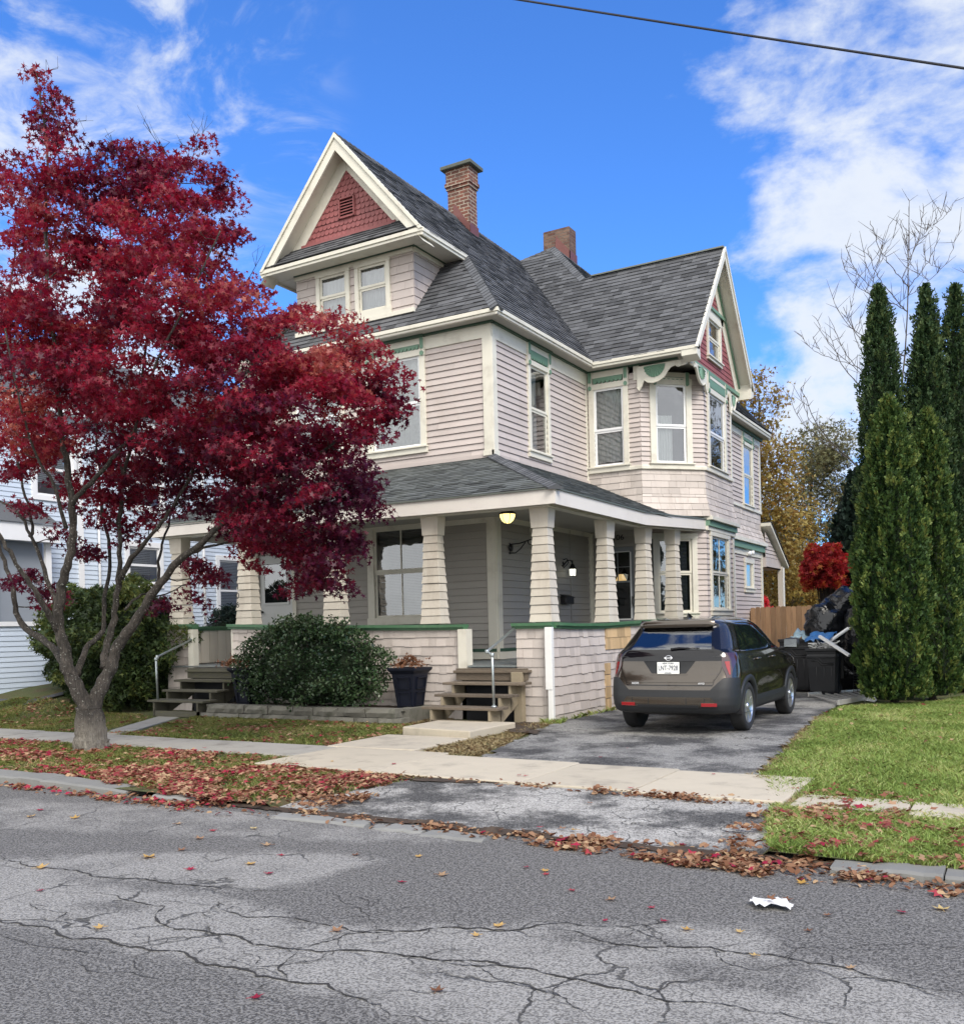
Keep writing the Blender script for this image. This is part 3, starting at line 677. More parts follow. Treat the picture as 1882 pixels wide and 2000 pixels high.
def shakes(name, P, poly, m='shake_paint', holes=(), course=.16, w=(.14, .34), lip=.022, parent=None, **k):
    b = MB(); tiles(b, P, poly, course, w=w, lip=lip, base=.005, groove=.006, holes=holes, lj=.25, **k); return b.build(name, m, parent or house)

# ---- second storey walls
WIN = []      # (plane, opening)
f1 = (4.78-.0, 4.78); 
fw1 = (XC-XL+.42, XC-XL+.42+1.17, 5.22, 6.99); fw2 = (XC-XL-.42-1.17, XC-XL-.42, 5.22, 6.99)
siding('wall', PF, rect(0, LF, 4.74, 7.12), holes=[fw1, fw2], seed=2, w=(1.6, 3.8), gap=.003, vj=.003)
sw1 = (17.15-YF, 17.93-YF, 5.18, 6.91)
siding('wall', PS, rect(0, LS+.02, 4.74, 7.12), holes=[sw1], seed=3, w=(1.4, 3.2), gap=.003, vj=.004)
wa = (-8.53-XS_, -7.82-XS_, 5.20, 6.95)
siding('wall', PWF, rect(0, LWF, 5.12, 7.2), holes=[wa], course=.108, seed=4)
wb = (.36, 1.10, 5.20, 6.95)
siding('wall', PCH, rect(-.0, LCH+.01, 5.12, 7.2), holes=[wb], course=.108, seed=5)
wc = (21.47-CB[1], 22.72-CB[1], 5.20, 6.88)
siding('wall', PC, rect(0, LC, 5.12, 7.3), holes=[wc], course=.108, seed=6)
for fw in (fw1, fw2):
    window(PF, *fw, midv=6.07, white=True, curtain='curtain_lace', cur=(0, 1, 0, 1)); header(PF, fw[0]-.02, fw[1]+.02, 7.08, 7.33)
window(PS, *sw1, midv=6.03, curtain='curtain_lace', cur=(0, .62, 0, .95), cas=.1); header(PS, sw1[0]-.02, sw1[1]+.02, 7.0, 7.33)
window(PWF, *wa, midv=6.0, white=True, curtain='curtain_lace', cur=(0, 1, .06, 1), cas=.12); header(PWF, wa[0]-.02, wa[1]+.02, 7.05, 7.33)
window(PCH, *wb, midv=6.02, white=True, curtain='curtain', cur=(.05, .62, 0, .62), cas=.14); header(PCH, wb[0]+.03, wb[1]-.03, 7.03, 7.2, hang=1)
window(PC, *wc, midv=5.98, white=True, curtain=None, cas=.12); header(PC, wc[0]-.02, wc[1]+.02, 6.97, 7.32)
# flared shingled skirt of the wing under its windows
def flare(p0, p1, q0, q1, z0, z1, seed, name='wall'):
    O = V3(*q0, z0); U = V3(q1[0]-q0[0], q1[1]-q0[1], 0); L = np.linalg.norm(U); Ut = U/L
    top = V3(*p0, z1)-O; a = top@Ut; Vv = top-Ut*a; H = np.linalg.norm(Vv); P = PL(O, Ut, Vv)
    t2 = (V3(*p1, z1)-O)@Ut
    return shakes(name, P, [(0, 0), (L, 0), (t2, H), (a, H)], course=.148, w=(.16, .42), lip=.016, seed=seed)
e = .13
flare((XS_, YW), CA, (XS_, YW-.02), (CA[0]+.01, CA[1]-.02), 4.5, 5.10, 11)
flare((XS_, YW-.02), (CA[0]+.01, CA[1]-.02), (XS_, YW-e), (CA[0]+e*.4, CA[1]-e), 4.05, 4.5, 12)
flare(CA, CB, (CA[0]+.01, CA[1]-.02), (CB[0]+.02, CB[1]-.01), 4.5, 5.10, 13)
flare((CA[0]+.01, CA[1]-.02), (CB[0]+.02, CB[1]-.01), (CA[0]+e*.4, CA[1]-e), (CB[0]+e, CB[1]-e*.4), 4.0, 4.5, 14)
flare(CB, (XW, 23.34), (CB[0]+.02, CB[1]-.01), (XW+.02, 23.34), 4.5, 5.10, 15)
flare((CB[0]+.02, CB[1]-.01), (XW+.02, 23.34), (CB[0]+e, CB[1]-e*.4), (XW+e, 23.36), 4.0, 4.5, 16)
bl = MB()
for P, L in ((PWF, LWF), (PCH, LCH), (PC, LC)): lbox(bl, P, -.02, L+.035, 5.055, 5.125, 0, .06); lbox(bl, P, -.02, L+.03, 5.12, 5.145, 0, .04)
PCb = PL((XW+e, CB[1]-e*.4, 0), (0, 1, 0)); lbox(bl, PCb, -.02, LC+.1, 3.93, 4.02, -.16, .05); lbox(bl, PCb, 0, LC+.06, 3.70, 3.80, -.16, -.06)
bl.pieces('belt_moulding', 'trim_paint', house, bev=.006)
gb = MB(); lbox(gb, PCb, 0, LC+.08, 3.80, 3.93, -.15, -.02); lbox(gb, PL((CA[0], CA[1], 0), (1, 1, 0)), 0, LCH, 3.80, 3.93, -.1, .06); gb.pieces('belt_band', 'green_mid', house)
# ---- rear wall
rw1 = (27.83-23.4, 28.83-23.4, 5.06, 6.80); rw2 = (25.3-23.4, 26.35-23.4, 5.06, 6.80); rws = (27.85-23.4, 28.6-23.4, 2.62, 3.34)
siding('wall', PR, rect(0, LR_, 4.95, 7.0), holes=[rw1, rw2], course=.125, seed=7)
siding('wall', PR, rect(0, LR_, .1, 3.78), holes=[rws], course=.125, seed=8)
for a in (rw1, rw2): window(PR, *a, midv=5.93, cas=.10, curtain=None, glass='window_glass'); header(PR, a[0], a[1], 6.9, 7.14)
window(PR, *rws, midv=2.62, cas=.14, curtain='curtain', name='window')
flare((XR, 23.4), (XR, 29.8), (XR, 23.4), (XR, 29.82), 4.45, 4.95, 17); flare((XR, 23.4), (XR, 29.82), (XR+.14, 23.4), (XR+.14, 29.9), 4.0, 4.45, 18)
rb = MB(); lbox(rb, PR, 0, LR_+.05, 4.93, 5.0, 0, .05); lbox(rb, PR, 0, LR_+.1, 3.92, 4.02, 0, .2); lbox(rb, PR, 0, LR_+.05, 3.56, 3.74, 0, .05); lbox(rb, PR, 0, LR_+.05, 7.0, 7.18, 0, .04)
lbox(rb, PR, LR_-.12, LR_+.03, .1, 3.56, -.03, .045); lbox(rb, PR, LR_-.12, LR_+.02, 5.0, 7.0, -.03, .04); lbox(rb, PR, 26.55-23.4, 26.68-23.4, .1, 3.5, 0, .05)
rb.pieces('rear_trim', 'trim_paint', house); rg = MB(); lbox(rg, PR, 0, LR_+.08, 3.74, 3.92, 0, .13); rg.build('belt_band', 'green_mid', house)
fl = MB(); q = PR.p(28.1-23.4, 3.62, .08)
lathe(fl, q+V3(0, -.05, 0), [(.02, -.08), (.06, -.06), (.075, .06), (.03, .07)], 10, axis='X'); lathe(fl, q+V3(.02, .22, .03), [(.02, -.08), (.06, -.06), (.075, .06), (.03, .07)], 10, axis='X'); lbox(fl, PR, 4.62, 4.78, 3.55, 3.66, 0, .06)
tag(fl.build('flood_light', 'vinyl_white', None), 'twin white floodlights fixed above the small window at the far end of the house', 'floodlight')
# back, left and inner closing walls (plain boards, seen only from aside)
cw = MB()
for a, b in (((XL, 15.7), (XL, 29.8)), ((XL, 29.8), (XR, 29.8)), ((XR, 29.75), (XR, 29.8)), ((XR+.0, 23.34), (XW, 23.34))): cw.add([(*a, .1), (*b, .1), (*b, 7.3), (*a, 7.3)], [(0, 1, 2, 3)])
cw.add([(XL, 16, 7.3), (XS_, 16, 7.3), (XS_, 29.8, 7.3), (XL, 29.8, 7.3)], [(0, 1, 2, 3)])
cw.pieces('rear_wall', 'siding_paint', house)

# ---- trim: frieze, corner boards, cornice
tr = MB()
lbox(tr, PF, 0, LF+.02, 7.09, 7.34, 0, .038); lbox(tr, PS, 0, LS, 7.07, 7.34, 0, .038); lbox(tr, PWF, wa[1]+.25, LWF, 7.03, 7.34, 0, .03); lbox(tr, PC, 0, LC, 7.1, 7.3, 0, .03)
tr.pieces('frieze', 'trim_paint', house)
cbd = MB(); lbox(cbd, PF, LF-.17, LF+.035, 4.96, 7.09, 0, .046); lbox(cbd, PS, -.03, .13, 4.96, 7.07, 0, .046); lbox(cbd, PF, LF-.19, LF+.05, 4.86, 4.96, 0, .06); lbox(cbd, PS, -.06, .15, 4.86, 4.96, 0, .06)
lbox(cbd, PF, 0, .17, 4.9, 7.09, 0, .046); lbox(cbd, PS, LS-.09, LS, 4.9, 7.07, 0, .03); lbox(cbd, PC, LC-.1, LC+.01, 5.1, 7.1, 0, .03)
cbd.pieces('corner_board', 'trim_paint', house, bev=.004)
gs = MB()
lbox(gs, PF, 0, LF+.09, 7.34, 7.43, 0, .10); lbox(gs, PS, -.04, LS, 7.34, 7.43, 0, .09)
lbox(gs, PWF, .09, LWF+.9, 7.34, 7.42, 0, .09); lbox(gs, PR, 0, LR_+.1, 7.18, 7.26, 0, .10)
for fw in (fw1, fw2): lbox(gs, PF, fw[0]-.14, fw[1]+.14, 7.33, 7.42, 0, .13)
lbox(gs, PS, sw1[0]-.14, sw1[1]+.14, 7.33, 7.42, 0, .12)
gs.pieces('eave_strip', 'green_dark', house)
def cornice(mb, a, b, z, out, h=.13, ov0=0, ov1=0, inset=.55):
    """crown moulding and soffit along an eave from a to b (outer edge line), outward direction out"""
    a = V3(*a, 0); b = V3(*b, 0); d = b-a; L = np.linalg.norm(d); P = PL((a[0], a[1], z), d/L); 
    if P.N@V3(*out, 0) < 0: P = PL((b[0], b[1], z), -d/L)
    lbox(mb, P, -ov0, L+ov1, -.075, .0, -.06, .012); lbox(mb, P, -ov0+.01, L+ov1-.01, -h, -.075, -.06, -.014)
    return P, L
cm = MB(); sf = MB(); o = .35
XE, YE = XS_+o, YF-o
cornice(cm, (XL-o, YE), (XE, YE), ZE, (0, -1)); cornice(cm, (XE, YE-.002), (XE, 19.60), ZE, (1, 0)); cornice(cm, (XE-.04, 19.62), (-6.02, 19.62), ZE-.02, (0, -1))
cornice(cm, (XL-o, YE), (XL-o, 30), ZE, (-1, 0)); cornice(cm, (-6.93, 24.4), (-6.93, 30.1), 7.42, (1, 0))
cm.pieces('cornice', 'trim_paint', house, bev=.008)
def flat(mb, x0, x1, y0, y1, z, t=.02): box(mb, x0, x1, y0, y1, z, z+t)
flat(sf, XL-o+.01, XE-.01, YE+.01, YF+.02, ZE-.125); flat(sf, XS_-.02, XE-.011, YF+.02, 19.64, ZE-.126); flat(sf, XS_, -6.05, 19.64, YW+.02, ZE-.127); flat(sf, XS_-.0, XW+.0, YW+.0, 21.2, ZE-.126)
flat(sf, XR, -6.95, 24.4, 30.1, 7.27)
sf.pieces('soffit', 'soffit_paint', house)
# ------------------------------------------------------------------ roofs
SL = 1.156; XRg = -11.9; ZRg = ZE+(XE-XRg)*SL*1.0
ZRg = 7.5+SL*(XE-XRg); XLE = XL-o; F2S = 1.21; YE2 = 19.62
def f2z(y): return 7.45+F2S*(y-YE2)
def roofpoly(name, pts, axis_u, m='roof_shingle', seed=1, parent=None, course=.145, w=(.14, .32), lip=.020, bk=True, missing=0, mbx=None, lift=.0):
    """pts: 3D outline (planar, convex); axis_u: horizontal direction along the courses (outward normal = u x v upwards)"""
    P3 = [V3(*p) for p in pts]; U = V3(*axis_u, 0) if len(axis_u) == 2 else V3(*axis_u); U /= np.linalg.norm(U)
    n = None
    for i in range(2, len(P3)):
        c = np.cross(P3[1]-P3[0], P3[i]-P3[0])
        if np.linalg.norm(c) > 1e-3: n = c/np.linalg.norm(c); break
    if n[2] < 0: n = -n
    Vv = np.cross(n, U); 
    if Vv[2] < 0: U = -U; Vv = np.cross(n, U)
    lo = min(P3, key=lambda p: p[2]); P = PL(lo, U, Vv)
    poly = [((p-lo)@P.U, (p-lo)@P.V) for p in P3]
    mb = mbx or MB(); tiles(mb, P, poly, course, w=w, lip=lip, base=.003, groove=0, vj=.003, lj=.35, gap=.003, seed=seed)
    if mbx is None: return mb.build(name, m, parent or house)
rid = []
ZD = 9.2; XD = XE-(ZD-7.5)/SL; YHIP = YE+(ZD-7.5)/SL; YG = 15.10; YV = lambda z: YE2+(z-7.45)/F2S; XS2 = lambda z: XE-(z-7.5)/SL
r_ = MB()
roofpoly('', [(XE, YE, 7.5), (XE, YV(7.5), 7.5), (XD, YV(ZD), ZD), (XD, YHIP, ZD)], (0, 1), seed=21, mbx=r_)
roofpoly('', [(XD, YG, ZD), (XD, YV(ZD), ZD), (XRg, YV(ZRg), ZRg), (XRg, YG, ZRg)], (0, 1), seed=22, mbx=r_)
roof = r_.build('roof', 'roof_shingle', house)
ML = lambda x: 2*XRg-x
roofpoly('roof', [(ML(XE), YE, 7.5), (ML(XE), 30.1, 7.5), (ML(XD), 30.1, ZD), (ML(XD), YHIP, ZD)], (0, 1), seed=23, w=(1.0, 1.6))
roofpoly('roof', [(ML(XD), YG, ZD), (ML(XD), 30.1, ZD), (XRg, 30.1, ZRg), (XRg, YG, ZRg)], (0, 1), seed=24, w=(.8, 1.6))
# front skirt under the dormer
fs = MB(); yb = YF-.02; zb = 7.5+(yb-YE)*SL; XB = -10.41; xh = XE-(yb-YE)
roofpoly('', [(ML(XE), YE, 7.5), (XE, YE, 7.5), (xh, yb, zb), (ML(xh), yb, zb)], (1, 0), seed=25, mbx=fs)
for sg in (1, -1):
    f = (lambda x: x) if sg == 1 else ML
    roofpoly('', [(f(XB), yb, zb), (f(xh), yb, zb), (f(XD), YHIP, ZD), (f(XB), YHIP, ZD)], (1, 0), seed=26+sg, mbx=fs)
fs.build('roof', 'roof_shingle', house)
# cross gable front slope and the taller hipped block behind it
XA = -6.0; YA = 21.96; ZA = f2z(YA); PK = (-10.94, YE2+(11.80-7.45)/F2S, 11.80)
FT = (PK[0]+(11.80-ZA)/1.08, YA, ZA); cg = MB()
roofpoly('', [(XS2(7.5), YE2, 7.45), (XA, YE2, 7.45), (XA, YA, ZA), (XS2(ZA), YA, ZA)], (1, 0), seed=31, mbx=cg)
roofpoly('', [(XS2(ZA), YA, ZA), FT, PK, (XRg, YV(ZRg), ZRg)], (1, 0), seed=32, mbx=cg)
cg.build('roof', 'roof_shingle', house)
roofpoly('roof', [(XA, YA, ZA), (XA, 2*YA-YE2, 7.45), (-9, 2*YA-YE2, 7.45), (-9, YA, ZA)], (1, 0), seed=33)
# rear block: east slope from its ridge
s_ = 1.08; XR0 = -6.9; ZR0 = 11.8-(XR0-PK[0])*s_
roofpoly('roof', [(FT[0], FT[1], FT[2]), (FT[0], 30.1, FT[2]), (PK[0], 30.1, 11.8), PK], (0, 1), seed=34)
roofpoly('roof', [(XR0, 23.2, ZR0), (XR0, 30.1, ZR0), (FT[0], 30.1, FT[2]), (FT[0], 23.2, FT[2])], (0, 1), seed=35)
rr = MB(); rr.add([(XR0, 30.1, ZR0), (PK[0], 30.1, 11.8), (XRg-1.5, 30.1, 10.0), (XLE, 30.1, 7.5)], [(0, 1, 2, 3)]); rr.add([(PK[0], PK[1], 11.8), (PK[0], 30.1, 11.8), (XRg-.4, 30.1, 10.9), (XRg-.3, PK[1], 10.9)], [(0, 1, 2, 3)])
rr.build('roof_back', 'roof_shingle', house)
# hips: overlapping cap shingles
def caps(mb, a, b, na, nb_, w=.15, step=.13, seed=1):
    a, b = V3(*a), V3(*b); d = b-a; L = np.linalg.norm(d); d /= L; R = random.Random(seed)
    up = V3(0, 0, 1)
    def side(n):
        n = V3(*n); s = np.cross(d, n); s /= np.linalg.norm(s)
        return s
    s1, s2 = side(na), side(nb_); 
    if (s1@V3(*nb_)) > 0: s1 = -s1
    if (s2@V3(*na)) > 0: s2 = -s2
    n = int(L/step)
    for i in range(n+1):
        p = a+d*i*step; q = a+d*min(L, i*step+step*1.25); j = R.uniform(0, 1)
        u = (V3(*na)+V3(*nb_)); u /= np.linalg.norm(u)
        h0, h1 = .045, .026
        v = [p+u*h0, p+s1*w+u*.028, p+s1*w, q+u*h1, q+s1*w+u*.012, q+s1*w, p+s2*w+u*.028, p+s2*w, q+s2*w+u*.012, q+s2*w]
        mb.add(v, [(0, 3, 4, 1), (0, 6, 8, 3), (1, 4, 5, 2), (6, 7, 9, 8), (0, 1, 2), (0, 7, 6), (0, 2, 7)], j)
hp = MB()
nS = V3(SL, 0, 1)/sqrt(1+SL*SL); nF = V3(0, -SL, 1)/sqrt(1+SL*SL); nF2 = V3(0, -F2S, 1)/sqrt(1+F2S**2); nE = V3(s_, 0, 1)/sqrt(1+s_*s_); nW = V3(-SL, 0, 1)/sqrt(1+SL*SL)
caps(hp, (XE, YE, 7.5), (XD, YHIP, ZD), nS, nF, .15, .125, 1); hp.build('hip_cap', 'hip_shingle', house); hp = MB(); caps(hp, FT, PK, nF2, nE, .15, .125, 2); hp.build('hip_cap', 'hip_shingle', house); hp = MB()
caps(hp, (ML(XE), YE, 7.5), (ML(XD), YHIP, ZD), nW, nF, .15, .125, 3)
hp.build('hip_cap', 'hip_shingle', house)
rm = MB(); b2 = MB()
caps(b2, (XRg, YG, ZRg), (XRg, YV(ZRg)+.1, ZRg), nS, nW, .13, .16, 4); caps(b2, PK, (PK[0], 30, 11.8), nE, nW, .13, .16, 5)
caps(b2, (XRg, YV(ZRg), ZRg-.02), PK, nF2, nW, .10, .16, 6)
b2.build('ridge_cap', 'roof_shingle', house)
bar(rm, (FT[0]+.2, YA, ZA+.03), (XA-.02, YA, ZA+.03), .13, .035); rm.build('ridge_strip', 'ridge_metal', house)

# ---- chimneys
def chimney(x0, x1, y0, y1, zb, zt, m, cap, zf):
    b = MB(); box(b, x0, x1, y0, y1, zb, zt)
    if cap:
        for k, (e, a, c) in enumerate(((.03, .50, .43), (.055, .43, .34), (.03, .34, .0))): box(b, x0-e, x1+e, y0-e, y1+e, zt-a+.001*k, zt-c-.001*k)
    c = b.build('chimney', m, roof)
    if cap:
        t = MB(); box(t, x0-.13, x1+.13, y0-.13, y1+.13, zt-.02, zt+.07); box(t, x0+.12, x1-.12, y0+.1, y1-.1, zt+.07, zt+.10); t.build('chimney_cap', 'stone_cap', roof, bev=.015)
    f = MB(); e = .02
    return c, f
c1, f1_ = chimney(-12.13, -11.53, 19.75, 20.12, 10.2, 12.78, 'brick_old', True, 0)
# stepped metal flashing where the shaft meets the slope
P = PL((-12.13, 19.75, 0), (1, 0, 0)); zz = lambda x: 7.5+SL*(XE-x)
lpoly(f1_, P, [(.16, zz(-11.97)-.25), (.62, zz(-11.51)-.1), (.62, zz(-11.51)+.18), (.22, zz(-11.91)+.30), (.16, zz(-11.97)+.22)], 0, .018); P = PL((-11.53, 19.75, 0), (0, 1, 0)); lbox(f1_, P, -.02, .40, zz(-11.53)-.1, zz(-11.53)+.22, 0, .02)
f1_.build('flashing', 'flashing', roof)
xx = on_x = ray(1111.6, 480); k = 24.3/xx[1]; cx = xx[0]*k
c2, f2_ = chimney(cx-.80, cx, 24.3, 24.75, 10.4, 12.78, 'brick_pale', False, 0)
P = PL((cx, 24.3, 0), (0, 1, 0)); ze = lambda x: 11.8-(x-PK[0])*s_
lbox(f2_, P, -.02, .47, ze(cx)-.1, ze(cx)+.25, 0, .02); P = PL((cx-.8, 24.3, 0), (1, 0, 0)); lpoly(f2_, P, [(.36, ze(cx-.44)-.1), (.82, ze(cx)-.1), (.82, ze(cx)+.24), (.40, ze(cx-.4)+.30)], 0, .02)
f2_.build('flashing', 'flashing', roof)

# ---- front dormer box and gable
BX0, BX1 = ML(XB), XB; PD = PL((BX0, YF-.02, 0), (1, 0, 0)); LD = BX1-BX0
dw2 = (-11.74-BX0, -11.05-BX0, 8.08, 9.0); dw1 = (2*XRg+11.05-BX0, 2*XRg+11.74-BX0, 8.08, 9.0)
shakes('dormer_wall', PD, rect(0, LD, 7.86, 9.08), m='siding_paint', holes=[dw1, dw2], course=.165, w=(.22, .45), lip=.02, seed=41)
PDS = PL((BX1, YF-.02, 0), (0, 1, 0))
dside = MB(); tiles(dside, PDS, [(0, 7.86), (1.2, 9.22), (0, 9.08)], .165, w=(.22, .45), lip=.02, base=.005, groove=.006, seed=42); tiles(dside, PDS, [(0, 9.05), (1.16, 9.05), (1.2, 9.2), (0, 9.2)], .165, w=(.22, .45), lip=.02, base=.005, groove=.006, seed=42)
dside.build('dormer_wall', 'siding_paint', house)
bx = MB(); bx.add([(BX0, YF-.02, 7.8), (BX0, YF-.02, 9.2), (BX0, YHIP+.3, 9.2)], [(0, 1, 2)]); bx.build('dormer_wall', 'siding_paint', house)
for d_ in (dw1, dw2): window(PD, *d_, midv=8.56, cas=.09, curtain='curtain', cur=(0, 1, 0, 1), sill=False, name='window')
dt = MB(); lbox(dt, PD, -.02, LD+.02, 9.06, 9.14, 0, .06); lbox(dt, PDS, -.02, 1.15, 9.05, 9.14, 0, .06); lbox(dt, PD, -.03, LD+.03, 7.86, 7.95, 0, .07)
dt.pieces('dormer_trim', 'trim_paint', house, bev=.005)
dg = MB(); lbox(dg, PD, -.02, LD+.08, 9.14, 9.21, 0, .09); lbox(dg, PDS, -.02, 1.2, 9.14, 9.21, 0, .09); dg.pieces('eave_strip', 'green_dark', house)
dc = MB(); cornice(dc, (ML(XD), YG), (XD, YG), 9.25, (0, -1), h=.13); cornice(dc, (XD, YG-.002), (XD, YHIP+.02), 9.235, (1, 0), h=.13); cornice(dc, (ML(XD), YG-.002), (ML(XD), YHIP), 9.235, (-1, 0), h=.13)
flat(dc, ML(XD)+.02, XD-.02, YG+.02, YF, 9.155, .012); flat(dc, BX1-.05, XD-.03, YF, YHIP, 9.15, .01); flat(dc, ML(XD)+.03, BX0+.05, YF, YHIP, 9.15, .01)
dc.pieces('cornice', 'trim_paint', house, bev=.006)
# pent roof strip at the foot of the pediment
roofpoly('pent_roof', [(ML(XD)+.06, YG-.02, 9.27), (XD-.06, YG-.02, 9.27), (XD-.52, 15.46, 9.66), (ML(XD)+.52, 15.46, 9.66)], (1, 0), seed=44, course=.12)
PG = PL((XRg, 15.47, 0), (1, 0, 0)); zr = lambda x: ZRg-SL*abs(x)
ph = 1.14; za = 9.68+ph*SL
gr = MB(); tiles(gr, PG, [(-ph, 9.68), (ph, 9.68), (0, za)], .112, w=(.105, .118), lip=.02, base=.006, groove=.0, lj=.1, gap=.006, seed=45, scale_tip=True, holes=[(-.20, .20, 10.02, 10.46)]); 
gbl = gr.build('gable_wall', 'gable_red', house)
gt = MB()
lbox(gt, PG, -.19, .19, 10.03, 10.05, 0, .05); lbox(gt, PG, -.19, .19, 10.42, 10.45, 0, .05); lbox(gt, PG, -.20, -.17, 10.03, 10.45, 0, .05); lbox(gt, PG, .17, .20, 10.03, 10.45, 0, .05)
for k in range(6):
    z = 10.06+.06*k; gt.add([PG.p(-.17, z, .035), PG.p(.17, z, .035), PG.p(.17, z+.038, .004), PG.p(-.17, z+.038, .004)], [(0, 1, 2, 3)])
    gt.add([PG.p(-.17, z-.006, .035), PG.p(.17, z-.006, .035), PG.p(.17, z, .035), PG.p(-.17, z, .035)], [(0, 1, 2, 3)])
vt = gt.build('vent', 'gable_red', gbl); vb = MB(); lbox(vb, PG, -.18, .18, 10.04, 10.44, -.2, -.03); vb.build('vent_dark', 'gable_red_dark', gbl)
bb = MB(); lbox(bb, PG, -ph-.06, ph+.06, 9.60, 9.70, 0, .045); bb.build('gable_base', 'gable_red', gbl)
def rake(mb, P, xa, za_, xb, zb_, d0, d1, off, th):
    """board following the slope, its top edge `off` below the line a-b (measured square to it), th wide"""
    a, b = V3(xa, za_, 0)[:2], V3(xb, zb_, 0)[:2]; d = b-a; d /= np.linalg.norm(d); n = np.array([d[1], -d[0]]); n = n if n[1] < 0 else -n
    pts = [a+n*off, b+n*off, b+n*(off+th), a+n*(off+th)]
    # square the apex end to the vertical and the foot to the horizontal
    lpoly(mb, P, [tuple(p) for p in pts], d0, d1)
rk = MB(); PGf = PL((XRg, YG, 0), (1, 0, 0)); sl_ = sqrt(1+SL*SL)
def tri_frame(mb, P, hx, zbot, ztop, o0, o1, d0, d1, s):
    """inverted V board: between the roof lines lowered by o0 and by o1 (vertical measure)"""
    for sg in (-1, 1):
        x0 = (ztop-o0-zbot)/s; x1 = (ztop-o1-zbot)/s
        pts = [(0, ztop-o0), (sg*x0, zbot), (sg*x1, zbot), (0, ztop-o1)]
        lpoly(mb, P, pts if sg < 0 else pts[::-1], d0, d1)
hw = XD-XRg
tri_frame(rk, PGf, hw, 9.22, ZRg+.02, 0, .10, -.05, .03, SL); tri_frame(rk, PGf, hw, 9.24, ZRg+.01, .10, .34, -.05, .0, SL)
tri_frame(rk, PG, hw, 9.62, ZRg, .22, ZRg-za, -.0, .022, SL)
rk.pieces('rake_board', 'trim_paint', house, bev=.004)
rs = MB()
for sg in (-1, 1): rs.add([(XRg, YG, ZRg-.22), (XRg+sg*(hw+.0), YG, ZRg-.22-SL*hw), (XRg+sg*hw, 15.5, ZRg-.22-SL*hw), (XRg, 15.5, ZRg-.22)], [(0, 1, 2, 3) if sg < 0 else (3, 2, 1, 0)])
rs.pieces('rake_soffit', 'trim_paint', house)

# ---- side gable over the wing
PGW = PL((XW, YA, 0), (0, 1, 0)); hb = 1.86; zg0 = 7.36; zt_ = zg0+hb*F2S
aw = (-.40, .52, 7.76, 8.62)
gw = MB(); tiles(gw, PGW, [(-hb-.25, zg0), (hb+.25, zg0), (0, zt_+.25*F2S)], .115, w=(.13, .2), lip=.016, base=.004, groove=.004, seed=51, holes=[aw]); 
gw_ = gw.build('gable_wall', 'gable_red', house)
window(PGW, *aw, cas=.085, midv=8.2, curtain='cardboard', cur=(.0, .80, .0, 1), cdep=.055, name='window', bottom=.10)
ge = MB(); x1 = .45; zc = 8.93
lbox(ge, PGW, -(zt_-zc)/F2S-.3, (zt_-zc)/F2S+.3, zc-.20, zc-.06, 0, .03)
tri_frame(ge, PGW, hb, zg0+.02, ZA-.05, .16, .62, 0, .03, F2S); ge.pieces('gable_frieze', 'trim_paint', gw_)
gg = MB(); lbox(gg, PGW, -(zt_-zc)/F2S-.36, (zt_-zc)/F2S+.36, zc-.06, zc+.01, 0, .07); tri_frame(gg, PGW, hb, zg0+.0, ZA-.05, .12, .17, 0, .07, F2S)
lbox(gg, PGW, -1.95, 2.15, 7.29, 7.38, 0, .06); gg.pieces('gable_strip', 'green_mid', gw_)
PGX = PL((XA, YA, 0), (0, 1, 0)); rk2 = MB(); hh = YA-YE2
tri_frame(rk2, PGX, hh, 7.42, ZA+.03, 0, .10, -.03, .025, F2S); tri_frame(rk2, PGX, hh, 7.40, ZA+.02, .10, .27, -.03, .0, F2S)
for sg in (-1, 1): lpoly(rk2, PGX, [(sg*(hh-.26), 7.20), (sg*hh, 7.28), (sg*hh, 7.46), (sg*(hh-.2), 7.60)][::(-1 if sg > 0 else 1)], -.34, .0)
rk2.pieces('rake_board', 'trim_paint', house, bev=.004)
rs = MB()
for sg in (-1, 1): rs.add([(XA, YA, ZA-.12), (XA, YA+sg*hh, ZA-.12-F2S*hh), (XW, YA+sg*hh, ZA-.12-F2S*hh), (XW, YA, ZA-.12)], [(0, 1, 2, 3) if sg > 0 else (3, 2, 1, 0)])
rs.pieces('rake_soffit', 'trim_paint', house)
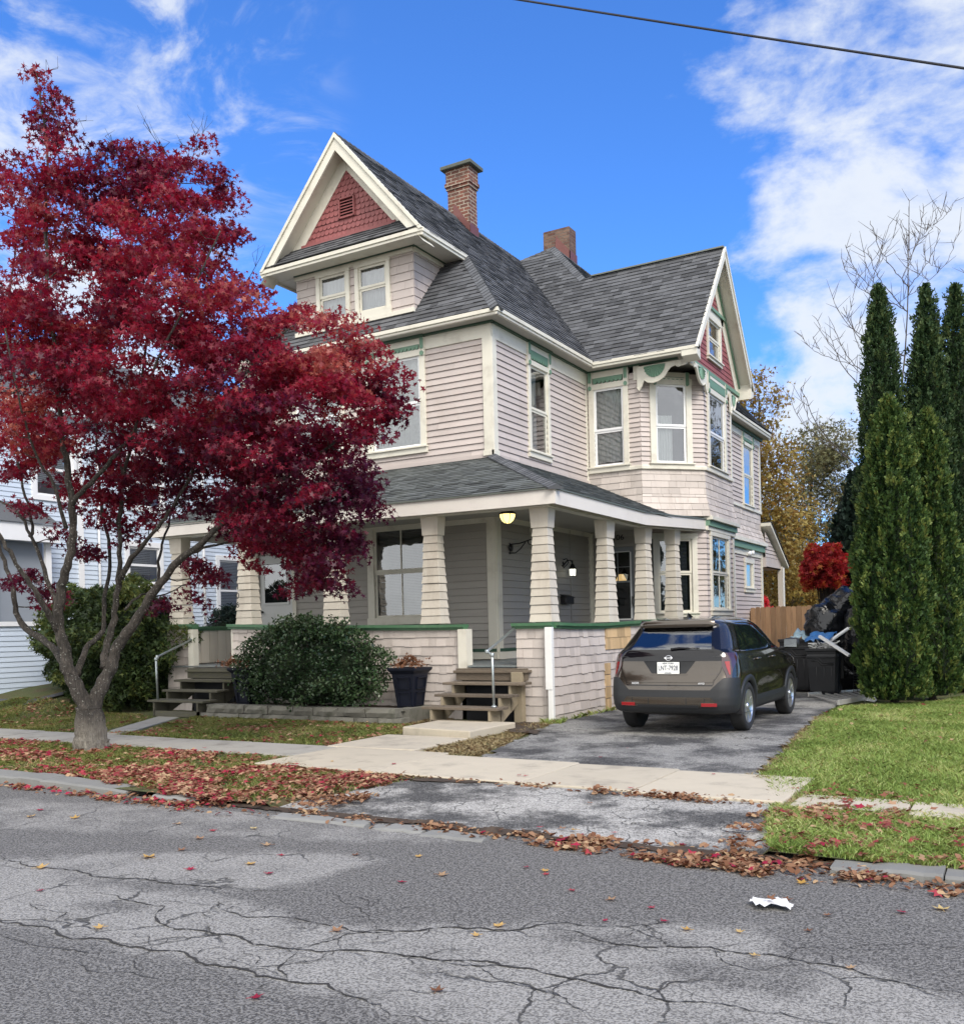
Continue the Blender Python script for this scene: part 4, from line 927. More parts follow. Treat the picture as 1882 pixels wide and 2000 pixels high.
# carved brackets under the overhanging corner of the wing
def bracket(P, u0, u1, z1, m='corner_bracket', flip=False):
    """scrolled board with a pleated green fan, hung under the eave"""
    L = u1-u0; X = (lambda t: u0+t*L) if not flip else (lambda t: u1-t*L); H = .42; b = MB()
    prof = [(0, 0), (0, -.62), (.05, -.72), (.09, -.60), (.12, -.5), (.15, -.42), (.22, -.50), (.33, -.54), (.45, -.50), (.56, -.40), (.62, -.26), (.68, -.16), (.78, -.12), (.9, -.16), (1, -.14), (1, 0)]
    pts = [(X(a), z1+c*.75*1.0) for a, c in prof]
    fan = [(.33-.0, 0)]
    # board as a strip frame, leaving the fan recess
    inner = [(.97, -.05), (.78, -.05), (.62, -.08), (.56, -.22), (.50, -.32), (.44, -.38), (.33, -.42), (.23, -.38), (.17, -.28), (.16, -.10), (.10, -.05)]
    for i in range(len(prof)-1):
        pass
    q = ccw(pts); lpoly(b, P, q, .0, .035); br = b.build(m, 'trim_paint', house)
    g = MB(); n = 11; c = (.36, -.03)
    for i in range(n):
        t0, t1 = pi*i/n, pi*(i+1)/n; tm = (t0+t1)/2; r_ = .20
        f = lambda t, rr: (X(c[0]+rr*cos(t)*1.05), z1+(c[1]-rr*1.72*sin(t))*.75*1.0)
        a0, a1, am = f(t0, r_), f(t1, r_), f(tm, r_*1.03); ce = f(0, .02)
        vs = [P.p(*ce, .06), P.p(*a0, .037), P.p(*am, .062), P.p(*a1, .037)]
        g.add(vs, [(0, 1, 2), (0, 2, 3)] if not flip else [(0, 2, 1), (0, 3, 2)])
    g.build('fan_ornament', 'green_mid', br)
    r2 = MB(); k = 14
    for (cx_, cz_, R_) in ((.84, -.10, .055),): tube(r2, [P.p(X(cx_)+R_*L*cos(2*pi*i/k), z1+cz_*.75-R_*L*sin(2*pi*i/k)-.0, .045) for i in range(k+1)], .014, 6)
    tube(r2, [P.p(X(a), z1+c_*.75, .04) for a, c_ in prof[1:-1]], .016, 6)
    r2.build('scroll_moulding', 'trim_paint', br)
    return br
PBf = PL((-7.44, YW-.06, 0), (1, 0, 0)); PBs = PL((XW+.06, 20.0, 0), (0, 1, 0))
bracket(PBf, -.02, 1.12, 7.30); bracket(PBs, 0.0, 1.16, 7.30, flip=True)
PBr = PL((XW+.05, 23.10, 0), (0, 1, 0)); bracket(PBr, .0, .7, 7.2)
# ------------------------------------------------------------------ porch
YP, XP = 13.26, -6.33                  # fascia faces
def fz(side, t):                       # bottom level of the fascia: the old porch sags at its corner
    if side == 'F': return 3.51+.08*s3(-6.33, -15.3, t)
    return 3.50+.0*t if t < 17.2 else 3.50+.22*(t-17.2)/(21.15-17.2)
HF = .225
pf = MB(); n = 14
ptsF = [(XP, YP)]+[(XP-(9.0)*i/n, YP) for i in range(1, n+1)]
for a, b in zip(ptsF[:-1], ptsF[1:]):
    z0, z1 = fz('F', a[0]), fz('F', b[0]); pf.add([(b[0], YP, z1), (a[0], YP, z0), (a[0], YP, z0+HF), (b[0], YP, z1+HF), (b[0], YP+.03, z1), (a[0], YP+.03, z0), (a[0], YP+.03, z0+HF), (b[0], YP+.03, z1+HF)], [(0, 1, 2, 3), (0, 4, 5, 1), (3, 2, 6, 7), (7, 6, 5, 4)])
ys = [YP, 15.2, 17.2, 19.2, 21.14]
for a, b in zip(ys[:-1], ys[1:]):
    z0, z1 = fz('S', a), fz('S', b); pf.add([(XP, a, z0), (XP, b, z1), (XP, b, z1+HF), (XP, a, z0+HF), (XP-.03, a, z0), (XP-.03, b, z1), (XP-.03, b, z1+HF), (XP-.03, a, z0+HF)], [(0, 1, 2, 3), (0, 4, 5, 1), (3, 2, 6, 7), (7, 6, 5, 4)])
pf.add([(ptsF[-1][0], YP, 3.59), (ptsF[-1][0], YF, 3.59), (ptsF[-1][0], YF, 3.82), (ptsF[-1][0], YP, 3.82)], [(0, 1, 2, 3)])
XPL = ptsF[-1][0]
pf.build('porch_fascia', 'fascia_paint', house)
dr = MB()   # thin drip edge
for a, b in zip(ptsF[:-1], ptsF[1:]): bar(dr, (a[0], YP-.012, fz('F', a[0])+HF+.012), (b[0], YP-.012, fz('F', b[0])+HF+.012), .03, .022)
for a, b in zip(ys[:-1], ys[1:]): bar(dr, (XP+.012, a, fz('S', a)+HF+.012), (XP+.012, b, fz('S', b)+HF+.012), .03, .022)
dr.build('drip_edge', 'ridge_metal', house)
pr_ = MB(); ZT = 4.86; zc_ = 3.51+HF+.025
roofpoly('', [(XPL, YP-.03, 3.59+HF+.03), (XP+.02, YP-.03, zc_), (XS_, YF+.02, ZT), (XPL, YF+.02, ZT)], (1, 0), seed=61, course=.115, w=(.14, .36), lip=.013, mbx=pr_)
# side slope in three pieces so that it follows the sagging eave
def sidepiece(ya, yb, za, zb, xa_top=XS_, seed=1):
    roofpoly('', [(XP+.03, ya, za), (XP+.03, yb, zb), (XS_, yb, ZT+.02), (XS_, max(ya, YF), ZT)] if ya > YP+.5 else [(XP+.03, ya-.03, za), (XP+.03, yb, zb), (XS_, yb, ZT), (XS_, YF, ZT)], (0, 1), seed=seed, course=.115, w=(.14, .36), lip=.013, mbx=pr_)
sidepiece(YP, 17.2, zc_, 3.50+HF+.025, seed=62)
roofpoly('', [(XP+.03, 17.2, 3.725+.02), (XP+.03, 21.2, 3.945+.02), (XS_, 21.2, 5.08), (XS_, 17.2, ZT+.005)], (0, 1), seed=63, course=.115, w=(.14, .36), lip=.013, mbx=pr_)
pr_.build('porch_roof', 'porch_shingle', house)
ph_ = MB(); caps(ph_, (XP+.03, YP-.03, zc_), (XS_, YF, ZT), V3(.45, 0, .9), V3(0, -.45, .9), .13, .12, 7); ph_.build('hip_cap', 'hip_shingle', house)
fls = MB(); lbox(fls, PF, 0, LF, 4.83, 4.90, 0, .03); lbox(fls, PS, 0, LS, 4.83, 4.90, 0, .03); fls.pieces('roof_flashing', 'siding_paint', house)
# ceiling, beam
pc = MB(); flat(pc, XPL+.05, XP-.05, YP+.04, YF, 3.70, .02); flat(pc, XS_, XP-.05, YF, 21.1, 3.72, .02); pc.pieces('porch_ceiling', 'soffit_paint', house)
bm = MB(); bar(bm, (XPL+.1, 13.48, 3.62), (-6.5, 13.48, 3.555), .20, .12); bar(bm, (-6.57, 13.40, 3.55), (-6.57, 17.3, 3.55), .16, .12); bar(bm, (-6.57, 17.3, 3.55), (-6.5, 21.0, 3.74), .16, .12); bm.pieces('porch_beam', 'trim_paint', house)
# deck
dk = MB(); RD = random.Random(8); yy = 13.42
x = -15.1
while x < -6.6: box(dk, x+.003, x+.085, 13.40 if (-8.1 < x < -7.25 or x < -13.45) else 13.52, YF, ZFL-.05, ZFL-.02*s3(YF, 13.4, 0), RD.random()); x += .088
y = YF
while y < 21.1: box(dk, XS_, -6.62, y+.003, y+.085, ZFL-.05, ZFL, RD.random()); y += .088
dk.build('porch_floor', 'deck_paint', house)
# half walls
def rail_z(x): return 1.61+.14*s3(-6.6, -13.4, x)
hw_ = MB(); PH = PL((-15.2, 13.48, 0), (1, 0, 0)); U = lambda x: x+15.2
def hwall(name, P, u0, u1, v0, va, vb, seed, holes=()):
    return shakes(name, P, [(u0, v0), (u1, v0), (u1, vb), (u0, va)], course=.152, w=(.13, .26), lip=.02, seed=seed, vj=.010, holes=holes)
hwall('porch_wall', PH, U(-13.38), U(-8.22), .10, 1.73, 1.60, 71)
hwall('porch_wall', PH, U(-7.18), U(-6.57), .05, 1.61, 1.61, 72)
hwall('porch_wall', PH, U(-15.18), U(-14.52), .10, 1.76, 1.76, 73)
PHS = PL((-6.55, 13.48, 0), (0, 1, 0))
hwall('porch_wall', PHS, .02, 3.72, .05, 1.61, 1.61, 74); hwall('porch_wall', PHS, 3.72, 7.5, .05, 1.61, 1.70, 75)
rc_ = MB(); tiles(rc_, PL((-6.534, 13.48, 0), (0, 1, 0)), rect(2.1, 3.3, 1.18, 1.60), .21, w=(.09, .2), lip=.02, base=.01, groove=.0, seed=3, backing=False); rc_.build('bare_cedar_shakes', 'raw_cedar', house); rc_ = MB(); tiles(rc_, PL((-6.534, 13.48, 0), (0, 1, 0)), rect(2.05, 2.3, .1, .95), .21, w=(.08, .12), lip=.015, base=.01, seed=4, backing=False)
rc_.build('bare_cedar_shakes', 'raw_cedar', house)
ib = MB()      # inner faces and ends
box(ib, -13.38, -8.24, 13.56, 13.60, ZFL, 1.62); box(ib, -7.16, -6.66, 13.56, 13.60, ZFL, 1.60); box(ib, -6.70, -6.66, 13.56, 21, ZFL, 1.60); box(ib, -8.24, -8.08, 13.40, 13.60, .95, 1.60); box(ib, -13.42, -13.36, 13.47, 13.60, .9, 1.70)
box(ib, -14.54, -14.40, 13.42, 13.56, .92, 1.72)
ib.pieces('porch_wall_end', 'trim_paint', house)
vb_ = MB(); y = 13.56
while y < YF: box(vb_, -15.12, -15.09, y+.004, min(y+.235, YF), ZFL, 1.70, RD.random()); y += .24
vb_.build('porch_wall', 'column_paint', house); lw = MB(); lw.add([(-15.2, 13.48, .1), (-15.2, YF, .1), (-15.2, YF, 1.7), (-15.2, 13.48, 1.7)], [(0, 1, 2, 3)]); lw.build('porch_wall', 'shake_paint', house)
gr_ = None     # green rail caps, a little warped
def railcap(p, q, za, zb, sag=0.0, n=10):
    gr_ = MB()
    P_ = [np.array([p[0]+(q[0]-p[0])*i/n, p[1]+(q[1]-p[1])*i/n, za+(zb-za)*i/n-sag*sin(pi*i/n)+RD.uniform(-.004, .004)]) for i in range(n+1)]
    for a, b in zip(P_[:-1], P_[1:]): bar(gr_, a, b, .20, .05, r=RD.random()); bar(gr_, a-V3(0, 0, .045), b-V3(0, 0, .045), .13, .045, r=RD.random())
    gr_.build('porch_rail', 'green_rail', house)
railcap((-13.47, 13.50), (-8.14, 13.50), 1.775, 1.655, .02); railcap((-7.24, 13.50), (-6.52, 13.50), 1.65, 1.65, 0, 3); railcap((-15.25, 13.50), (-14.42, 13.50), 1.80, 1.80, 0, 3); railcap((-6.56, 13.52), (-6.56, 17.2), 1.645, 1.66, .03); railcap((-6.56, 17.2), (-6.5, 20.9), 1.66, 1.74); railcap((-15.12, 13.6), (-15.12, YF), 1.76, 1.76)
# columns: battered piers clad in shakes
def column(x, y, wx, wy, z0, z1, tx=0, seed=0):
    b = MB(); R = random.Random(seed); hcap = .32; n = 11; ch = (z1-hcap-z0)/n
    def ring(z, f, e=0): return [(x+sx*(wx*f/2+e)+tx*(z-z0), y+sy*(wy*f/2+e), z) for sx, sy in ((-1, -1), (1, -1), (1, 1), (-1, 1))]
    for i in range(n):
        za, zb = z0+i*ch, z0+(i+1)*ch; fa = 1.30-.44*(i/n)**.8; fb = 1.30-.44*((i+1)/n)**.8; l = .011+R.uniform(0, .007)
        za_ = za+R.uniform(-.006, .006)+.006
        v = ring(za_, fa, l)+ring(zb, fb, .002); b.add(v, BOXF, R.random())
    v = ring(z1-hcap, .93, .014)+ring(z1, 1.10, .01); b.add(v, BOXF, R.random())
    return b.build('porch_column', 'column_paint', house, bev=.003)
COLS = [(-6.73, 13.60, .29, .22, 1.675, 3.50), (-8.79, 13.58, .30, .21, 1.69, 3.52), (-10.92, 13.58, .30, .21, 1.73, 3.54), (-13.05, 13.58, .31, .21, 1.785, 3.56), (-14.88, 13.58, .30, .22, 1.82, 3.57),
        (-6.66, 15.98, .21, .33, 1.655, 3.50), (-6.66, 17.93, .21, .33, 1.70, 3.53), (-6.66, 19.70, .21, .31, 1.74, 3.62)]
colobj = [column(*c, seed=i+1) for i, c in enumerate(COLS)]
Pn = PL((-13.05, 13.455, 0), (1, 0, 0))
for k, ch_ in enumerate('106'): text_mesh('house_number', ch_, PL((-13.09, 13.40-.008*k, 0), (1, 0, 0)), -.05, 2.51-.175*k, .165, 'black_metal', colobj[3], d=.006, ext=.004)
# downspout at the porch corner
ds = MB(); box(ds, -6.62, -6.50, 13.35, 13.445, .62, 1.60); box(ds, -6.585, -6.50, 13.36, 13.44, .02, .63); ds.build('downspout', 'downspout_paint', house, bev=.008)

# ---- ground-floor walls under the porch
gw1 = (-11.53-XL, -10.22-XL, 1.86, 3.66); dfr = (-14.66-XL, -13.72-XL, ZFL, 3.30)
siding('wall', PF, rect(0, LF, ZFL, 3.72), m='porch_wall_greige', holes=[gw1, dfr], course=.135, seed=81)
siding('wall', PS, rect(0, LS, ZFL, 3.74), m='porch_wall_greige', course=.135, seed=82)
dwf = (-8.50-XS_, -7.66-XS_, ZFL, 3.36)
siding('wall', PWF, rect(0, LWF, ZFL, 3.76), m='porch_wall_greige', holes=[dwf], course=.135, seed=83)
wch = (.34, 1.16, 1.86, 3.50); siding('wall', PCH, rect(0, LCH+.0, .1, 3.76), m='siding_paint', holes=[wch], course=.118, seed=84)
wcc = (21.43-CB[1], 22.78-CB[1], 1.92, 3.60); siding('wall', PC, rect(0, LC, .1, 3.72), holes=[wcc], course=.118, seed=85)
w = window(PF, *gw1, cas=.16, midv=2.78, mull=1, curtain=None, blinds=True, sill=False, glass='window_glass'); 
gs2 = MB(); lbox(gs2, PF, gw1[0]-.2, gw1[1]+.2, gw1[2]-.21, gw1[2]-.145, 0, .10); lbox(gs2, PF, 0, LF, 1.16, 1.22, 0, .05); lbox(gs2, PS, 0, LS, 1.16, 1.22, 0, .05); gs2.pieces('green_sill', 'green_dark', house)
window(PCH, *wch, cas=.13, midv=2.74, curtain=None, blinds=True, mull=0); window(PC, *wcc, cas=.11, midv=2.76, mull=1, curtain='curtain', cur=(.55, 1, 0, 1))
t1 = MB(); lbox(t1, PF, LF-.17, LF+.02, ZFL, 3.70, 0, .045); lbox(t1, PS, -.02, .14, ZFL, 3.70, 0, .046); lbox(t1, PS, 17.03-YF, 17.14-YF, 1.22, 3.70, 0, .03); lbox(t1, PS, LS-.10, LS, ZFL, 3.7, 0, .04); lbox(t1, PWF, 0, .09, ZFL, 3.7, 0, .04)
lbox(t1, PF, 0, LF, 3.60, 3.72, 0, .03); lbox(t1, PS, 0, LS, 3.62, 3.73, 0, .03); lbox(t1, PF, 0, LF, ZFL, 1.16, 0, .04); lbox(t1, PS, 0, LS, ZFL, 1.16, 0, .04); lbox(t1, PC, LC-.1, LC+.02, .1, 3.7, -.01, .03)
t1.pieces('porch_trim', 'trim_paint', house)
bmld = MB(); lbox(bmld, PS, 18.88-YF, 18.90-YF, 1.2, 3.7, .02, .035); bmld.build('conduit', 'porch_wall_greige', house)
# white front door
fd = MB(); D0, D1 = dfr[0], dfr[1]
lbox(fd, PF, D0-.02, D1+.02, ZFL+.02, 3.32, -.05, -.01)
d_ = fd.build('door', 'door_white', house, bev=.004)
f3 = MB(); 
for a, b in ((D0+.10, D0+.40), (D0+.54, D0+.84)): lbox(f3, PF, a, b, 1.20, 2.05, -.01, .0); lbox(f3, PF, a+.04, b-.04, 1.25, 2.0, .0, .008)
lbox(f3, PF, D0+.10, D1-.10, 2.22, 3.16, -.01, .012); f3.build('door_panel', 'door_white', d_, bev=.004)
f4 = MB(); f4.add([PF.p(a, b, .014) for a, b in ((D0+.16, 2.28), (D1-.16, 2.28), (D1-.16, 3.1), (D0+.16, 3.1))], [(0, 1, 2, 3)]); f4.build('door_glass', 'window_glass', d_)
fb = MB(); lbox(fb, PF, D0+.15, D1-.15, 2.27, 3.11, .0125, .0132); fb.build('door_glass_backing', 'interior_dark', d_)
f5 = MB(); q = PF.p(D0+.07, 2.07, 0); tube(f5, [q+V3(0, 0, 0), q+V3(0, -.05, 0)], .022, 8); lathe(f5, q+V3(0, -.07, 0), [(.005, -.03), (.03, -.015), (.03, .015), (.005, .03)], 10, axis='X'); f5.build('door_knob', 'black_metal', d_)
f6 = MB(); lbox(f6, PF, D0-.10, D0-.02, ZFL, 3.42, 0, .05); lbox(f6, PF, D1+.02, D1+.12, ZFL, 3.42, 0, .05); lbox(f6, PF, D0-.10, D1+.12, 3.32, 3.44, 0, .055); f6.build('door_frame', 'trim_paint', d_)
# grey door with glazed top on the wing, lit lamp inside
gd = MB(); D0, D1 = dwf[0], dwf[1]; G0, G1, g0, gm, g1 = -8.36-XS_, -7.76-XS_, 1.75, 2.58, 3.24
for r4 in ((D0, G0, ZFL, 3.36), (G1, D1, ZFL, 3.36), (G0, G1, ZFL, g0), (G0, G1, g1, 3.36)): lbox(gd, PWF, *r4, -.04, .0)
lbox(gd, PWF, (G0+G1)/2-.008, (G0+G1)/2+.008, gm, g1, -.03, -.006); lbox(gd, PWF, G0, G1, (gm+g1)/2-.008, (gm+g1)/2+.008, -.03, -.007); lbox(gd, PWF, G0, G1, gm-.02, gm+.02, -.035, .004)
gd_ = gd.build('door', 'door_grey', house, bev=.003)
g = MB(); g.add([PWF.p(a, b, -.02) for a, b in ((G0, g0), (G1, g0), (G1, g1), (G0, g1))], [(0, 1, 2, 3)]); g.build('door_glass', 'dark_glass', gd_)
g = MB(); lbox(g, PWF, G0-.02, G0, g0, g1, 0, .01); lbox(g, PWF, G1, G1+.03, g0, g1, 0, .012); lbox(g, PWF, G0, G1, g0-.03, g0, 0, .01); lbox(g, PWF, G0, G1, g1, g1+.02, 0, .01); g.build('glass_bead', 'vinyl_white', gd_)
g = MB(); tube(g, [PWF.p(-7.70-XS_, 2.2, .0), PWF.p(-7.70-XS_, 2.24, .06), PWF.p(-7.70-XS_, 2.10, .07), PWF.p(-7.70-XS_, 2.02, .03)], .014, 6); g.build('door_handle', 'black_metal', gd_)
g = MB(); lbox(g, PWF, D0-.09, D0, ZFL, 3.36, -.01, .03); lbox(g, PWF, D1, D1+.1, ZFL, 3.36, -.01, .03); lbox(g, PWF, D0-.09, D1+.1, 3.36, 3.42, -.01, .035); g.build('door_frame', 'porch_wall_greige', gd_)
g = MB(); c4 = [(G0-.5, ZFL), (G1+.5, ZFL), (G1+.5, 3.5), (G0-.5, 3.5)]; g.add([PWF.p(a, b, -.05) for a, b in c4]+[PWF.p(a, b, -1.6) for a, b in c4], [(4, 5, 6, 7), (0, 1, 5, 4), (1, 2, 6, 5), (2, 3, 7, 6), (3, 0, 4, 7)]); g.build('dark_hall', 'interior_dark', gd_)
L1 = PWF.p(-8.20-XS_, 2.62, -.55); g = MB(); lathe(g, L1, [(.04, .16), (.06, .15), (.12, .03), (.125, 0)], 14); g.build('lamp_shade', 'lamp_inside', gd_)
text_mesh('house_number', '106', PWF, -8.02-XS_, 3.57, .17, 'black_metal', house, d=.03, ext=.004, sx=1.15)
np_ = MB(); Pp = PL((-13.40, YF, 0), (1, 0, 0)); lbox(np_, Pp, -.17, .22, 2.40, 2.56, .028, .04); nump = tag(np_.build('number_plate', 'black_metal'), 'small black number plate beside the white front door under the maple', 'number plate')
text_mesh('plate_digits', '112', Pp, .02, 2.48, .13, 'vinyl_white', nump, d=.044)
# fixtures on the porch
Lm = V3(*CAM)+ray(991, 1000)*1; 
def onY(x, y, Y): d = ray(x, y); return CAM+d*(Y/d[1])
def onX(x, y, X): d = ray(x, y); return CAM+d*(X/d[0])
p = onY(991, 1012, 14.5); zc2 = 3.66
cl_ = thing('ceiling_lamp', (p[0], p[1], zc2), 'lit amber glass ceiling lamp just inside the porch corner', 'ceiling lamp')
g = MB(); lathe(g, (p[0], p[1], zc2-.085), [(.02, .085), (.06, .08), (.13, .03), (.155, .015), (.155, 0), (.13, -.005)], 18); g.build('lamp_cap', 'black_metal', cl_)
g = MB(); lathe(g, (p[0], p[1], zc2-.09), [(.135, 0), (.13, -.05), (.10, -.11), (.05, -.15), (.01, -.16)], 18); g.build('lamp_glass', 'lamp_warm', cl_)
g = MB()
for k in range(6):
    t = pi*k/3+.3; tube(g, [(p[0]+r1*cos(t), p[1]+r1*sin(t), zc2-.09+z) for r1, z in ((.138, 0), (.134, -.05), (.104, -.11), (.054, -.153), (.0, -.17))], .005, 5)
g.build('lamp_rib', 'black_metal', cl_)
# wall lantern
q = onX(1000+545/4.62, 1000+545/4.62, XS_+.22); ln = thing('wall_lantern', tuple(q), 'lit black carriage lantern on the porch side wall above the mailbox', 'lantern')
g = MB(); lathe(g, q+V3(0, 0, .07), [(.085, 0), (.08, .02), (.05, .06), (.045, .09), (.015, .12), (.012, .19)], 12); lathe(g, q+V3(0, 0, -.09), [(.02, 0), (.07, .005), (.075, .015)], 12)
for k in range(6): t = pi*k/3; tube(g, [q+V3(.07*cos(t), .07*sin(t), -.08), q+V3(.08*cos(t), .08*sin(t), .075)], .005, 5)
tube(g, [q+V3(0, 0, .2), q+V3(-.03, -.02, .26), q+V3(-.10, -.03, .26), q+V3(-.16, -.03, .2), q+V3(-.2, -.03, .15)], .014, 6)
tube(g, [q+V3(-.20, -.03, .28), q+V3(-.12, -.03, .30), q+V3(-.08, -.03, .22), q+V3(-.12, -.03, .16), q+V3(-.2, -.03, .10)], .01, 6)
lathe(g, q+V3(-.2, -.03, .18), [(.06, -.02), (.06, .0), (.04, .012)], 12, axis='X'); g.build('lantern_frame', 'black_metal', ln)
g = MB(); lathe(g, q, [(.066, -.078), (.074, .07)], 12); g.build('lantern_glass', 'lamp_cool', ln)
# hanging-basket hook
q = onX(840+1100/7.1, 990+570/7.1, XS_+.02); g = MB(); bar(g, q+V3(0, 0, -.12), q+V3(0, 0, .10), .04, .012, up=(1, 0, 0)); o_ = V3(.36, .14, 0); pts = [q+V3(0, 0, .07), q+o_*.5+V3(0, 0, .08), q+o_+V3(0, 0, .14)]
tube(g, pts, .013, 6); tube(g, [q+V3(0, 0, -.10), q+o_*.3+V3(0, 0, -.10), q+o_*.55+V3(0, 0, -.02), q+o_*.8+V3(0, 0, .10)], .011, 6)
ce = q+o_+V3(.02, .01, .10); tube(g, [ce+V3(.93*.05*cos(t), .36*.05*cos(t), .05*sin(t)) for t in [pi*.7-2*pi*i/12 for i in range(12)]], .010, 6); lathe(g, q+V3(.03, 0, 0), [(.01, -.01), (.07, 0), (.07, .012), (.01, .02)], 10, axis='X')
tag(g.build('plant_hook', 'black_metal'), 'black scrolled iron plant hook on the siding behind the lit ceiling lamp', 'hook')
# mailbox
q = onX(1000+497/4.62, 1000+790/4.62, XS_+.09); g = MB(); box(g, q[0]-.07, q[0]+.07, q[1]-.21, q[1]+.21, q[2]-.10, q[2]+.07)
mbx = g.build('mailbox', 'black_metal', bev=.02); tag(mbx, 'small black mailbox on the porch side wall under the lantern', 'mailbox')
g = MB(); g.add([(q[0]-.075, q[1]-.22, q[2]+.11), (q[0]+.085, q[1]-.22, q[2]+.05), (q[0]+.085, q[1]+.22, q[2]+.05), (q[0]-.075, q[1]+.22, q[2]+.11), (q[0]-.075, q[1]-.22, q[2]+.10), (q[0]+.085, q[1]-.22, q[2]+.035), (q[0]+.085, q[1]+.22, q[2]+.035), (q[0]-.075, q[1]+.22, q[2]+.10)], BOXF); g.build('mailbox_lid', 'black_metal', mbx)

# ---- wooden steps
def steps(x0, x1, m, name, lbl, cat='steps', threshold=True, plinth=True):
    s = thing(name, ((x0+x1)/2, 12.9, .1), lbl, cat)
    R = random.Random(int(-x0*10))
    for k, (ya, yb, z) in enumerate(((12.98, 13.34, .745), (12.68, 13.02, .575), (12.34, 12.72, .405))):
        g = MB()
        for j in range(2): w = (yb-ya)/2; box(g, x0+R.uniform(-.02, .02), x1-(.0 if k == 0 else .06)+R.uniform(-.02, .02), ya+j*w+.004, ya+(j+1)*w-.004, z-.04, z+R.uniform(-.004, .004), R.random())
        g.build('tread', m[0], s, bev=.005)
    for x in (x0+.16, x1-.22):
        g = MB(); P = PL((x, 12.34, 0), (0, 1, 0)); pts = [(.02, .10), (.22, .10), (1.02, .50), (1.02, .70), (.66, .70), (.66, .53), (.34, .53), (.34, .36), (.02, .36)]
        # saw-tooth string in convex pieces
        for q in ([(.02, .10), (.36, .10), (.36, .36), (.02, .36)], [(.34, .12), (.70, .30), (.70, .53), (.34, .53)], [(.68, .28), (1.02, .46), (1.02, .70), (.68, .70)]): lpoly(g, P, q, -.02, .02)
        g.build('stringer', m[1], s)
    if threshold:
        g = MB(); box(g, x0+.05, x1-.08, 13.30, 13.40, .76, .955, .3); box(g, x0+.02, x1-.05, 13.26, 13.47, .885, .925, .6); g.build('threshold_board', m[0], s, bev=.006)
    if plinth: g = MB(); box(g, x0+.16, x1-.2, 12.36, 12.40, .10, .205); g.build('bottom_board', m[0], s)
    return s
st = steps(-8.28, -6.86, ('weathered_wood', 'new_wood'), 'wooden_steps', 'weathered grey wooden steps leading up to the opening near the porch corner')
g = MB(); box(g, -7.14, -6.99, 13.26, 13.38, .08, .86); box(g, -7.16, -6.97, 13.22, 13.30, .70, .90); g.build('side_post', 'new_wood', st, bev=.006)
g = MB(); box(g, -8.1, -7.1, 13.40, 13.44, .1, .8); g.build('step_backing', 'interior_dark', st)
st2 = steps(-14.50, -12.98, ('mossy_wood', 'mossy_wood'), 'mossy_steps', 'dark mossy wooden steps at the left end of the porch beside the hedge')
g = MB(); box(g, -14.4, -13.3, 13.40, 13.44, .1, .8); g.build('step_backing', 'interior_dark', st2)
def handrail(pts, lbl):
    g = MB(); tube(g, pts, .021, 10); 
    for p in pts[1:-1]: lathe(g, V3(*p)-V3(0, 0, .03), [(.028, 0), (.031, .01), (.031, .05), (.026, .06)], 10)
    lathe(g, V3(*pts[0]), [(.045, 0), (.045, .012), (.026, .03)], 10); lathe(g, V3(*pts[-1]), [(.03, -.04), (.034, 0), (.03, .03)], 10)
    return tag(g.build('handrail', 'galvanised'), lbl, 'handrail')
handrail([(-7.06, 12.48, .41), (-7.07, 12.48, 1.20), (-7.17, 12.50, 1.25), (-7.20, 13.47, 1.60)], 'grey pipe handrail rising beside the weathered wooden steps')
handrail([(-14.33, 12.45, .36), (-14.35, 12.45, 1.17), (-14.37, 12.5, 1.21), (-14.46, 13.44, 1.52)], 'thin grey pipe handrail by the mossy steps in front of the hedge')
g = MB(); c = [(-7.98, 11.38), (-6.72, 11.18), (-6.68, 12.45), (-8.0, 12.5)]; g.add([(a, b, .02) for a, b in c]+[(a, b, .20) for a, b in c], BOXF); tag(g.build('concrete_step', 'concrete', bev=.02), 'low concrete block step at the foot of the weathered wooden steps', 'step')
# retaining wall of rough blocks: each course one run of stones
rw_ = thing('retaining_wall', (-11, 12.45, .08), 'low garden wall of rough grey blocks in front of the round bush', 'garden wall')
R = random.Random(4)
for k, (z0, z1) in enumerate(((.04, .195), (.2, .345))):
    x = -13.3+(.0 if k == 0 else .25); 
    while x < -8.9:
        L = R.uniform(.42, .62); e = min(x+L, -8.72-.02*k); y0 = 12.42+.02*k+R.uniform(-.015, .015)
        g = MB(); N = 5
        vs = []; 
        for j, z in enumerate((z0, (z0+z1)/2, z1)):
            for i in range(N+1): vs.append((x+.006+(e-x-.012)*i/N, y0-(.028*sin(pi*i/N)**.5 if j == 1 else 0)+R.uniform(-.014, .014), z-(.004 if j == 2 else 0)+R.uniform(-.005, .005)))
        for i in range(N+1): vs.append((x+.006+(e-x-.012)*i/N, y0+.24, z1-.004))
        f = [(j*(N+1)+i, j*(N+1)+i+1, (j+1)*(N+1)+i+1, (j+1)*(N+1)+i) for j in range(3) for i in range(N)]
        vs += [(x+.006, y0+.24, z0), (e-.006, y0+.24, z0)]; a = len(vs)-2
        f += [(0, N+1, 2*(N+1), 3*(N+1), a), (N, a+1, 3*(N+1)+N, 2*(N+1)+N, N+1+N)]
        g.add(vs, f, R.random()); g.build('block', 'block_stone', rw_); x = e
g = MB(); box(g, -8.97, -8.72, 12.66, 13.45, .05, .335); g.build('block', 'block_stone', rw_)
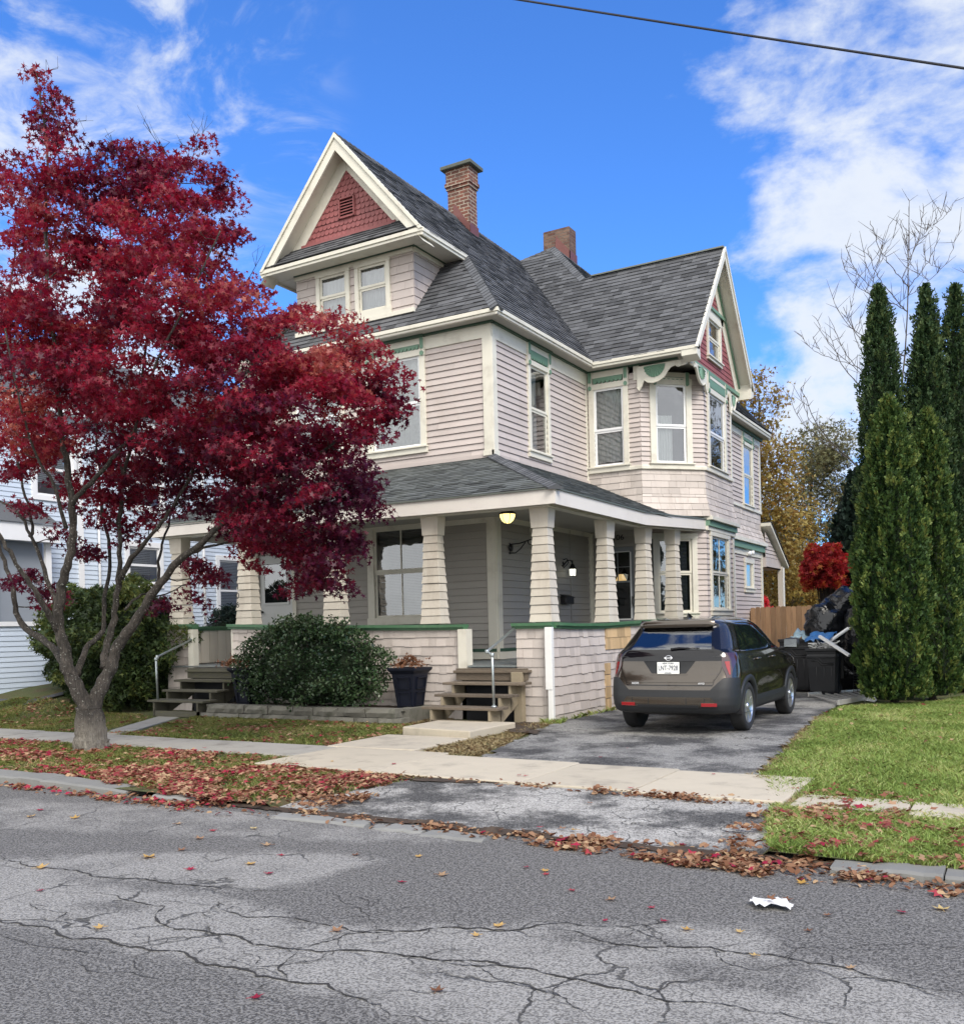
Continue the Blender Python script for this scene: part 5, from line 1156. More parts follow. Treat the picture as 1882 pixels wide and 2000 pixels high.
# planters
def planter(x, y, z, lbl, plant=True):
    t = thing('planter', (x, y, z), lbl, 'planter', 'dark square planters by the porch wall')
    g = MB(); H = .68; a, b = .155, .235
    def ring(h, r_): return [(x-r_, y-r_, z+h), (x+r_, y-r_, z+h), (x+r_, y+r_, z+h), (x-r_, y+r_, z+h)]
    lv = [(0, a), (.58, b-.015), (.60, b), (.64, b+.035), (.68, b+.04), (.68, b), (.60, b-.03)]; vs = []
    for h, r_ in lv: vs += ring(h, r_)
    g.add(vs, [(4*i+k, 4*i+(k+1) % 4, 4*i+4+(k+1) % 4, 4*i+4+k) for i in range(len(lv)-1) for k in range(4)]+[(24, 25, 26, 27), (3, 2, 1, 0)])
    bd_ = g.build('pot', 'planter_plastic', t, bev=.006); g = MB()
    for sx, P in ((0, PL((x-a, y-a, z), (1, 0, 0), (0, -(b-a)/.58, 1))), (1, PL((x+a, y-a, z), (0, 1, 0), ((b-a)/.58, 0, 1)))):
        for v0, v1 in ((.05, .28), (.33, .53)):
            m_ = .045; u0, u1 = m_, 2*a-m_+.03; 
            for q in ((u0, u1, v0, v0+.014), (u0, u1, v1-.014, v1), (u0, u0+.014, v0, v1), (u1-.014, u1, v0, v1)): lbox(g, P, q[0], q[1], q[2], q[3], -.006, .012)
    g.build('pot_moulding', 'planter_plastic', t); g = MB(); box(g, x-.2, x+.2, y-.2, y+.2, z+.55, z+.62); g.build('potting_soil', 'soil', t)
    return t
plA = planter(-9.02, 13.12, .30, 'dark navy square planter with wilted red plant beside the weathered steps')
plB = planter(-12.66, 13.12, .30, 'dark navy square planter half hidden behind the left side of the round bush')
# ------------------------------------------------------------------ the parked car
CZ = .115; CX, CY0 = -4.275, 12.28
car = thing('parked_car', (CX, CY0+2.1, CZ), 'bronze grey compact crossover car parked on the driveway, seen from behind', 'car')
ZT_ = [.25, .28, .32, .40, .50, .62, .72, .80, .90, .98, 1.04, 1.09, 1.13, 1.18, 1.26, 1.36, 1.44, 1.48, 1.52, 1.55, 1.575, 1.59, 1.597]
WT_ = [.74, .80, .845, .865, .875, .88, .885, .885, .875, .862, .848, .83, .79, .765, .735, .69, .645, .615, .57, .50, .40, .25, .02]
RT_ = [.22, .10, .03, .0, .0, .015, .045, .075, .095, .10, .105, .125, .155, .20, .29, .40, .47, .44, .47, .66, .95, 1.3, 1.85]
FT_ = [4.15, 4.22, 4.26, 4.28, 4.28, 4.26, 4.24, 4.20, 4.05, 3.75, 3.35, 3.17, 3.10, 3.03, 2.92, 2.77, 2.64, 2.56, 2.46, 2.35, 2.2, 2.0, 1.86]
def prof(z): return (float(np.interp(z, ZT_, WT_)), float(np.interp(z, ZT_, RT_)), float(np.interp(z, ZT_, FT_)))
def surf(z, t):
    """right half of the plan outline at height z: t 0..1 rear, 1..2 rear corner, 2..3 side, 3..4 front corner, 4..5 front"""
    w, yr, yf = prof(z); rx = min(.25, w*.35); ry = min(.34, (yf-yr)*.3); bow = .05 if z < 1.1 else .035
    if w < .5: rx = w*.5
    if t <= 1: x = t*(w-rx); y = yr+bow*(x/max(w-rx, .01))**2
    elif t <= 2: a = (t-1)*pi/2; x = w-rx+rx*sin(a); y = yr+bow+(ry-bow)*(1-cos(a))
    elif t <= 3: s = t-2; y0, y1 = yr+ry, yf-ry; y = y0+(y1-y0)*s; x = w-.02*(2*s-1)**4*(1 if z < 1.1 else 2)
    elif t <= 4: a = (t-3)*pi/2; x = w-.02-(rx-.02)*(1-cos(a)); y = yf-ry+(ry-.03)*sin(a)
    else: x = (5-t)*(w-rx); y = yf-.03+.03*(1-(5-t)**2)
    if z < 1.0 and 2 < t < 3:     # waist crease and fender swell
        x += .012*math.exp(-((z-.80)/.05)**2); x -= .022*math.exp(-((z-.56)/.10)**2)*math.exp(-((y-2.1)/.75)**4)
    return np.array([x, y, z])
def cpos(p, sx=1): return (CX+p[0]*sx, CY0+p[1], CZ+p[2])
def tside(z, y):
    w, yr, yf = prof(z); ry = min(.34, (yf-yr)*.3)
    if y < yr+ry:
        bow = .05 if z < 1.1 else .035; c = 1-(y-yr-bow)/(ry-bow); return 1+math.acos(max(-1, min(1, c)))/(pi/2)
    return 2+(y-yr-ry)/(yf-yr-2*ry)
def trear(z, x):
    w, yr, yf = prof(z); rx = min(.25, w*.35)
    return x/(w-rx) if x < w-rx else 1+math.asin(min(1, (x-(w-rx))/rx))/(pi/2)
def nrm(z, t):
    e = 1e-3; a = surf(z, min(5, t+e*5))-surf(z, max(0, t-e*5)); b = surf(min(z+.01, 1.59), t)-surf(z-.01, t); n = np.cross(a, b); return n/(np.linalg.norm(n)+1e-9)
TS = fr(0, 1, 10)+fr(1, 2, 9)[1:]+fr(2, 3, 60)[1:]+fr(3, 4, 8)[1:]+fr(4, 5, 6)[1:]
ZS = sorted(set(ZT_+[round((a+b)/2, 4) for a, b in zip(ZT_[:-1], ZT_[1:])]))
WY = (.865, 3.46); WR_ = .335; AR = .385
bodyV = []; bodyF = []; nT = len(TS)
for z in ZS:
    for t in TS: bodyV.append(surf(z, t))
def inarch(p): return p[0] > .5 and any((p[1]-wy)**2+(p[2]-WR_)**2 < AR**2 for wy in WY)
b = MB(); glassz = []
for sx in (1, -1):
    F = []
    for j in range(len(ZS)-1):
        for i in range(nT-1):
            q = [j*nT+i, j*nT+i+1, (j+1)*nT+i+1, (j+1)*nT+i]; c = sum(bodyV[k] for k in q)/4
            if inarch(c): continue
            if 1.13 < c[2] < 1.46 and trear(c[2], 0) is not None and c[1] < prof(c[2])[1]+.045 and c[0] < np.interp(c[2], [1.13, 1.46], [.56, .46]): continue   # rear window opening
            F.append(tuple(q) if sx > 0 else tuple(q[::-1]))
    b.add([cpos(p, sx) for p in bodyV], F, .5, True)
cb_ = b.build('body', 'car_paint', car)
def patch(name, m, za, zb, ta, tb, off=.004, nz=8, ntt=10, both=True, par=None, sides=(1, -1), thick=.0, sm=True):
    """a piece of trim lying on the body: between heights za..zb, from ta(z) to tb(z) round the body"""
    g = MB(); apart = ta != 0; out_ = None
    for sx in sides:
        if apart: g = MB()
        vs = []
        for j in range(nz+1):
            z = za+(zb-za)*j/nz; t0 = ta(z) if callable(ta) else ta; t1 = tb(z) if callable(tb) else tb
            for i in range(ntt+1):
                t = t0+(t1-t0)*i/ntt; vs.append(cpos(surf(z, t)+nrm(z, t)*off, sx))
        f = [(j*(ntt+1)+i, j*(ntt+1)+i+1, (j+1)*(ntt+1)+i+1, (j+1)*(ntt+1)+i) for j in range(nz) for i in range(ntt)]
        if sx < 0: f = [q[::-1] for q in f]
        g.add(vs, f, .5, sm)
        if thick:   # close the rim down to the body
            rim = [i for i in range(ntt+1)]+[j*(ntt+1)+ntt for j in range(1, nz+1)]+[nz*(ntt+1)+i for i in range(ntt-1, -1, -1)]+[j*(ntt+1) for j in range(nz-1, 0, -1)]
            vv = []; 
            for k in rim:
                j, i = divmod(k, ntt+1); z = za+(zb-za)*j/nz; t0 = ta(z) if callable(ta) else ta; t1 = tb(z) if callable(tb) else tb; t = t0+(t1-t0)*i/ntt
                vv += [cpos(surf(z, t)+nrm(z, t)*off, sx), cpos(surf(z, t)-nrm(z, t)*.002, sx)]
            n = len(rim); g.add(vv, [(2*k, 2*((k+1) % n), 2*((k+1) % n)+1, 2*k+1)[::sx] for k in range(n)], .5)
        if apart: out_ = g.build(name, m, par or car)
    return out_ if apart else g.build(name, m, par or car)
# bumper and lower cladding
patch('rear_bumper', 'clad_plastic', .30, .60, 0, lambda z: tside(z, .46), .012, 12, 26, thick=1)
patch('rear_bumper', 'clad_plastic', .60, .76, lambda z: trear(z, .73-.16*(.76-z)/.16), lambda z: tside(z, .42-.6*(z-.6)), .010, 6, 12, thick=1)
patch('bumper_skid', 'car_paint', .385, .505, 0, lambda z: trear(z, .60+.6*(z-.385) if z < .44 else .64-.9*(z-.44)), .022, 6, 14, thick=1)
patch('bumper_lower', 'clad_plastic', .375, .405, 0, lambda z: trear(z, .42), .028, 2, 8, thick=1)
for sx, xs in ((1, .26), (1, .50)): patch('skid_rib', 'clad_plastic', .40, .495, lambda z: trear(z, xs-.004), lambda z: trear(z, xs+.004), .026, 3, 2)
patch('reflector', 'lamp_red', .395, .432, lambda z: trear(z, .46), lambda z: trear(z, .66), .030, 2, 6, thick=1)
patch('sill', 'clad_plastic', .27, .40, lambda z: tside(z, .86+AR-.02), lambda z: tside(z, 3.46-AR+.02), .014, 8, 30, thick=1)
patch('side_skirt', 'clad_plastic', .40, .46, lambda z: tside(z, .86+AR+.0), lambda z: tside(z, 3.46-AR-.0), .010, 3, 30, thick=1)
patch('front_bumper', 'clad_plastic', .27, .55, lambda z: tside(z, 3.46+AR-.04), 5, .012, 8, 20)
# hatch: seams, black garnish with lamps, number recess
patch('hatch_seam', 'gloss_black', .655, .668, 0, lambda z: trear(z, .60), .003, 1, 10)
patch('hatch_seam', 'gloss_black', .668, .90, lambda z: trear(z, .60+.10*s3(.668, .9, z)), lambda z: trear(z, .607+.10*s3(.668, .9, z)), .003, 8, 1)
patch('hatch_fold', 'car_paint', .70, .745, 0, lambda z: trear(z, .60+.10*s3(.668, .9, z)-.01), .012, 4, 14, thick=1)
patch('number_recess', 'clad_plastic', .82, .985, 0, lambda z: trear(z, .24+.75*(z-.82)), .002, 5, 8)
patch('recess_lip', 'car_paint', .800, .812, 0, lambda z: trear(z, .26), .008, 1, 8, thick=1)
patch('garnish', 'gloss_black', .985, 1.135, 0, lambda z: trear(z, .775-.9*max(0, z-1.09)), .009, 8, 22, thick=1)
patch('taillight', 'lamp_dark', .76, 1.085, lambda z: trear(z, .70+.06*s3(.95, .76, z)), lambda z: tside(z, .30-.10*s3(.98, .76, z)+.10*s3(.9, 1.08, z)), .012, 12, 12, thick=1)
patch('taillight', 'lamp_red', .80, .975, lambda z: trear(z, .80-.10*(z-.8)), lambda z: tside(z, .185), .017, 10, 6, thick=1)
patch('lamp_strip', 'clad_plastic', 1.038, 1.046, lambda z: trear(z, .60), lambda z: trear(z, .69), .012, 1, 6)
# windows
rw_ang = lambda z: float(np.interp(z, [1.115, 1.47], [.68, .55]))
patch('rear_glass_border', 'gloss_black', 1.115, 1.475, lambda z: trear(z, np.interp(z, [1.13, 1.46], [.555, .455])), lambda z: trear(z, rw_ang(z)), .004, 12, 5)
patch('rear_glass_border', 'gloss_black', 1.105, 1.145, 0, lambda z: trear(z, .60), .004, 2, 8); patch('rear_glass_border', 'gloss_black', 1.44, 1.475, 0, lambda z: trear(z, .47), .004, 2, 8)
patch('rear_window', 'car_glass', 1.12, 1.465, 0, lambda z: trear(z, np.interp(z, [1.13, 1.46], [.565, .465])), .006, 10, 12)
patch('spoiler', 'car_paint', 1.468, 1.50, 0, lambda z: trear(z, .50), .055, 3, 14, thick=1)
g = MB(); tube(g, [cpos(surf(1.14, 0)+V3(.02, -.02, 0)), cpos(surf(1.16, .05)+V3(.1, -.035, .0)), cpos(surf(1.165, .4)+V3(.20, -.03, -.01))], [.02, .016, .008], 6); g.build('rear_wiper', 'gloss_black', car)
def ysf(a): return lambda z: tside(z, a(z))
SG0 = lambda z: np.interp(z, [1.11, 1.30, 1.43], [.92, .80, .92]); 
def sidewin(name, ya, yb, z0=1.105, z1=1.435): return patch(name, 'car_side_glass', z0, z1, ysf(ya), ysf(yb), .005, 10, 10)
m_, t_, b_, o__ = new_mat('car_side_glass'); setin(t_, b_, 'Base Color', (.006, .010, .010)); setin(t_, b_, 'Roughness', .03); setin(t_, b_, 'Specular IOR Level', .9)
bp_ = lambda x0, x1: (lambda z: np.interp(z, [1.1, 1.44], [x0, x1]))
patch('window_surround', 'gloss_black', 1.095, 1.45, ysf(bp_(.70, 1.02)), ysf(bp_(3.05, 2.42)), .003, 12, 26)
sidewin('quarter_window', bp_(.76, 1.05), bp_(1.12, 1.16)); sidewin('side_window', bp_(1.17, 1.21), bp_(1.92, 1.86)); sidewin('side_window', bp_(2.02, 1.95), bp_(2.98, 2.38))
patch('door_seam', 'gloss_black', .44, 1.10, lambda z: tside(z, 1.965), lambda z: tside(z, 1.975), .002, 14, 1)
patch('door_seam', 'gloss_black', .44, 1.10, lambda z: tside(z, np.interp(z, [.44, .75, 1.1], [1.26, 1.30, 1.10])), lambda z: tside(z, np.interp(z, [.44, .75, 1.1], [1.268, 1.308, 1.108])), .002, 14, 1)
patch('door_seam', 'gloss_black', .44, 1.10, lambda z: tside(z, 3.03), lambda z: tside(z, 3.038), .002, 14, 1)
for y in (1.30, 2.18):
    for sx in (1, -1):
        g = MB(); tube(g, [cpos(surf(.97, tside(.97, y+d))+nrm(.97, tside(.97, y+d))*o_, sx) for d, o_ in ((0, 0), (.02, .035), (.15, .035), (.17, 0))], .013, 8); g.build('door_handle', 'car_paint', car)
# mirrors
for sx in (1, -1):
    g = MB(); c = cpos(V3(1.0, 2.98, 1.15), sx); vs = []
    for i in range(9):
        a = -pi/2+pi*i/8
        for k in range(12): t = 2*pi*k/12; q_ = lambda v: math.copysign(abs(v)**.6, v); vs.append((c[0]+.12*q_(cos(t))*cos(a)**.6, c[1]+.085*sin(a), c[2]+.085*q_(sin(t))*cos(a)**.6))
    g.add(vs, [(i*12+k, i*12+(k+1) % 12, (i+1)*12+(k+1) % 12, (i+1)*12+k) for i in range(8) for k in range(12)], .5, True)
    tube(g, [(c[0]-.05*sx, c[1], c[2]-.06), cpos(V3(.80, 2.95, 1.06), sx)], .022, 8); mr = g.build('wing_mirror', 'clad_plastic', car)
    g = MB(); g.add([(c[0]+dx, c[1]-.086, c[2]+dz) for dx, dz in ((-.095, -.055), (.095, -.06), (.09, .06), (-.09, .06))], [(0, 1, 2, 3)]); g.build('mirror_glass', 'mirror_dull', mr)
# arches and wheels
for wy in WY:
    for sx in (1, -1):
        g = MB(); n = 26; vs = []; xs = []
        for i in range(n+1):
            t = -.30+(pi+.60)*i/n
            for rr, of in ((AR-.03, -.02), (AR-.02, .016), (AR+.045, .016), (AR+.055, .0)):
                y, z = wy+rr*cos(t), WR_+rr*sin(t); z = max(.27, z); p = surf(z, tside(z, y)); vs.append(cpos((p[0]+of, p[1], p[2]), sx))
        g.add(vs, [(4*i+k, 4*i+k+1, 4*i+5+k, 4*i+4+k)[::sx] for i in range(n) for k in range(3)], .5, True); g.build('wheel_arch', 'clad_plastic', car)
        g = MB(); x = .60; vs = [cpos((x, wy+.40*cos(2*pi*k/20), max(.26, WR_+.40*sin(2*pi*k/20))), sx) for k in range(20)]+[cpos((.865, wy+.40*cos(2*pi*k/20), max(.26, WR_+.40*sin(2*pi*k/20))), sx) for k in range(20)]
        g.add(vs, [tuple(range(20))]+[(k, (k+1) % 20, 20+(k+1) % 20, 20+k) for k in range(20)], .5); g.build('wheel_well', 'seat_dark', car)
def wheel(wy, sx):
    c = V3(*cpos((.775, wy, WR_), sx)); s = sx
    g = MB(); lathe(g, c, [(.235, -.10*s), (.30, -.105*s), (.328, -.085*s), (WR_, -.05*s), (WR_, .05*s), (.328, .085*s), (.30, .102*s), (.245, .095*s), (.225, .07*s), (.225, -.07*s)], 40, axis='X')
    w = g.build('wheel', 'tyre', car)
    for k in range(3):
        pass
    g = MB(); lathe(g, c, [(.228, .075*s), (.232, .088*s), (.222, .09*s), (.214, .06*s), (.20, .0)], 36, axis='X')
    for k in range(5):
        for d in (-.17, .17):
            a = 2*pi*k/5+d+.3; u = V3(0, cos(a), sin(a)); v = V3(0, -sin(a), cos(a)); h = V3(s, 0, 0)
            p0, p1 = c+u*.045+h*.075, c+u*.222+h*.08; w0, w1 = .020, .024
            g.add([p0-v*w0, p0+v*w0, p1+v*w1, p1-v*w1, p0-v*w0-h*.035, p0+v*w0-h*.035, p1+v*w1-h*.02, p1-v*w1-h*.02], BOXF)
    lathe(g, c, [(.001, .095*s), (.03, .093*s), (.05, .08*s), (.055, .04*s)], 16, axis='X'); g.build('rim', 'rim_silver', w)
    g = MB(); lathe(g, c, [(.001, .02*s), (.21, .02*s), (.21, .0)], 24, axis='X'); g.build('brake_disc', 'clad_plastic', w)
for wy in WY:
    for sx in (1, -1): wheel(wy, sx)
# interior seen through the rear window
g = MB(); box(g, CX-.62, CX+.62, CY0+.5, CY0+3.0, CZ+.5, CZ+.62); box(g, CX-.60, CX+.60, CY0+.9, CY0+1.0, CZ+.6, CZ+1.08); g.build('cabin_floor', 'seat_dark', car)
for x in (-.36, .36, -.33, .33):
    y = 1.05 if abs(x) > .35 else 1.95; g = MB(); c = (CX+x, CY0+y, CZ)
    lathe(g, (c[0], c[1], CZ+1.0), [(.18, -.3), (.22, -.1), (.19, .1), (.10, .14), (.11, .17), (.12, .26), (.07, .31), (.01, .32)], 12); g.build('seat', 'seat_dark', car)
# underbody
g = MB(); box(g, CX-.56, CX+.56, CY0+.5, CY0+4.0, CZ+.22, CZ+.32); g.build('underbody', 'seat_dark', car)
# plate, emblem, lettering
py = CY0+prof(.90)[1]-.014
PP_ = PL((CX, py-.05*.9-.008, CZ), (1, 0, 0), (0, .05, 1))
g = MB(); lbox(g, PP_, -.155, .155, .815, .975, 0, .008); lp_ = g.build('number_plate', 'plate_white', car, bev=.006)
text_mesh('plate_number', 'LNT-7928', PP_, 0, .893, .094, 'plate_ink', lp_, d=.010, sx=.70); text_mesh('plate_state', 'NEW YORK', PP_, 0, .957, .030, 'plate_ink', lp_, d=.010); text_mesh('plate_motto', 'EXCELSIOR', PP_, 0, .829, .018, 'plate_ink', lp_, d=.010)
PE = PL((CX, CY0+prof(1.06)[1]-.25*1.06-.014, CZ), (1, 0, 0), (0, .25, 1)); g = MB()
tube(g, [PE.p(.045*cos(2*pi*i/20), 1.0+.033*sin(2*pi*i/20)+.06, .0) for i in range(21)], .0055, 6); lbox(g, PE, -.058, .058, 1.0+.06-.008, 1.0+.06+.008, -.004, .007); em = g.build('emblem', 'chrome', car)
text_mesh('emblem_name', 'NISSAN', PE, 0, 1.0605, .016, 'plate_ink', em, d=.008)
PK_ = PL((CX, CY0+prof(.69)[1]-.2*.70+.005, CZ), (1, 0, 0), (0, .2, 1)); text_mesh('badge', 'KICKS', PK_, -.46, .702, .036, 'chrome', car, d=.0); text_mesh('badge', 'AWD', PK_, .46, .702, .036, 'chrome', car, d=.0)
g = MB(); c = cpos((0, 1.05, 1.575)); g.add([(c[0]-.02, c[1]-.09, c[2]), (c[0]+.02, c[1]-.09, c[2]), (c[0]+.03, c[1]+.09, c[2]), (c[0]-.03, c[1]+.09, c[2]), (c[0], c[1]-.08, c[2]+.07), (c[0], c[1]+.02, c[2]+.05)], [(0, 1, 4), (1, 2, 5, 4), (2, 3, 5), (3, 0, 4, 5)]); g.build('antenna_fin', 'gloss_black', car)
# ------------------------------------------------------------------ plants
NR = np.random.default_rng(12)
def star(n=5, r=1.0, inner=.34, stem=0):
    """lobed leaf outline lying in the xy plane, tip towards +x; lobes of unequal length, centre raised"""
    L = {5: [(-125, .62), (-62, .86), (0, 1.0), (62, .86), (125, .62)], 7: [(-150, .45), (-100, .72), (-48, .92), (0, 1.0), (48, .92), (100, .72), (150, .45)], 3: [(-75, .8), (0, 1), (75, .8)]}[n]
    pts = []
    for i, (a, l) in enumerate(L):
        a0 = radians(a); pts.append((l*cos(a0), l*sin(a0), -.22*l))
        if i < len(L)-1: b0 = radians((a+L[i+1][0])/2); pts.append((inner*cos(b0), inner*sin(b0), .0))
    pts.append((-inner*.35, 0, 0))
    return np.array(pts)*r
def oval(r=1.0, w=.42, n=6, bend=.12):
    return np.array([(r*(cos(t)*.5+.5), r*w*sin(t)*.5, -bend*r*abs(cos(t))) for t in [2*pi*i/n for i in range(n)]])
def frames(n, up=.5, spread=1.0):
    """random leaf orientations: rows are local x, y, z axes; `up` pulls the normals upwards"""
    z = NR.normal(size=(n, 3)); z /= np.linalg.norm(z, axis=1)[:, None]; z = z*spread+np.array([0, 0, up*2]); z /= np.linalg.norm(z, axis=1)[:, None]
    a = NR.normal(size=(n, 3)); x = a-z*(a*z).sum(1)[:, None]; x /= np.linalg.norm(x, axis=1)[:, None]; y = np.cross(z, x)
    return x, y, z
def scatter(name, pos, shape, size, m, parent=None, up=.5, spread=1.0, rnd=None, fr_=None):
    n = len(pos); k = len(shape); x, y, z = fr_ if fr_ is not None else frames(n, up, spread)
    s = size if hasattr(size, '__len__') else np.full(n, size)
    V = pos[:, None, :]+s[:, None, None]*(shape[None, :, 0, None]*x[:, None, :]+shape[None, :, 1, None]*y[:, None, :]+shape[None, :, 2, None]*z[:, None, :])
    idx = np.arange(n*k); rnd = NR.random(n) if rnd is None else rnd
    return mesh_np(name, V.reshape(-1, 3), np.full(n, k), idx, rnd, m, parent)
class Tubes:
    def __init__(s): s.mb = MB()
def limb(mb, pts, r0, r1, seg=7, wig=.0, sub=3):
    P = [V3(*p) for p in pts]; out = []
    for i in range(len(P)-1):
        p0 = P[max(i-1, 0)]; p1 = P[i]; p2 = P[i+1]; p3 = P[min(i+2, len(P)-1)]
        for k in range(sub):
            t = k/sub; out.append(.5*((2*p1)+(-p0+p2)*t+(2*p0-5*p1+4*p2-p3)*t*t+(-p0+3*p1-3*p2+p3)*t**3)+NR.normal(size=3)*wig)
    out.append(P[-1]); n = len(out); rad = [r0+(r1-r0)*(i/(n-1))**.62 for i in range(n)]
    rad = [r*(1+.06*NR.normal()) if r > .02 else r for r in rad]
    tube(mb, out, rad, seg); return out, rad
# ---- the red maple
TD = 13.1                                    # distance of its trunk from the camera, along the view
tb = gp(180, 1462, .08)
maple = thing('maple_tree', (tb[0], tb[1], .08), 'large red-leaved maple with many spreading limbs on the verge at the left', 'maple')
def tp(x, y, dd=0): return CAM+ray(x, y)*(TD+dd)
def M_(x, y, dd=0): return tp(x/3.106, 840+y/3.106, dd)
bk = MB()
def flare_base():
    c = M_(550, 1900); 
    limb(bk, [M_(556, 1925), M_(552, 1890), M_(550, 1830), M_(546, 1750), M_(538, 1680)], .26, .185, 12, .004)
    for a in (0, 1.1, 2.3, 3.3, 4.4, 5.3):
        p = V3(tb[0], tb[1], .06); limb(bk, [p+V3(cos(a)*.32, sin(a)*.28, -.03), p+V3(cos(a)*.17, sin(a)*.15, .04), p+V3(cos(a)*.07, sin(a)*.06, .26)], .03, .08, 7)
flare_base()
LIMBS = [
 ([M_(538, 1700), M_(470, 1580, -.05), M_(405, 1440, -.1), M_(385, 1300, -.1), M_(352, 1150, -.1), M_(372, 950, -.2), M_(418, 780, -.3), M_(440, 600, -.3), M_(432, 430, -.4), M_(400, 200, -.5), tp(120, 840, -.6), tp(110, 700, -.7), tp(90, 500, -.6), tp(92, 330, -.5), tp(78, 170, -.4)], .135, .012),
 ([M_(400, 1430), M_(330, 1330, .3), M_(230, 1250, .5), M_(110, 1140, .6), M_(85, 1000, .6), M_(50, 880, .7), M_(-20, 660, .8), tp(-60, 900, .9), tp(-80, 700, 1)], .075, .02),
 ([M_(380, 1270), M_(300, 1130, -.3), M_(230, 1000, -.5), M_(150, 880, -.6), M_(60, 740, -.7), M_(-30, 600, -.8), tp(-60, 940, -.9)], .065, .018),
 ([M_(340, 1060), M_(270, 850, .3), M_(190, 640, .5), M_(110, 500, .6), M_(0, 430, .7)], .045, .014),
 ([M_(190, 650, .5), M_(185, 500, .6), M_(120, 280, .7), tp(30, 820, .8), tp(20, 600, .9), tp(35, 430, .9)], .032, .01),
 ([M_(545, 1720), M_(600, 1600, .05), M_(670, 1450, .1), M_(700, 1340, .1), M_(800, 1190, .0), M_(900, 1040, -.1), M_(1000, 900, -.3), M_(1110, 770, -.5), M_(1260, 650, -.8), M_(1440, 480, -1.0), tp(560, 930, -1.2), tp(660, 860, -1.3)], .14, .016),
 ([M_(640, 1440, .1), M_(640, 1330, .3), M_(690, 1150, .4), M_(715, 950, .4), M_(728, 750, .3), M_(730, 500, .3), M_(745, 300, .2), M_(790, 100, .2), tp(270, 800, .3), tp(290, 640, .3), tp(320, 480, .3), tp(350, 330, .3)], .075, .01),
 ([M_(470, 1480, .15), M_(520, 1330, .5), M_(620, 1220, .7), M_(640, 1020, .8), M_(670, 760, .9), M_(630, 560, 1.0), M_(600, 300, 1.1), tp(190, 830, 1.2), tp(200, 620, 1.3), tp(215, 430, 1.3)], .06, .01),
 ([M_(730, 900, .3), M_(830, 740, .1), M_(930, 620, -.1), M_(1030, 500, -.2), tp(370, 930, -.3), tp(430, 800, -.5), tp(520, 680, -.7), tp(600, 620, -.8)], .05, .01),
 ([M_(435, 440, -.4), M_(520, 350, -.5), M_(640, 230, -.7), M_(720, 130, -.8), tp(260, 840, -1.0), tp(310, 700, -1.1), tp(380, 560, -1.2), tp(430, 450, -1.2)], .05, .01),
 ([M_(400, 600, -.3), M_(330, 330, -.5), M_(230, 170, -.7), tp(40, 800, -.9), tp(10, 640, -1.1)], .035, .01),
 ([M_(900, 1040, -.1), M_(960, 960, .3), M_(960, 800, .6), M_(1000, 640, .9), tp(350, 960, 1.2), tp(400, 820, 1.5)], .04, .01),
 ([M_(1110, 770, -.5), M_(1230, 720, -.2), tp(450, 1060, .1), tp(520, 1060, .2), tp(610, 1060, .2)], .03, .008),
 ([M_(745, 300, .2), M_(700, 60, .8), tp(215, 760, 1.2), tp(250, 600, 1.6)], .03, .008),
 ([M_(760, 1090, .2), M_(860, 1000, .5), M_(960, 1010, .8), tp(370, 1140, 1.0)], .025, .008)]
nodes = []
for pts, r0, r1 in LIMBS:
    o_, rd_ = limb(bk, pts, r0*(.9 if r0 > .1 else .84), r1, 9, .010, 4); nodes += [(p, r) for p, r in zip(o_, rd_)]
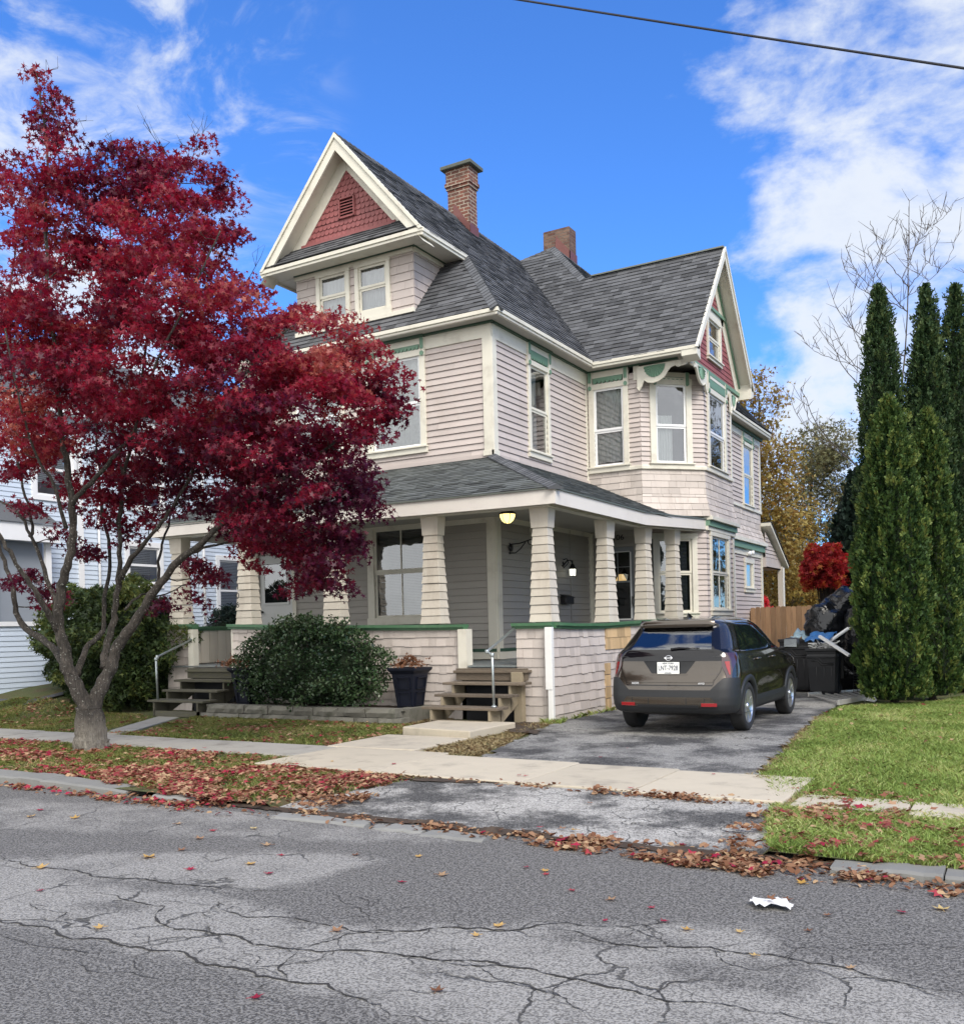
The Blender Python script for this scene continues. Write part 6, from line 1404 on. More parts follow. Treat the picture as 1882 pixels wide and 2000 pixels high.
# crown: sprays of leaves filling the crown's volume
BL = [ # px x, px y, radius x, radius y (px), depth offset, depth radius (m), sprays per area
 (75, 185, 46, 58, -.4, .5, .42), (85, 290, 72, 80, -.5, .8, .85), (20, 420, 80, 120, 0, 1.4, .8), (112, 440, 95, 110, .3, 1.4, .8), (232, 350, 118, 85, .4, 1.3, .95), (345, 330, 95, 72, .2, 1.3, .95), (300, 430, 150, 100, 0, 1.9, 1.0),
 (425, 420, 45, 90, .2, .8, .9), (150, 560, 170, 110, .2, 2.0, .95), (330, 560, 150, 110, -.2, 2.1, 1.1), (60, 700, 150, 110, 0, 2.0, 1.1), (240, 700, 190, 110, -.3, 2.1, 1.1), (460, 620, 105, 85, -.4, 1.8, 1.1), (590, 660, 110, 78, -.6, 1.6, 1.2), (665, 735, 82, 66, -.7, 1.2, 1.3),
 (430, 760, 150, 100, -.4, 2.1, 1.1), (590, 790, 150, 90, -.7, 1.7, 1.25), (715, 800, 56, 64, -.8, .9, 1.25), (680, 880, 72, 60, -.9, .9, 1.3), (610, 930, 105, 70, -.9, 1.2, 1.2), (738, 700, 42, 40, -.8, .6, 1.1), (480, 890, 120, 80, -.6, 1.6, 1.2),
 (150, 830, 170, 75, .2, 1.9, .85), (340, 850, 120, 75, .1, 1.8, 1.0), (50, 850, 90, 60, .5, 1.3, .8), (60, 950, 80, 60, .6, 1.0, .45), (210, 930, 110, 60, .8, 1.1, .85), (130, 1000, 110, 50, .6, 1.2, .5), (260, 1010, 80, 45, .6, 1.0, .6), (330, 940, 90, 55, .4, 1.2, .85), (420, 930, 80, 55, .1, 1.2, 1.1), (520, 960, 90, 60, -.3, 1.3, 1.1), (600, 1100, 70, 46, -.5, .8, 1.2), (545, 1065, 70, 46, -.4, .9, 1.1), (640, 1130, 34, 26, -.6, .4, 1.0), (250, 900, 90, 50, 1.3, .8, .7), (130, 900, 90, 45, 1.2, .8, .6), (560, 1010, 100, 52, -.5, 1.2, 1.1), (630, 1070, 72, 48, -.6, .8, 1.2), (580, 1130, 40, 34, -.6, .5, 1.1), (690, 1075, 32, 36, -.7, .4, .9), (470, 1000, 80, 50, -.3, 1.2, 1.0), (665, 1015, 60, 40, -.7, .7, 1.1), (710, 960, 50, 40, -.8, .6, 1.1),
 (380, 1110, 45, 32, .3, .6, .9), (345, 1175, 62, 24, .4, .6, .9), (410, 1140, 38, 26, .2, .4, .8), (35, 1130, 42, 34, .6, .5, .6), (90, 1150, 40, 24, .6, .4, .5), (778, 770, 22, 30, -.8, .3, .9), (500, 1080, 45, 30, -.3, .6, .8), (180, 1080, 32, 16, .6, .3, .5), (290, 960, 90, 60, .5, .9, .5), (395, 985, 60, 45, .1, .8, .8), (10, 600, 60, 70, .6, 1.4, .8)]
sp_c = []; 
for (bx_, by_, rx, ry, d0, rd, dn) in BL:
    n = max(3, int(rx*ry/560*dn*(1+rd*.50)))
    for _ in range(n):
        while True:
            q = NR.uniform(-1, 1, 3)
            if q@q < 1: break
        if NR.random() < .55: q = q/np.linalg.norm(q)*NR.uniform(.72, 1)
        sp_c.append(tp(bx_+q[0]*rx, by_+q[1]*ry, d0+q[2]*rd))
sp_c = np.array(sp_c); nodeP = np.array([p for p, r in nodes]); nodeR = np.array([r for p, r in nodes])
order = np.argsort([np.min(np.linalg.norm(nodeP-c, axis=1)) for c in sp_c])
for c in sp_c[order]:
    dv = c-nodeP; dist = np.linalg.norm(dv, axis=1)+.9*np.clip(-dv[:, 2]+.0, 0, None); i = int(np.argmin(dist)); a = nodeP[i]; L = np.linalg.norm(c-a)
    if L < .12: continue
    mid = (a+c)/2+NR.normal(size=3)*L*.10+V3(0, 0, -.06*L); r0 = min(nodeR[i]*.7, .006+.007*L)
    tube(bk, [a, (a+mid)/2+NR.normal(size=3)*L*.03, mid, (mid+c)/2+NR.normal(size=3)*L*.05, c], [r0, r0*.85, r0*.7, r0*.55, .0035], 5, cap=False)
    if L > .25: nodeP = np.vstack([nodeP, mid[None], ((mid+c)/2)[None]]); nodeR = np.append(nodeR, [r0*.7, r0*.5])
for x, y in ((268, 205), (182, 235), (205, 250), (300, 255), (395, 240), (405, 225), (345, 262), (505, 478), (115, 130)):    # a few bare shoots above the crown
    c = tp(x, y, .1); a = nodeP[int(np.argmin(np.linalg.norm(nodeP-c, axis=1)+2*np.clip(nodeP[:, 2]-c[2]+.15, 0, None)))]; m_ = (a+c)/2+NR.normal(size=3)*.03
    tube(bk, [a, m_, c], [.006, .004, .0015], 4, cap=False)
    for k in range(2): tube(bk, [m_, m_+(c-a)*.2+NR.normal(size=3)*.05, m_+(c-a)*.4+NR.normal(size=3)*.09], [.004, .003, .0012], 4, cap=False)
bk.build('trunk', 'maple_bark', maple)
pos = []; tone = []
for c in sp_c:
    n = int(NR.integers(64, 104)); v = NR.normal(size=(n, 3)); v /= np.linalg.norm(v, axis=1)[:, None]; rr_ = NR.random(n)**.45*NR.uniform(.24, .36)
    q = v*rr_[:, None]*np.array([1, 1, .36]); tl_ = NR.normal(size=2)*.22; q[:, 2] += tl_[0]*q[:, 0]+tl_[1]*q[:, 1]-1.1*(q[:, 0]**2+q[:, 1]**2)
    pos.append(c+q)
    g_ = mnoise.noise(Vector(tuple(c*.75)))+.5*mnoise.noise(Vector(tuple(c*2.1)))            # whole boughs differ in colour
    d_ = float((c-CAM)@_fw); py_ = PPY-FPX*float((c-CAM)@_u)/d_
    w_ = .13*math.exp(-((py_-540)/170)**2)-.20*max(0, (py_-880)/300)                          # painted highlight: boughs paler at mid height, darker tone low down
    tone.append(np.clip(.39+.50*g_+w_+NR.normal(size=n)*.10+.5*(q[:, 2]+.02), 0, 1))  # leaves atop each spray painted paler, those beneath darker, as if lit from above
pos = np.vstack(pos); tone = np.concatenate(tone)
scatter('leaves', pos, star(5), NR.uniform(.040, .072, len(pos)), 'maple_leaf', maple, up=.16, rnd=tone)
print('maple leaves', len(pos))

# ---- arborvitae columns
def cedar(name, x, y, h, r, label, group, seed, n=15000, taper=.9, mname='cedar_leaf', low=.15, size=.034, lobes=0, shape=None):
    global NR
    NR = np.random.default_rng(seed)
    t = thing(name, (x, y, .08), label, 'conifer', group); mb = MB(); limb(mb, [(x, y, .05), (x, y, .6), (x+.02, y, h*.6), (x, y, h*.95)], .10, .01, 8); mb.build('trunk', 'dark_bark', t)
    def R_(u): 
        if shape: return np.interp(u, *shape)
        return r*np.where(u < low, .72+.28*(u/low), np.clip((1-((u-low)/(1-low))**2.1), 0, 1)**.72)
    u = NR.random(n)**1.0; th = NR.uniform(0, 2*pi, n); ph = [NR.uniform(0, 6.28, 3) for _ in range(4)]
    wob_ = 1+.07*np.sin(2*th+5*u*h*.5+ph[0][0])+.05*np.sin(5*th-3*u*h+ph[1][0])+.05*np.sin(9*th+7*u*h+ph[2][0])+.04*np.sin(3*th+15*u*h*.4+ph[3][0])
    gr = np.array([mnoise.noise(Vector((cos(a)*3.2, sin(a)*3.2, b*h*2.4+seed))) for a, b in zip(th, u)])
    gr2 = np.array([mnoise.noise(Vector((cos(a)*9, sin(a)*9, b*h*6.5+seed))) for a, b in zip(th, u)])
    rad = R_(u)*wob_+gr*.17+gr2*.10-.08*NR.random(n)**2.2; rad = np.maximum(rad, .01)
    z = .24+u*(h-.3)+NR.normal(size=n)*.02
    P = np.stack([x+rad*np.cos(th), y+rad*np.sin(th), z], 1)
    out = np.stack([np.cos(th), np.sin(th), np.full(n, .15)], 1)
    xa = np.stack([np.cos(th)*.55, np.sin(th)*.55, np.full(n, 1.0)], 1)+NR.normal(size=(n, 3))*.45; xa /= np.linalg.norm(xa, axis=1)[:, None]
    zz_ = np.cross(xa, NR.normal(size=(n, 3))+out*0); zz_ /= np.linalg.norm(zz_, axis=1)[:, None]; ya = np.cross(zz_, xa)
    sh = np.array([(0, -.10, 0), (.35, -.32, 0), (.55, -.16, 0), (.85, -.30, 0), (1.05, -.02, .05), (.88, .26, 0), (.55, .14, 0), (.38, .34, 0), (0, .10, 0)])
    tone_ = np.clip(.34+.5*gr+.8*gr2+NR.normal(size=n)*.16, 0, 1)
    scatter('foliage', P, sh, NR.uniform(.6, 1.3, n)*size*1.7, mname, t, rnd=tone_, fr_=(xa, ya, zz_))
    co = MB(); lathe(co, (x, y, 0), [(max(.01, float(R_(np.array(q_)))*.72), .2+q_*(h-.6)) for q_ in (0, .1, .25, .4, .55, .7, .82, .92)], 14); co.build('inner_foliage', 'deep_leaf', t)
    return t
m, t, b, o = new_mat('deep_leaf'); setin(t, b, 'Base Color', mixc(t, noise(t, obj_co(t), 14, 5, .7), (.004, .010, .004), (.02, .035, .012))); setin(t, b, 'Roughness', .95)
G = 'tall narrow arborvitae trees at the edge of the lawn'
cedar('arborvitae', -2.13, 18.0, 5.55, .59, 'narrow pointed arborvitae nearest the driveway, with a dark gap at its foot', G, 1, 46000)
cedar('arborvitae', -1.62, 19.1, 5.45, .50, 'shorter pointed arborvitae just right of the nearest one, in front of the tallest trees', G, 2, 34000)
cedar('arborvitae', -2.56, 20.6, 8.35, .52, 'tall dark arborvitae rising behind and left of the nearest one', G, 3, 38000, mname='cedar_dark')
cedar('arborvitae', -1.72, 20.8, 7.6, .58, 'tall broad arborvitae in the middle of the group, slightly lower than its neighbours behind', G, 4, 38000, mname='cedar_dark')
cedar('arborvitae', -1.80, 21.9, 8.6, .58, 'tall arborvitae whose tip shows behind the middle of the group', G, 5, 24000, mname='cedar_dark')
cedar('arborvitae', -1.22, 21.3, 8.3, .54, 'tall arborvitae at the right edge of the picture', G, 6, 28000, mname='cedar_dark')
# ---- dark fir behind the bins
cedar('fir_tree', -3.75, 25.5, 5.3, .95, 'nearly black fir behind the rubbish heap, left of the arborvitae', None, 8, 14000, mname='fir_leaf', size=.10, shape=([0, .1, .4, .75, 1], [.9, 1.05, .8, .45, .02]))['category'] = 'fir'

def bush(name, c, rad, label, n, m, shape, size, cat='bush', seed=1, stems=14, up=.2, lump=.16, core=True, lf='leaves'):
    global NR
    NR = np.random.default_rng(seed); t = thing(name, (c[0], c[1], .1), label, cat); rad = np.array(rad)
    v = NR.normal(size=(n, 3)); v /= np.linalg.norm(v, axis=1)[:, None]; v[:, 2] = np.where(v[:, 2] < -.75, -v[:, 2], v[:, 2])
    g = np.array([mnoise.noise(Vector(tuple(a*2.2+seed)))+.5*mnoise.noise(Vector(tuple(a*5+seed))) for a in v])
    d = 1+lump*1.6*g-.22*NR.random(n)**1.6+.05*NR.random(n)**6
    P = np.array(c)+v*rad*d[:, None]; keep = P[:, 2] > .1; P = P[keep]; g = g[keep]
    mb = MB()
    for k in range(stems):
        a = NR.uniform(0, 6.28); e = NR.uniform(.3, 1.0); tip = np.array(c)+rad*V3(cos(a)*cos(e), sin(a)*cos(e), sin(e))*NR.uniform(.9, 1.12)
        limb(mb, [(c[0]+NR.normal()*.05, c[1]+NR.normal()*.05, .1), (np.array(c)+tip)/2+V3(0, 0, -.1), tip], .02, .004, 5)
    if seed == 21:
        for k in range(150):
            a = NR.uniform(0, 6.28); e = NR.uniform(.15, 1.3); u_ = V3(cos(a)*cos(e), sin(a)*cos(e), sin(e)); b0 = np.array(c)+u_*rad*.9; b1 = np.array(c)+u_*rad*NR.uniform(1.02, 1.22)+V3(0, 0, .03)
            limb(mb, [b0, (b0+b1)/2, b1], .006, .002, 4); m_ = 14; tt = NR.random(m_)[:, None]; P = np.vstack([P, b0+(b1-b0)*tt+NR.normal(size=(m_, 3))*.018]); g = np.append(g, np.full(m_, .3))
    mb.build('stems', 'dark_bark', t)
    scatter(lf, P, shape, NR.uniform(.7, 1.3, len(P))*size, m, t, up=up, rnd=np.clip(.35+.7*g+NR.normal(size=len(P))*.25, 0, 1))
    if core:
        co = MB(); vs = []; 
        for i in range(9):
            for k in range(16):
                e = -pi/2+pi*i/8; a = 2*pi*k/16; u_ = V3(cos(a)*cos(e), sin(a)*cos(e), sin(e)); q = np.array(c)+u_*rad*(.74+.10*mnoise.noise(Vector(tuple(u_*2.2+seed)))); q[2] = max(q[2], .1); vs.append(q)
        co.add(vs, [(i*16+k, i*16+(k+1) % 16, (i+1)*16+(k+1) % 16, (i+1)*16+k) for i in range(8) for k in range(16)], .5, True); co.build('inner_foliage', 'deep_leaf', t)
    return t
ov = oval(1, .5, 6)
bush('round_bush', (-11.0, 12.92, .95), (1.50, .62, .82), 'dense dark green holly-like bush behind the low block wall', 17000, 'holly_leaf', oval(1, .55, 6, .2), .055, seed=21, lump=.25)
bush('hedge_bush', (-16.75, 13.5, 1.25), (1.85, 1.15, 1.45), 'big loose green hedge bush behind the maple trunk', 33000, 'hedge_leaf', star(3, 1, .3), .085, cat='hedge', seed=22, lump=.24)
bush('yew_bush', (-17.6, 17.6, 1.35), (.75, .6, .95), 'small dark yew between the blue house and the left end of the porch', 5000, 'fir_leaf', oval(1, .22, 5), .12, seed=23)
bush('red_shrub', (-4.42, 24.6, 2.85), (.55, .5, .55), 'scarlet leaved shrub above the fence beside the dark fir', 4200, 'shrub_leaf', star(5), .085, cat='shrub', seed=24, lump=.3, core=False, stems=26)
bush('pink_shrub', (-8.05, 31.5, 1.75), (.75, .6, .75), 'bright pinkish red shrub showing just over the fence by the rear corner', 3500, 'pink_leaf', star(5), .08, cat='shrub', seed=25, lump=.2, core=False)
def tree(name, base, h, blobs, label, m, shape, size, nper, seed, cat='tree', bark='dark_bark', trunk=.16, group=None, twigs=0, up=.2):
    """broad tree: trunk, limbs to every leaf mass, twigs and leaf clumps; blobs = (x, y, z, rx, ry, rz) in metres from the base"""
    global NR
    NR = np.random.default_rng(seed); t = thing(name, base, label, cat, group); B = V3(*base); mb = MB()
    o_, r__ = limb(mb, [B, B+V3(.1, 0, h*.25), B+V3(0, .1, h*.55), B+V3(.1, 0, h*.9)], trunk, .03, 8, .02); nd_ = [(p, r) for p, r in zip(o_, r__)][2:]
    pos = []
    for bl_ in blobs:
        c = B+V3(*bl_[:3]); rr = np.array(bl_[3:6]); k = int(nper/900)+2
        cs = []
        for _ in range(k*6):
            v = NR.normal(size=3); v /= np.linalg.norm(v); cs.append(c+v*rr*NR.uniform(.3, 1))
        for q in cs:
            j = int(np.argmin([np.linalg.norm(q-p)+1.2*max(0, p[2]-q[2]) for p, r in nd_])); a, ra = nd_[j]; L = np.linalg.norm(q-a)
            if L < .2: continue
            o2, r2 = limb(mb, [a, (a+q)/2+NR.normal(size=3)*L*.08, q], min(ra*.6, .01+.012*L), .006, 5); nd_.append((o2[len(o2)//2], r2[len(r2)//2]))
        w = NR.integers(0, len(cs), nper); spd = rr.mean()*.22; pos.append(np.array(cs)[w]+NR.normal(size=(nper, 3))*np.array([spd, spd, spd*.7]))
    mb.build('trunk', bark, t); pos = np.vstack(pos)
    cl_ = np.array([mnoise.noise(Vector(tuple(p*.9))) for p in pos])
    scatter('leaves', pos, shape, NR.uniform(.7, 1.3, len(pos))*size, m, t, up=up, rnd=np.clip(.45+.6*cl_+NR.normal(size=len(pos))*.22, 0, 1))
    return t
tree('autumn_tree', (-8.9, 36.5, .1), 11, [(-.3, 0, 9.6, 1.2, 1.6, 1.6), (.1, 0, 7.6, 1.4, 1.8, 1.6), (.9, 0, 5.6, 1.5, 1.8, 1.5), (.6, -.5, 3.4, 1.5, 1.5, 1.4), (-1.2, 0, 6, 1.3, 1.5, 2.4)], 'golden brown autumn tree rising behind the rear corner of the house', 'gold_leaf', star(3, 1, .35), .13, 2500, 31, trunk=.22)
tree('grey_green_tree', (-8.7, 45, .1), 10, [(.6, 0, 8.8, 1.4, 2, 1.6), (1.2, 0, 6.6, 2.0, 2, 1.7), (-.9, 0, 5.6, 1.8, 2, 1.9), (1.6, 0, 4.2, 2.2, 2, 1.8), (-.6, 0, 3, 2.2, 2, 1.6)], 'thin grey-green tree between the golden tree and the dark fir', 'sage_leaf', star(3, 1, .3), .14, 4200, 32, trunk=.2)
tree('woodland_tree', (-14.5, 58, .1), 7, [(0, 0, 5, 3.6, 2, 2.2), (2.5, 0, 3.2, 3, 2, 2), (-3, 0, 3.2, 3, 2, 2)], 'dull green far tree low behind the golden tree', 'wood_leaf', star(3), .22, 2600, 33)
tree('woodland_tree', (-7, 52, .1), 6, [(0, 0, 4, 3, 2, 2), (2.5, 0, 2.6, 2.6, 2, 1.7), (-2.5, 0, 2.6, 2.6, 2, 1.7)], 'dull green far tree low behind the scarlet shrub', 'wood_leaf', star(3), .2, 2600, 34)
tree('yellow_tree', (-8.1, 38, .1), 4.6, [(0, 0, 2.6, 1.4, 1, 1.3), (.8, 0, 1.6, 1.2, 1, .9)], 'small yellow leaved tree seen through the rear porch', 'gold_leaf', star(3), .12, 2200, 35, trunk=.08)
# ---- bare tree behind the arborvitae: upright shoots
def bare(base, label, tips, seed, r0=.16):
    global NR
    NR = np.random.default_rng(seed); t = thing('bare_tree', base, label, 'tree', None); mb = MB(); B = V3(*base); nd_ = []
    o_, r_ = limb(mb, [B, B+V3(0, 0, 2), B+V3(.1, 0, 3.4)], r0, r0*.6, 9); nd_ = [(p, r) for p, r in zip(o_, r_)][3:]
    for x, y, d in tips:
        q = CAM+ray(x, y)*d; 
        j = int(np.argmin([np.linalg.norm(q-p)+2.5*max(0, p[2]+1.0+.55*np.linalg.norm((q-p)[:2])-q[2]) for p, r in nd_])); a, ra = nd_[j]; L = np.linalg.norm(q-a)
        side_ = q-a; side_[2] = 0
        o2, r2 = limb(mb, [a, a+side_*.42+V3(0, 0, (q-a)[2]*.28), a+side_*.80+V3(0, 0, (q-a)[2]*.62), q], min(ra*.7, .016+.010*L), .007, 6, .012, 6); nd_ += list(zip(o2, r2))[3:]
        for k in range(int(9*L/2)+3):
            i = NR.integers(2, len(o2)); s = o2[i]; dr_ = V3(NR.normal()*.5, NR.normal()*.5, NR.uniform(.2, 1)); dr_ /= np.linalg.norm(dr_); l = NR.uniform(.1, .55)
            tube(mb, [s, s+dr_*l*.5+V3(0, 0, .02), s+dr_*l+V3(0, 0, .10*l)], [.007, .006, .003], 4, cap=False)
    mb.build('branches', 'twig_bark', t); return t
z4 = lambda x, y: (1440+x/2.76, 380+y/2.76)
TP = [(925, 35), (1000, 70), (1055, 45), (1122, 10), (1170, 35), (715, 140), (580, 270), (560, 345), (880, 140), (815, 165), (700, 290), (780, 250), (510, 545), (570, 605), (520, 715), (600, 650), (425, 670), (345, 760), (500, 770), (408, 765), (340, 1045), (345, 1100), (270, 1065), (960, 200), (1195, 180), (1090, 190), (860, 120), (900, 260), (680, 310), (1060, 360), (640, 400), (740, 420), (1000, 300)]
bare((-3.6, 28.5, .1), 'bare branched tree with upright shoots behind the arborvitae', [(*z4(*p), 25+((i*7) % 5)*.7) for i, p in enumerate(TP)], 41)
TP2 = [(1470, 760), (1482, 800), (1500, 770), (1465, 730), (1512, 810), (1490, 740)]
bare((-11.2, 40, .1), 'thin bare treetop standing behind the side gable', [(x, y, 38) for x, y in TP2], 42, .12)

# ---- grass
def blades(name, pts, hmin, hmax, m, w=.006, lean=.5, kind='stuff', label=None, zf=None):
    n = len(pts); a = NR.uniform(0, 2*pi, n); h = NR.uniform(hmin, hmax, n); l = NR.normal(size=(n, 2))*lean*h[:, None]
    P = np.zeros((n, 3)); P[:, :2] = pts; P[:, 2] = [zf(x, y) if zf else .08 for x, y in pts]
    s = np.stack([np.cos(a), np.sin(a), np.zeros(n)], 1)*w; mid = P+np.concatenate([l*.35, (h*.55)[:, None]], 1); tip = P+np.concatenate([l, (h*(1-.25*lean))[:, None]], 1)
    V = np.stack([P-s, P+s, mid+s*.7, tip, mid-s*.7], 1)
    g = np.array([mnoise.noise(Vector((x*1.3, y*1.3, 7))) for x, y in pts])
    o = mesh_np(name, V.reshape(-1, 3), np.full(n, 5), np.arange(n*5), np.clip(.45+.55*g+NR.normal(size=n)*.25, 0, 1), m)
    return tag(o, label, 'grass', None, kind)
NR = np.random.default_rng(77)
def fill(P, n, dens=None):
    xs = [p[0] for p in P]; ys = [p[1] for p in P]; out = []
    while len(out) < n:
        x, y = NR.uniform(min(xs), max(xs)), NR.uniform(min(ys), max(ys))
        if inpoly(x+.07*nz(x, y, 5, 2), y+.07*nz(x, y, 5, 6), P) and (dens is None or NR.random() < dens(x, y)): out.append((x, y))
    return np.array(out)
nz = lambda x, y, s=1.0, o=0: mnoise.noise(Vector((x*s, y*s, o)))
LAWN = [(-1.95, 8.42), (-2.38, 9.5), (-2.5, 11.2), (-2.86, 15.2), (-2.9, 17.2), (-1.5, 18.6), (-.6, 22), (1.2, 22), (.6, 8.45)]
VR = [(-1.55, 6.5), (-1.9, 7.3), (-2.0, 8.2), (1.2, 8.12), (1.2, 6.5)]
VL = [(-15, 6.85), (-9, 6.8), (-7.5, 6.6), (-6.2, 6.5), (-5.85, 7.1), (-5.5, 8.12), (-7.0, 8.25), (-8.0, 8.95), (-17, 8.98), (-17, 6.85)]
YARD = [(-13.2, 9.95), (-8.2, 9.95), (-8.15, 11.3), (-8.05, 12.4), (-13.3, 12.42), (-13.0, 11.6), (-12.3, 10.4)]
YL = [(-19, 9.95), (-13.0, 9.95), (-14.2, 12.2), (-15.2, 12.6), (-18.5, 12.4)]
sm1 = [(-6.7, 9.9), (-5.75, 9.75), (-6.15, 11.6), (-6.5, 12.4), (-6.7, 11.3)]
blades('lawn_grass', fill(LAWN, 150000), .025, .075, 'grass_blade', .0045, .6, label='green lawn right of the driveway', zf=zg)
blades('verge_grass', fill(VR, 30000), .025, .07, 'grass_blade', .0045, .7, label='grass of the verge at the lower right among fallen leaves', zf=zg)
blades('verge_grass', fill(VL, 70000, lambda x, y: .25+.75*(nz(x, y, .8) > -.12)), .02, .065, 'verge_blade', .0045, .7, label='patchy grass of the verge under the maple', zf=zg)
blades('yard_grass', fill(YARD, 40000, lambda x, y: .3+.7*(nz(x, y, .9, 3) > -.1)), .025, .07, 'verge_blade', .005, .7, label='front yard grass between the pavement and the block wall', zf=zg)
blades('yard_grass', fill(YL, 30000, lambda x, y: .3+.7*(nz(x, y, .7, 5) > -.1)), .025, .06, 'verge_blade', .005, .7, label='grass around the hedge left of the mossy steps', zf=zg)
DRY = [fill(sm1, 3500), fill([(-8.35, 11.6), (-8.0, 11.5), (-8.1, 12.5), (-8.6, 12.6)], 1600), fill([(-2.55, 9.3), (-2.2, 9.3), (-2.5, 12), (-2.8, 15.6), (-3.0, 15.6), (-2.7, 12)], 4200, lambda x, y: float(nz(x, y, 1.7) > -.1)), fill([(-6.5, 8.15), (-4.4, 8.1), (-4.4, 8.26), (-6.4, 8.3)], 1500), fill([(-4.42, 8.2), (-4.34, 8.2), (-4.3, 9.6), (-4.4, 9.6)], 160), fill([(-4.0, 7.75), (-3.0, 7.95), (-3.0, 8.2), (-4.2, 8.2)], 500), fill([(-2.2, 7.9), (-1.4, 8.0), (-1.4, 8.7), (-2.2, 8.9)], 1300), fill([(-8.85, 12.5), (-8.3, 12.5), (-8.3, 13.4), (-9.4, 13.4)], 1500), fill([(-6.9, 12.9), (-6.2, 12.2), (-6.35, 13.3), (-6.6, 13.5)], 500)]
blades('dry_grass', np.vstack(DRY), .02, .07, 'grass_dry', .0035, 1.0, label='straw coloured dry grass along the edges of the driveway, pavement and steps', zf=zg)
weeds = np.vstack([fill([(-6.5, 13.45), (-6.42, 13.45), (-6.38, 18), (-6.46, 18)], 500), fill([(-6.7, 13.2), (-6.3, 13.2), (-6.3, 13.4), (-6.7, 13.4)], 260)])
blades('weeds', weeds, .04, .14, 'grass_blade', .006, .8, label='small weeds along the foot of the porch side wall', zf=lambda x, y: .09)
# ---- leaf litter
def litter(name, zones, m, shape, size, label, lift=.02, tilt=.55, rnd=None):
    P = []
    for poly, n, z in zones:
        q = fill(poly, n, (lambda x, y: max(.04, .22+1.2*nz(x, y, 1.2, 9)+.9*nz(x, y, 3.7, 4)))); zz = np.array([(z(x, y) if callable(z) else z) for x, y in q]); P.append(np.column_stack([q, zz+NR.random(n)*lift*np.where(np.array([callable(z)]*n), 1.7, 1)+np.where(np.array([callable(z)]*n), .012, .008)]))
    P = np.vstack(P); x, y, zv = frames(len(P), 1.0/tilt*.5, 1.0)
    return tag(scatter(name, P, shape, NR.uniform(.45, 1.35, len(P))*size, m, fr_=(x, y, zv)), label, 'fallen leaves', None, 'stuff')
GUT = [(-13, 6.28), (-8.4, 6.2), (-6.6, 6.05), (-5.8, 6.1), (-5.9, 6.5), (-6.5, 6.85), (-8, 6.6), (-13, 6.48)]
PILE = [(-9.4, 6.8), (-6.5, 6.35), (-5.85, 6.5), (-5.5, 7.5), (-5.8, 8.15), (-7.4, 8.25), (-8.6, 8.0), (-9.4, 7.4)]
GUTR = [(-4.4, 6.40), (-2.9, 6.15), (-1.6, 6.02), (-.9, 5.98), (.6, 6.1), (.6, 6.32), (-1.1, 6.45), (-1.3, 6.62), (-3.2, 6.55)]
flat_ = star(5, 1, .42)*np.array([1, 1, .6])
litter('leaf_litter', [(VL, 6600, zg), (PILE, 5200, zg), (YARD, 1100, zg), (YL, 500, zg), (VR, 1000, zg), (LAWN, 380, zg), ([(-2.0, 7.9), (-1.0, 8.2), (.5, 8.2), (.5, 9.0), (-2.2, 9.0)], 170, zg)], 'litter_leaf', flat_, .052, 'mixed red and tan fallen leaves covering the verge and yard')
litter('brown_litter', [(PILE, 4200, zg), (GUT, 1900, .004), (GUTR, 2600, .006), (VL, 3600, zg), (VR, 1700, zg), ([(-6.5, 6.3), (-5.5, 6.35), (-5.3, 7.2), (-6.0, 7.0)], 420, .06), ([(-5.8, 6.2), (-3.6, 6.2), (-3.4, 6.5), (-5.8, 6.55)], 260, .01), ([(-2.0, 6.5), (-1.2, 6.5), (-1.5, 7.6), (-2.0, 8.1)], 320, .06), ([(-6.2, 8.1), (-1.9, 7.95), (-1.9, 8.22), (-6.4, 8.28)], 520, .07)], 'litter_brown', oval(1, .6, 6, .25), .055, 'brown curled leaves heaped along the gutter and the edge of the apron')
litter('red_litter', [(VL, 1700, zg), (PILE, 900, zg), (GUT, 260, .006), (VR, 200, zg), (YARD, 160, zg), (GUTR, 60, .01)], 'litter_red', flat_, .050, 'crimson maple leaves scattered over the verge')
# single leaves lying on the road, apron and pavement
LV = []
def lone(kind, x, y, s, rot, tl):
    m_, sh = {'red': ('litter_red', star(5, 1, .40)), 'yellow': ('litter_yellow', star(5, 1, .45)), 'brown': ('litter_brown', star(5, 1, .42))}[kind]
    z = .008 if y < 6.4 else (.03+.04*s3(6.5, 8.2, y) if y < 8.2 else (.10 if y < 9.7 else .125))
    a = Matrix.Rotation(rot, 3, 'Z') @ Matrix.Rotation(tl[0], 3, 'X') @ Matrix.Rotation(tl[1], 3, 'Y'); g = MB()
    c = [Vector((p[0], p[1], -p[2]*.9 if kind != 'red' else -p[2]*.4))*s for p in sh]; c = [a @ q for q in c]; mz = min(q.z for q in c)
    top = [(x+q.x, y+q.y, z+q.z-mz) for q in c]; g.add(top, [tuple(range(len(top)))], NR.random())
    tube(g, [top[-1], (top[-1][0]-(a @ Vector((s*.9, 0, 0))).x*.8, top[-1][1]-(a @ Vector((s*.9, 0, 0))).y*.8, z+.004)], .0016, 4)
    o = g.build('fallen_leaf', m_); LV.append((o, kind, x, y))
    where = 'on the road' if y < 6.35 else ('on the driveway apron' if y < 8.2 else ('on the pavement' if y < 9.7 else 'on the driveway'))
    kk = {'red': 'small crimson maple leaf lying flat ', 'yellow': 'pale yellow maple leaf lying ', 'brown': 'curled brown maple leaf lying '}[kind]
    tag(o, kk+where, 'leaf', {'red': 'crimson', 'yellow': 'yellow', 'brown': 'brown'}[kind]+' leaves lying singly '+where)
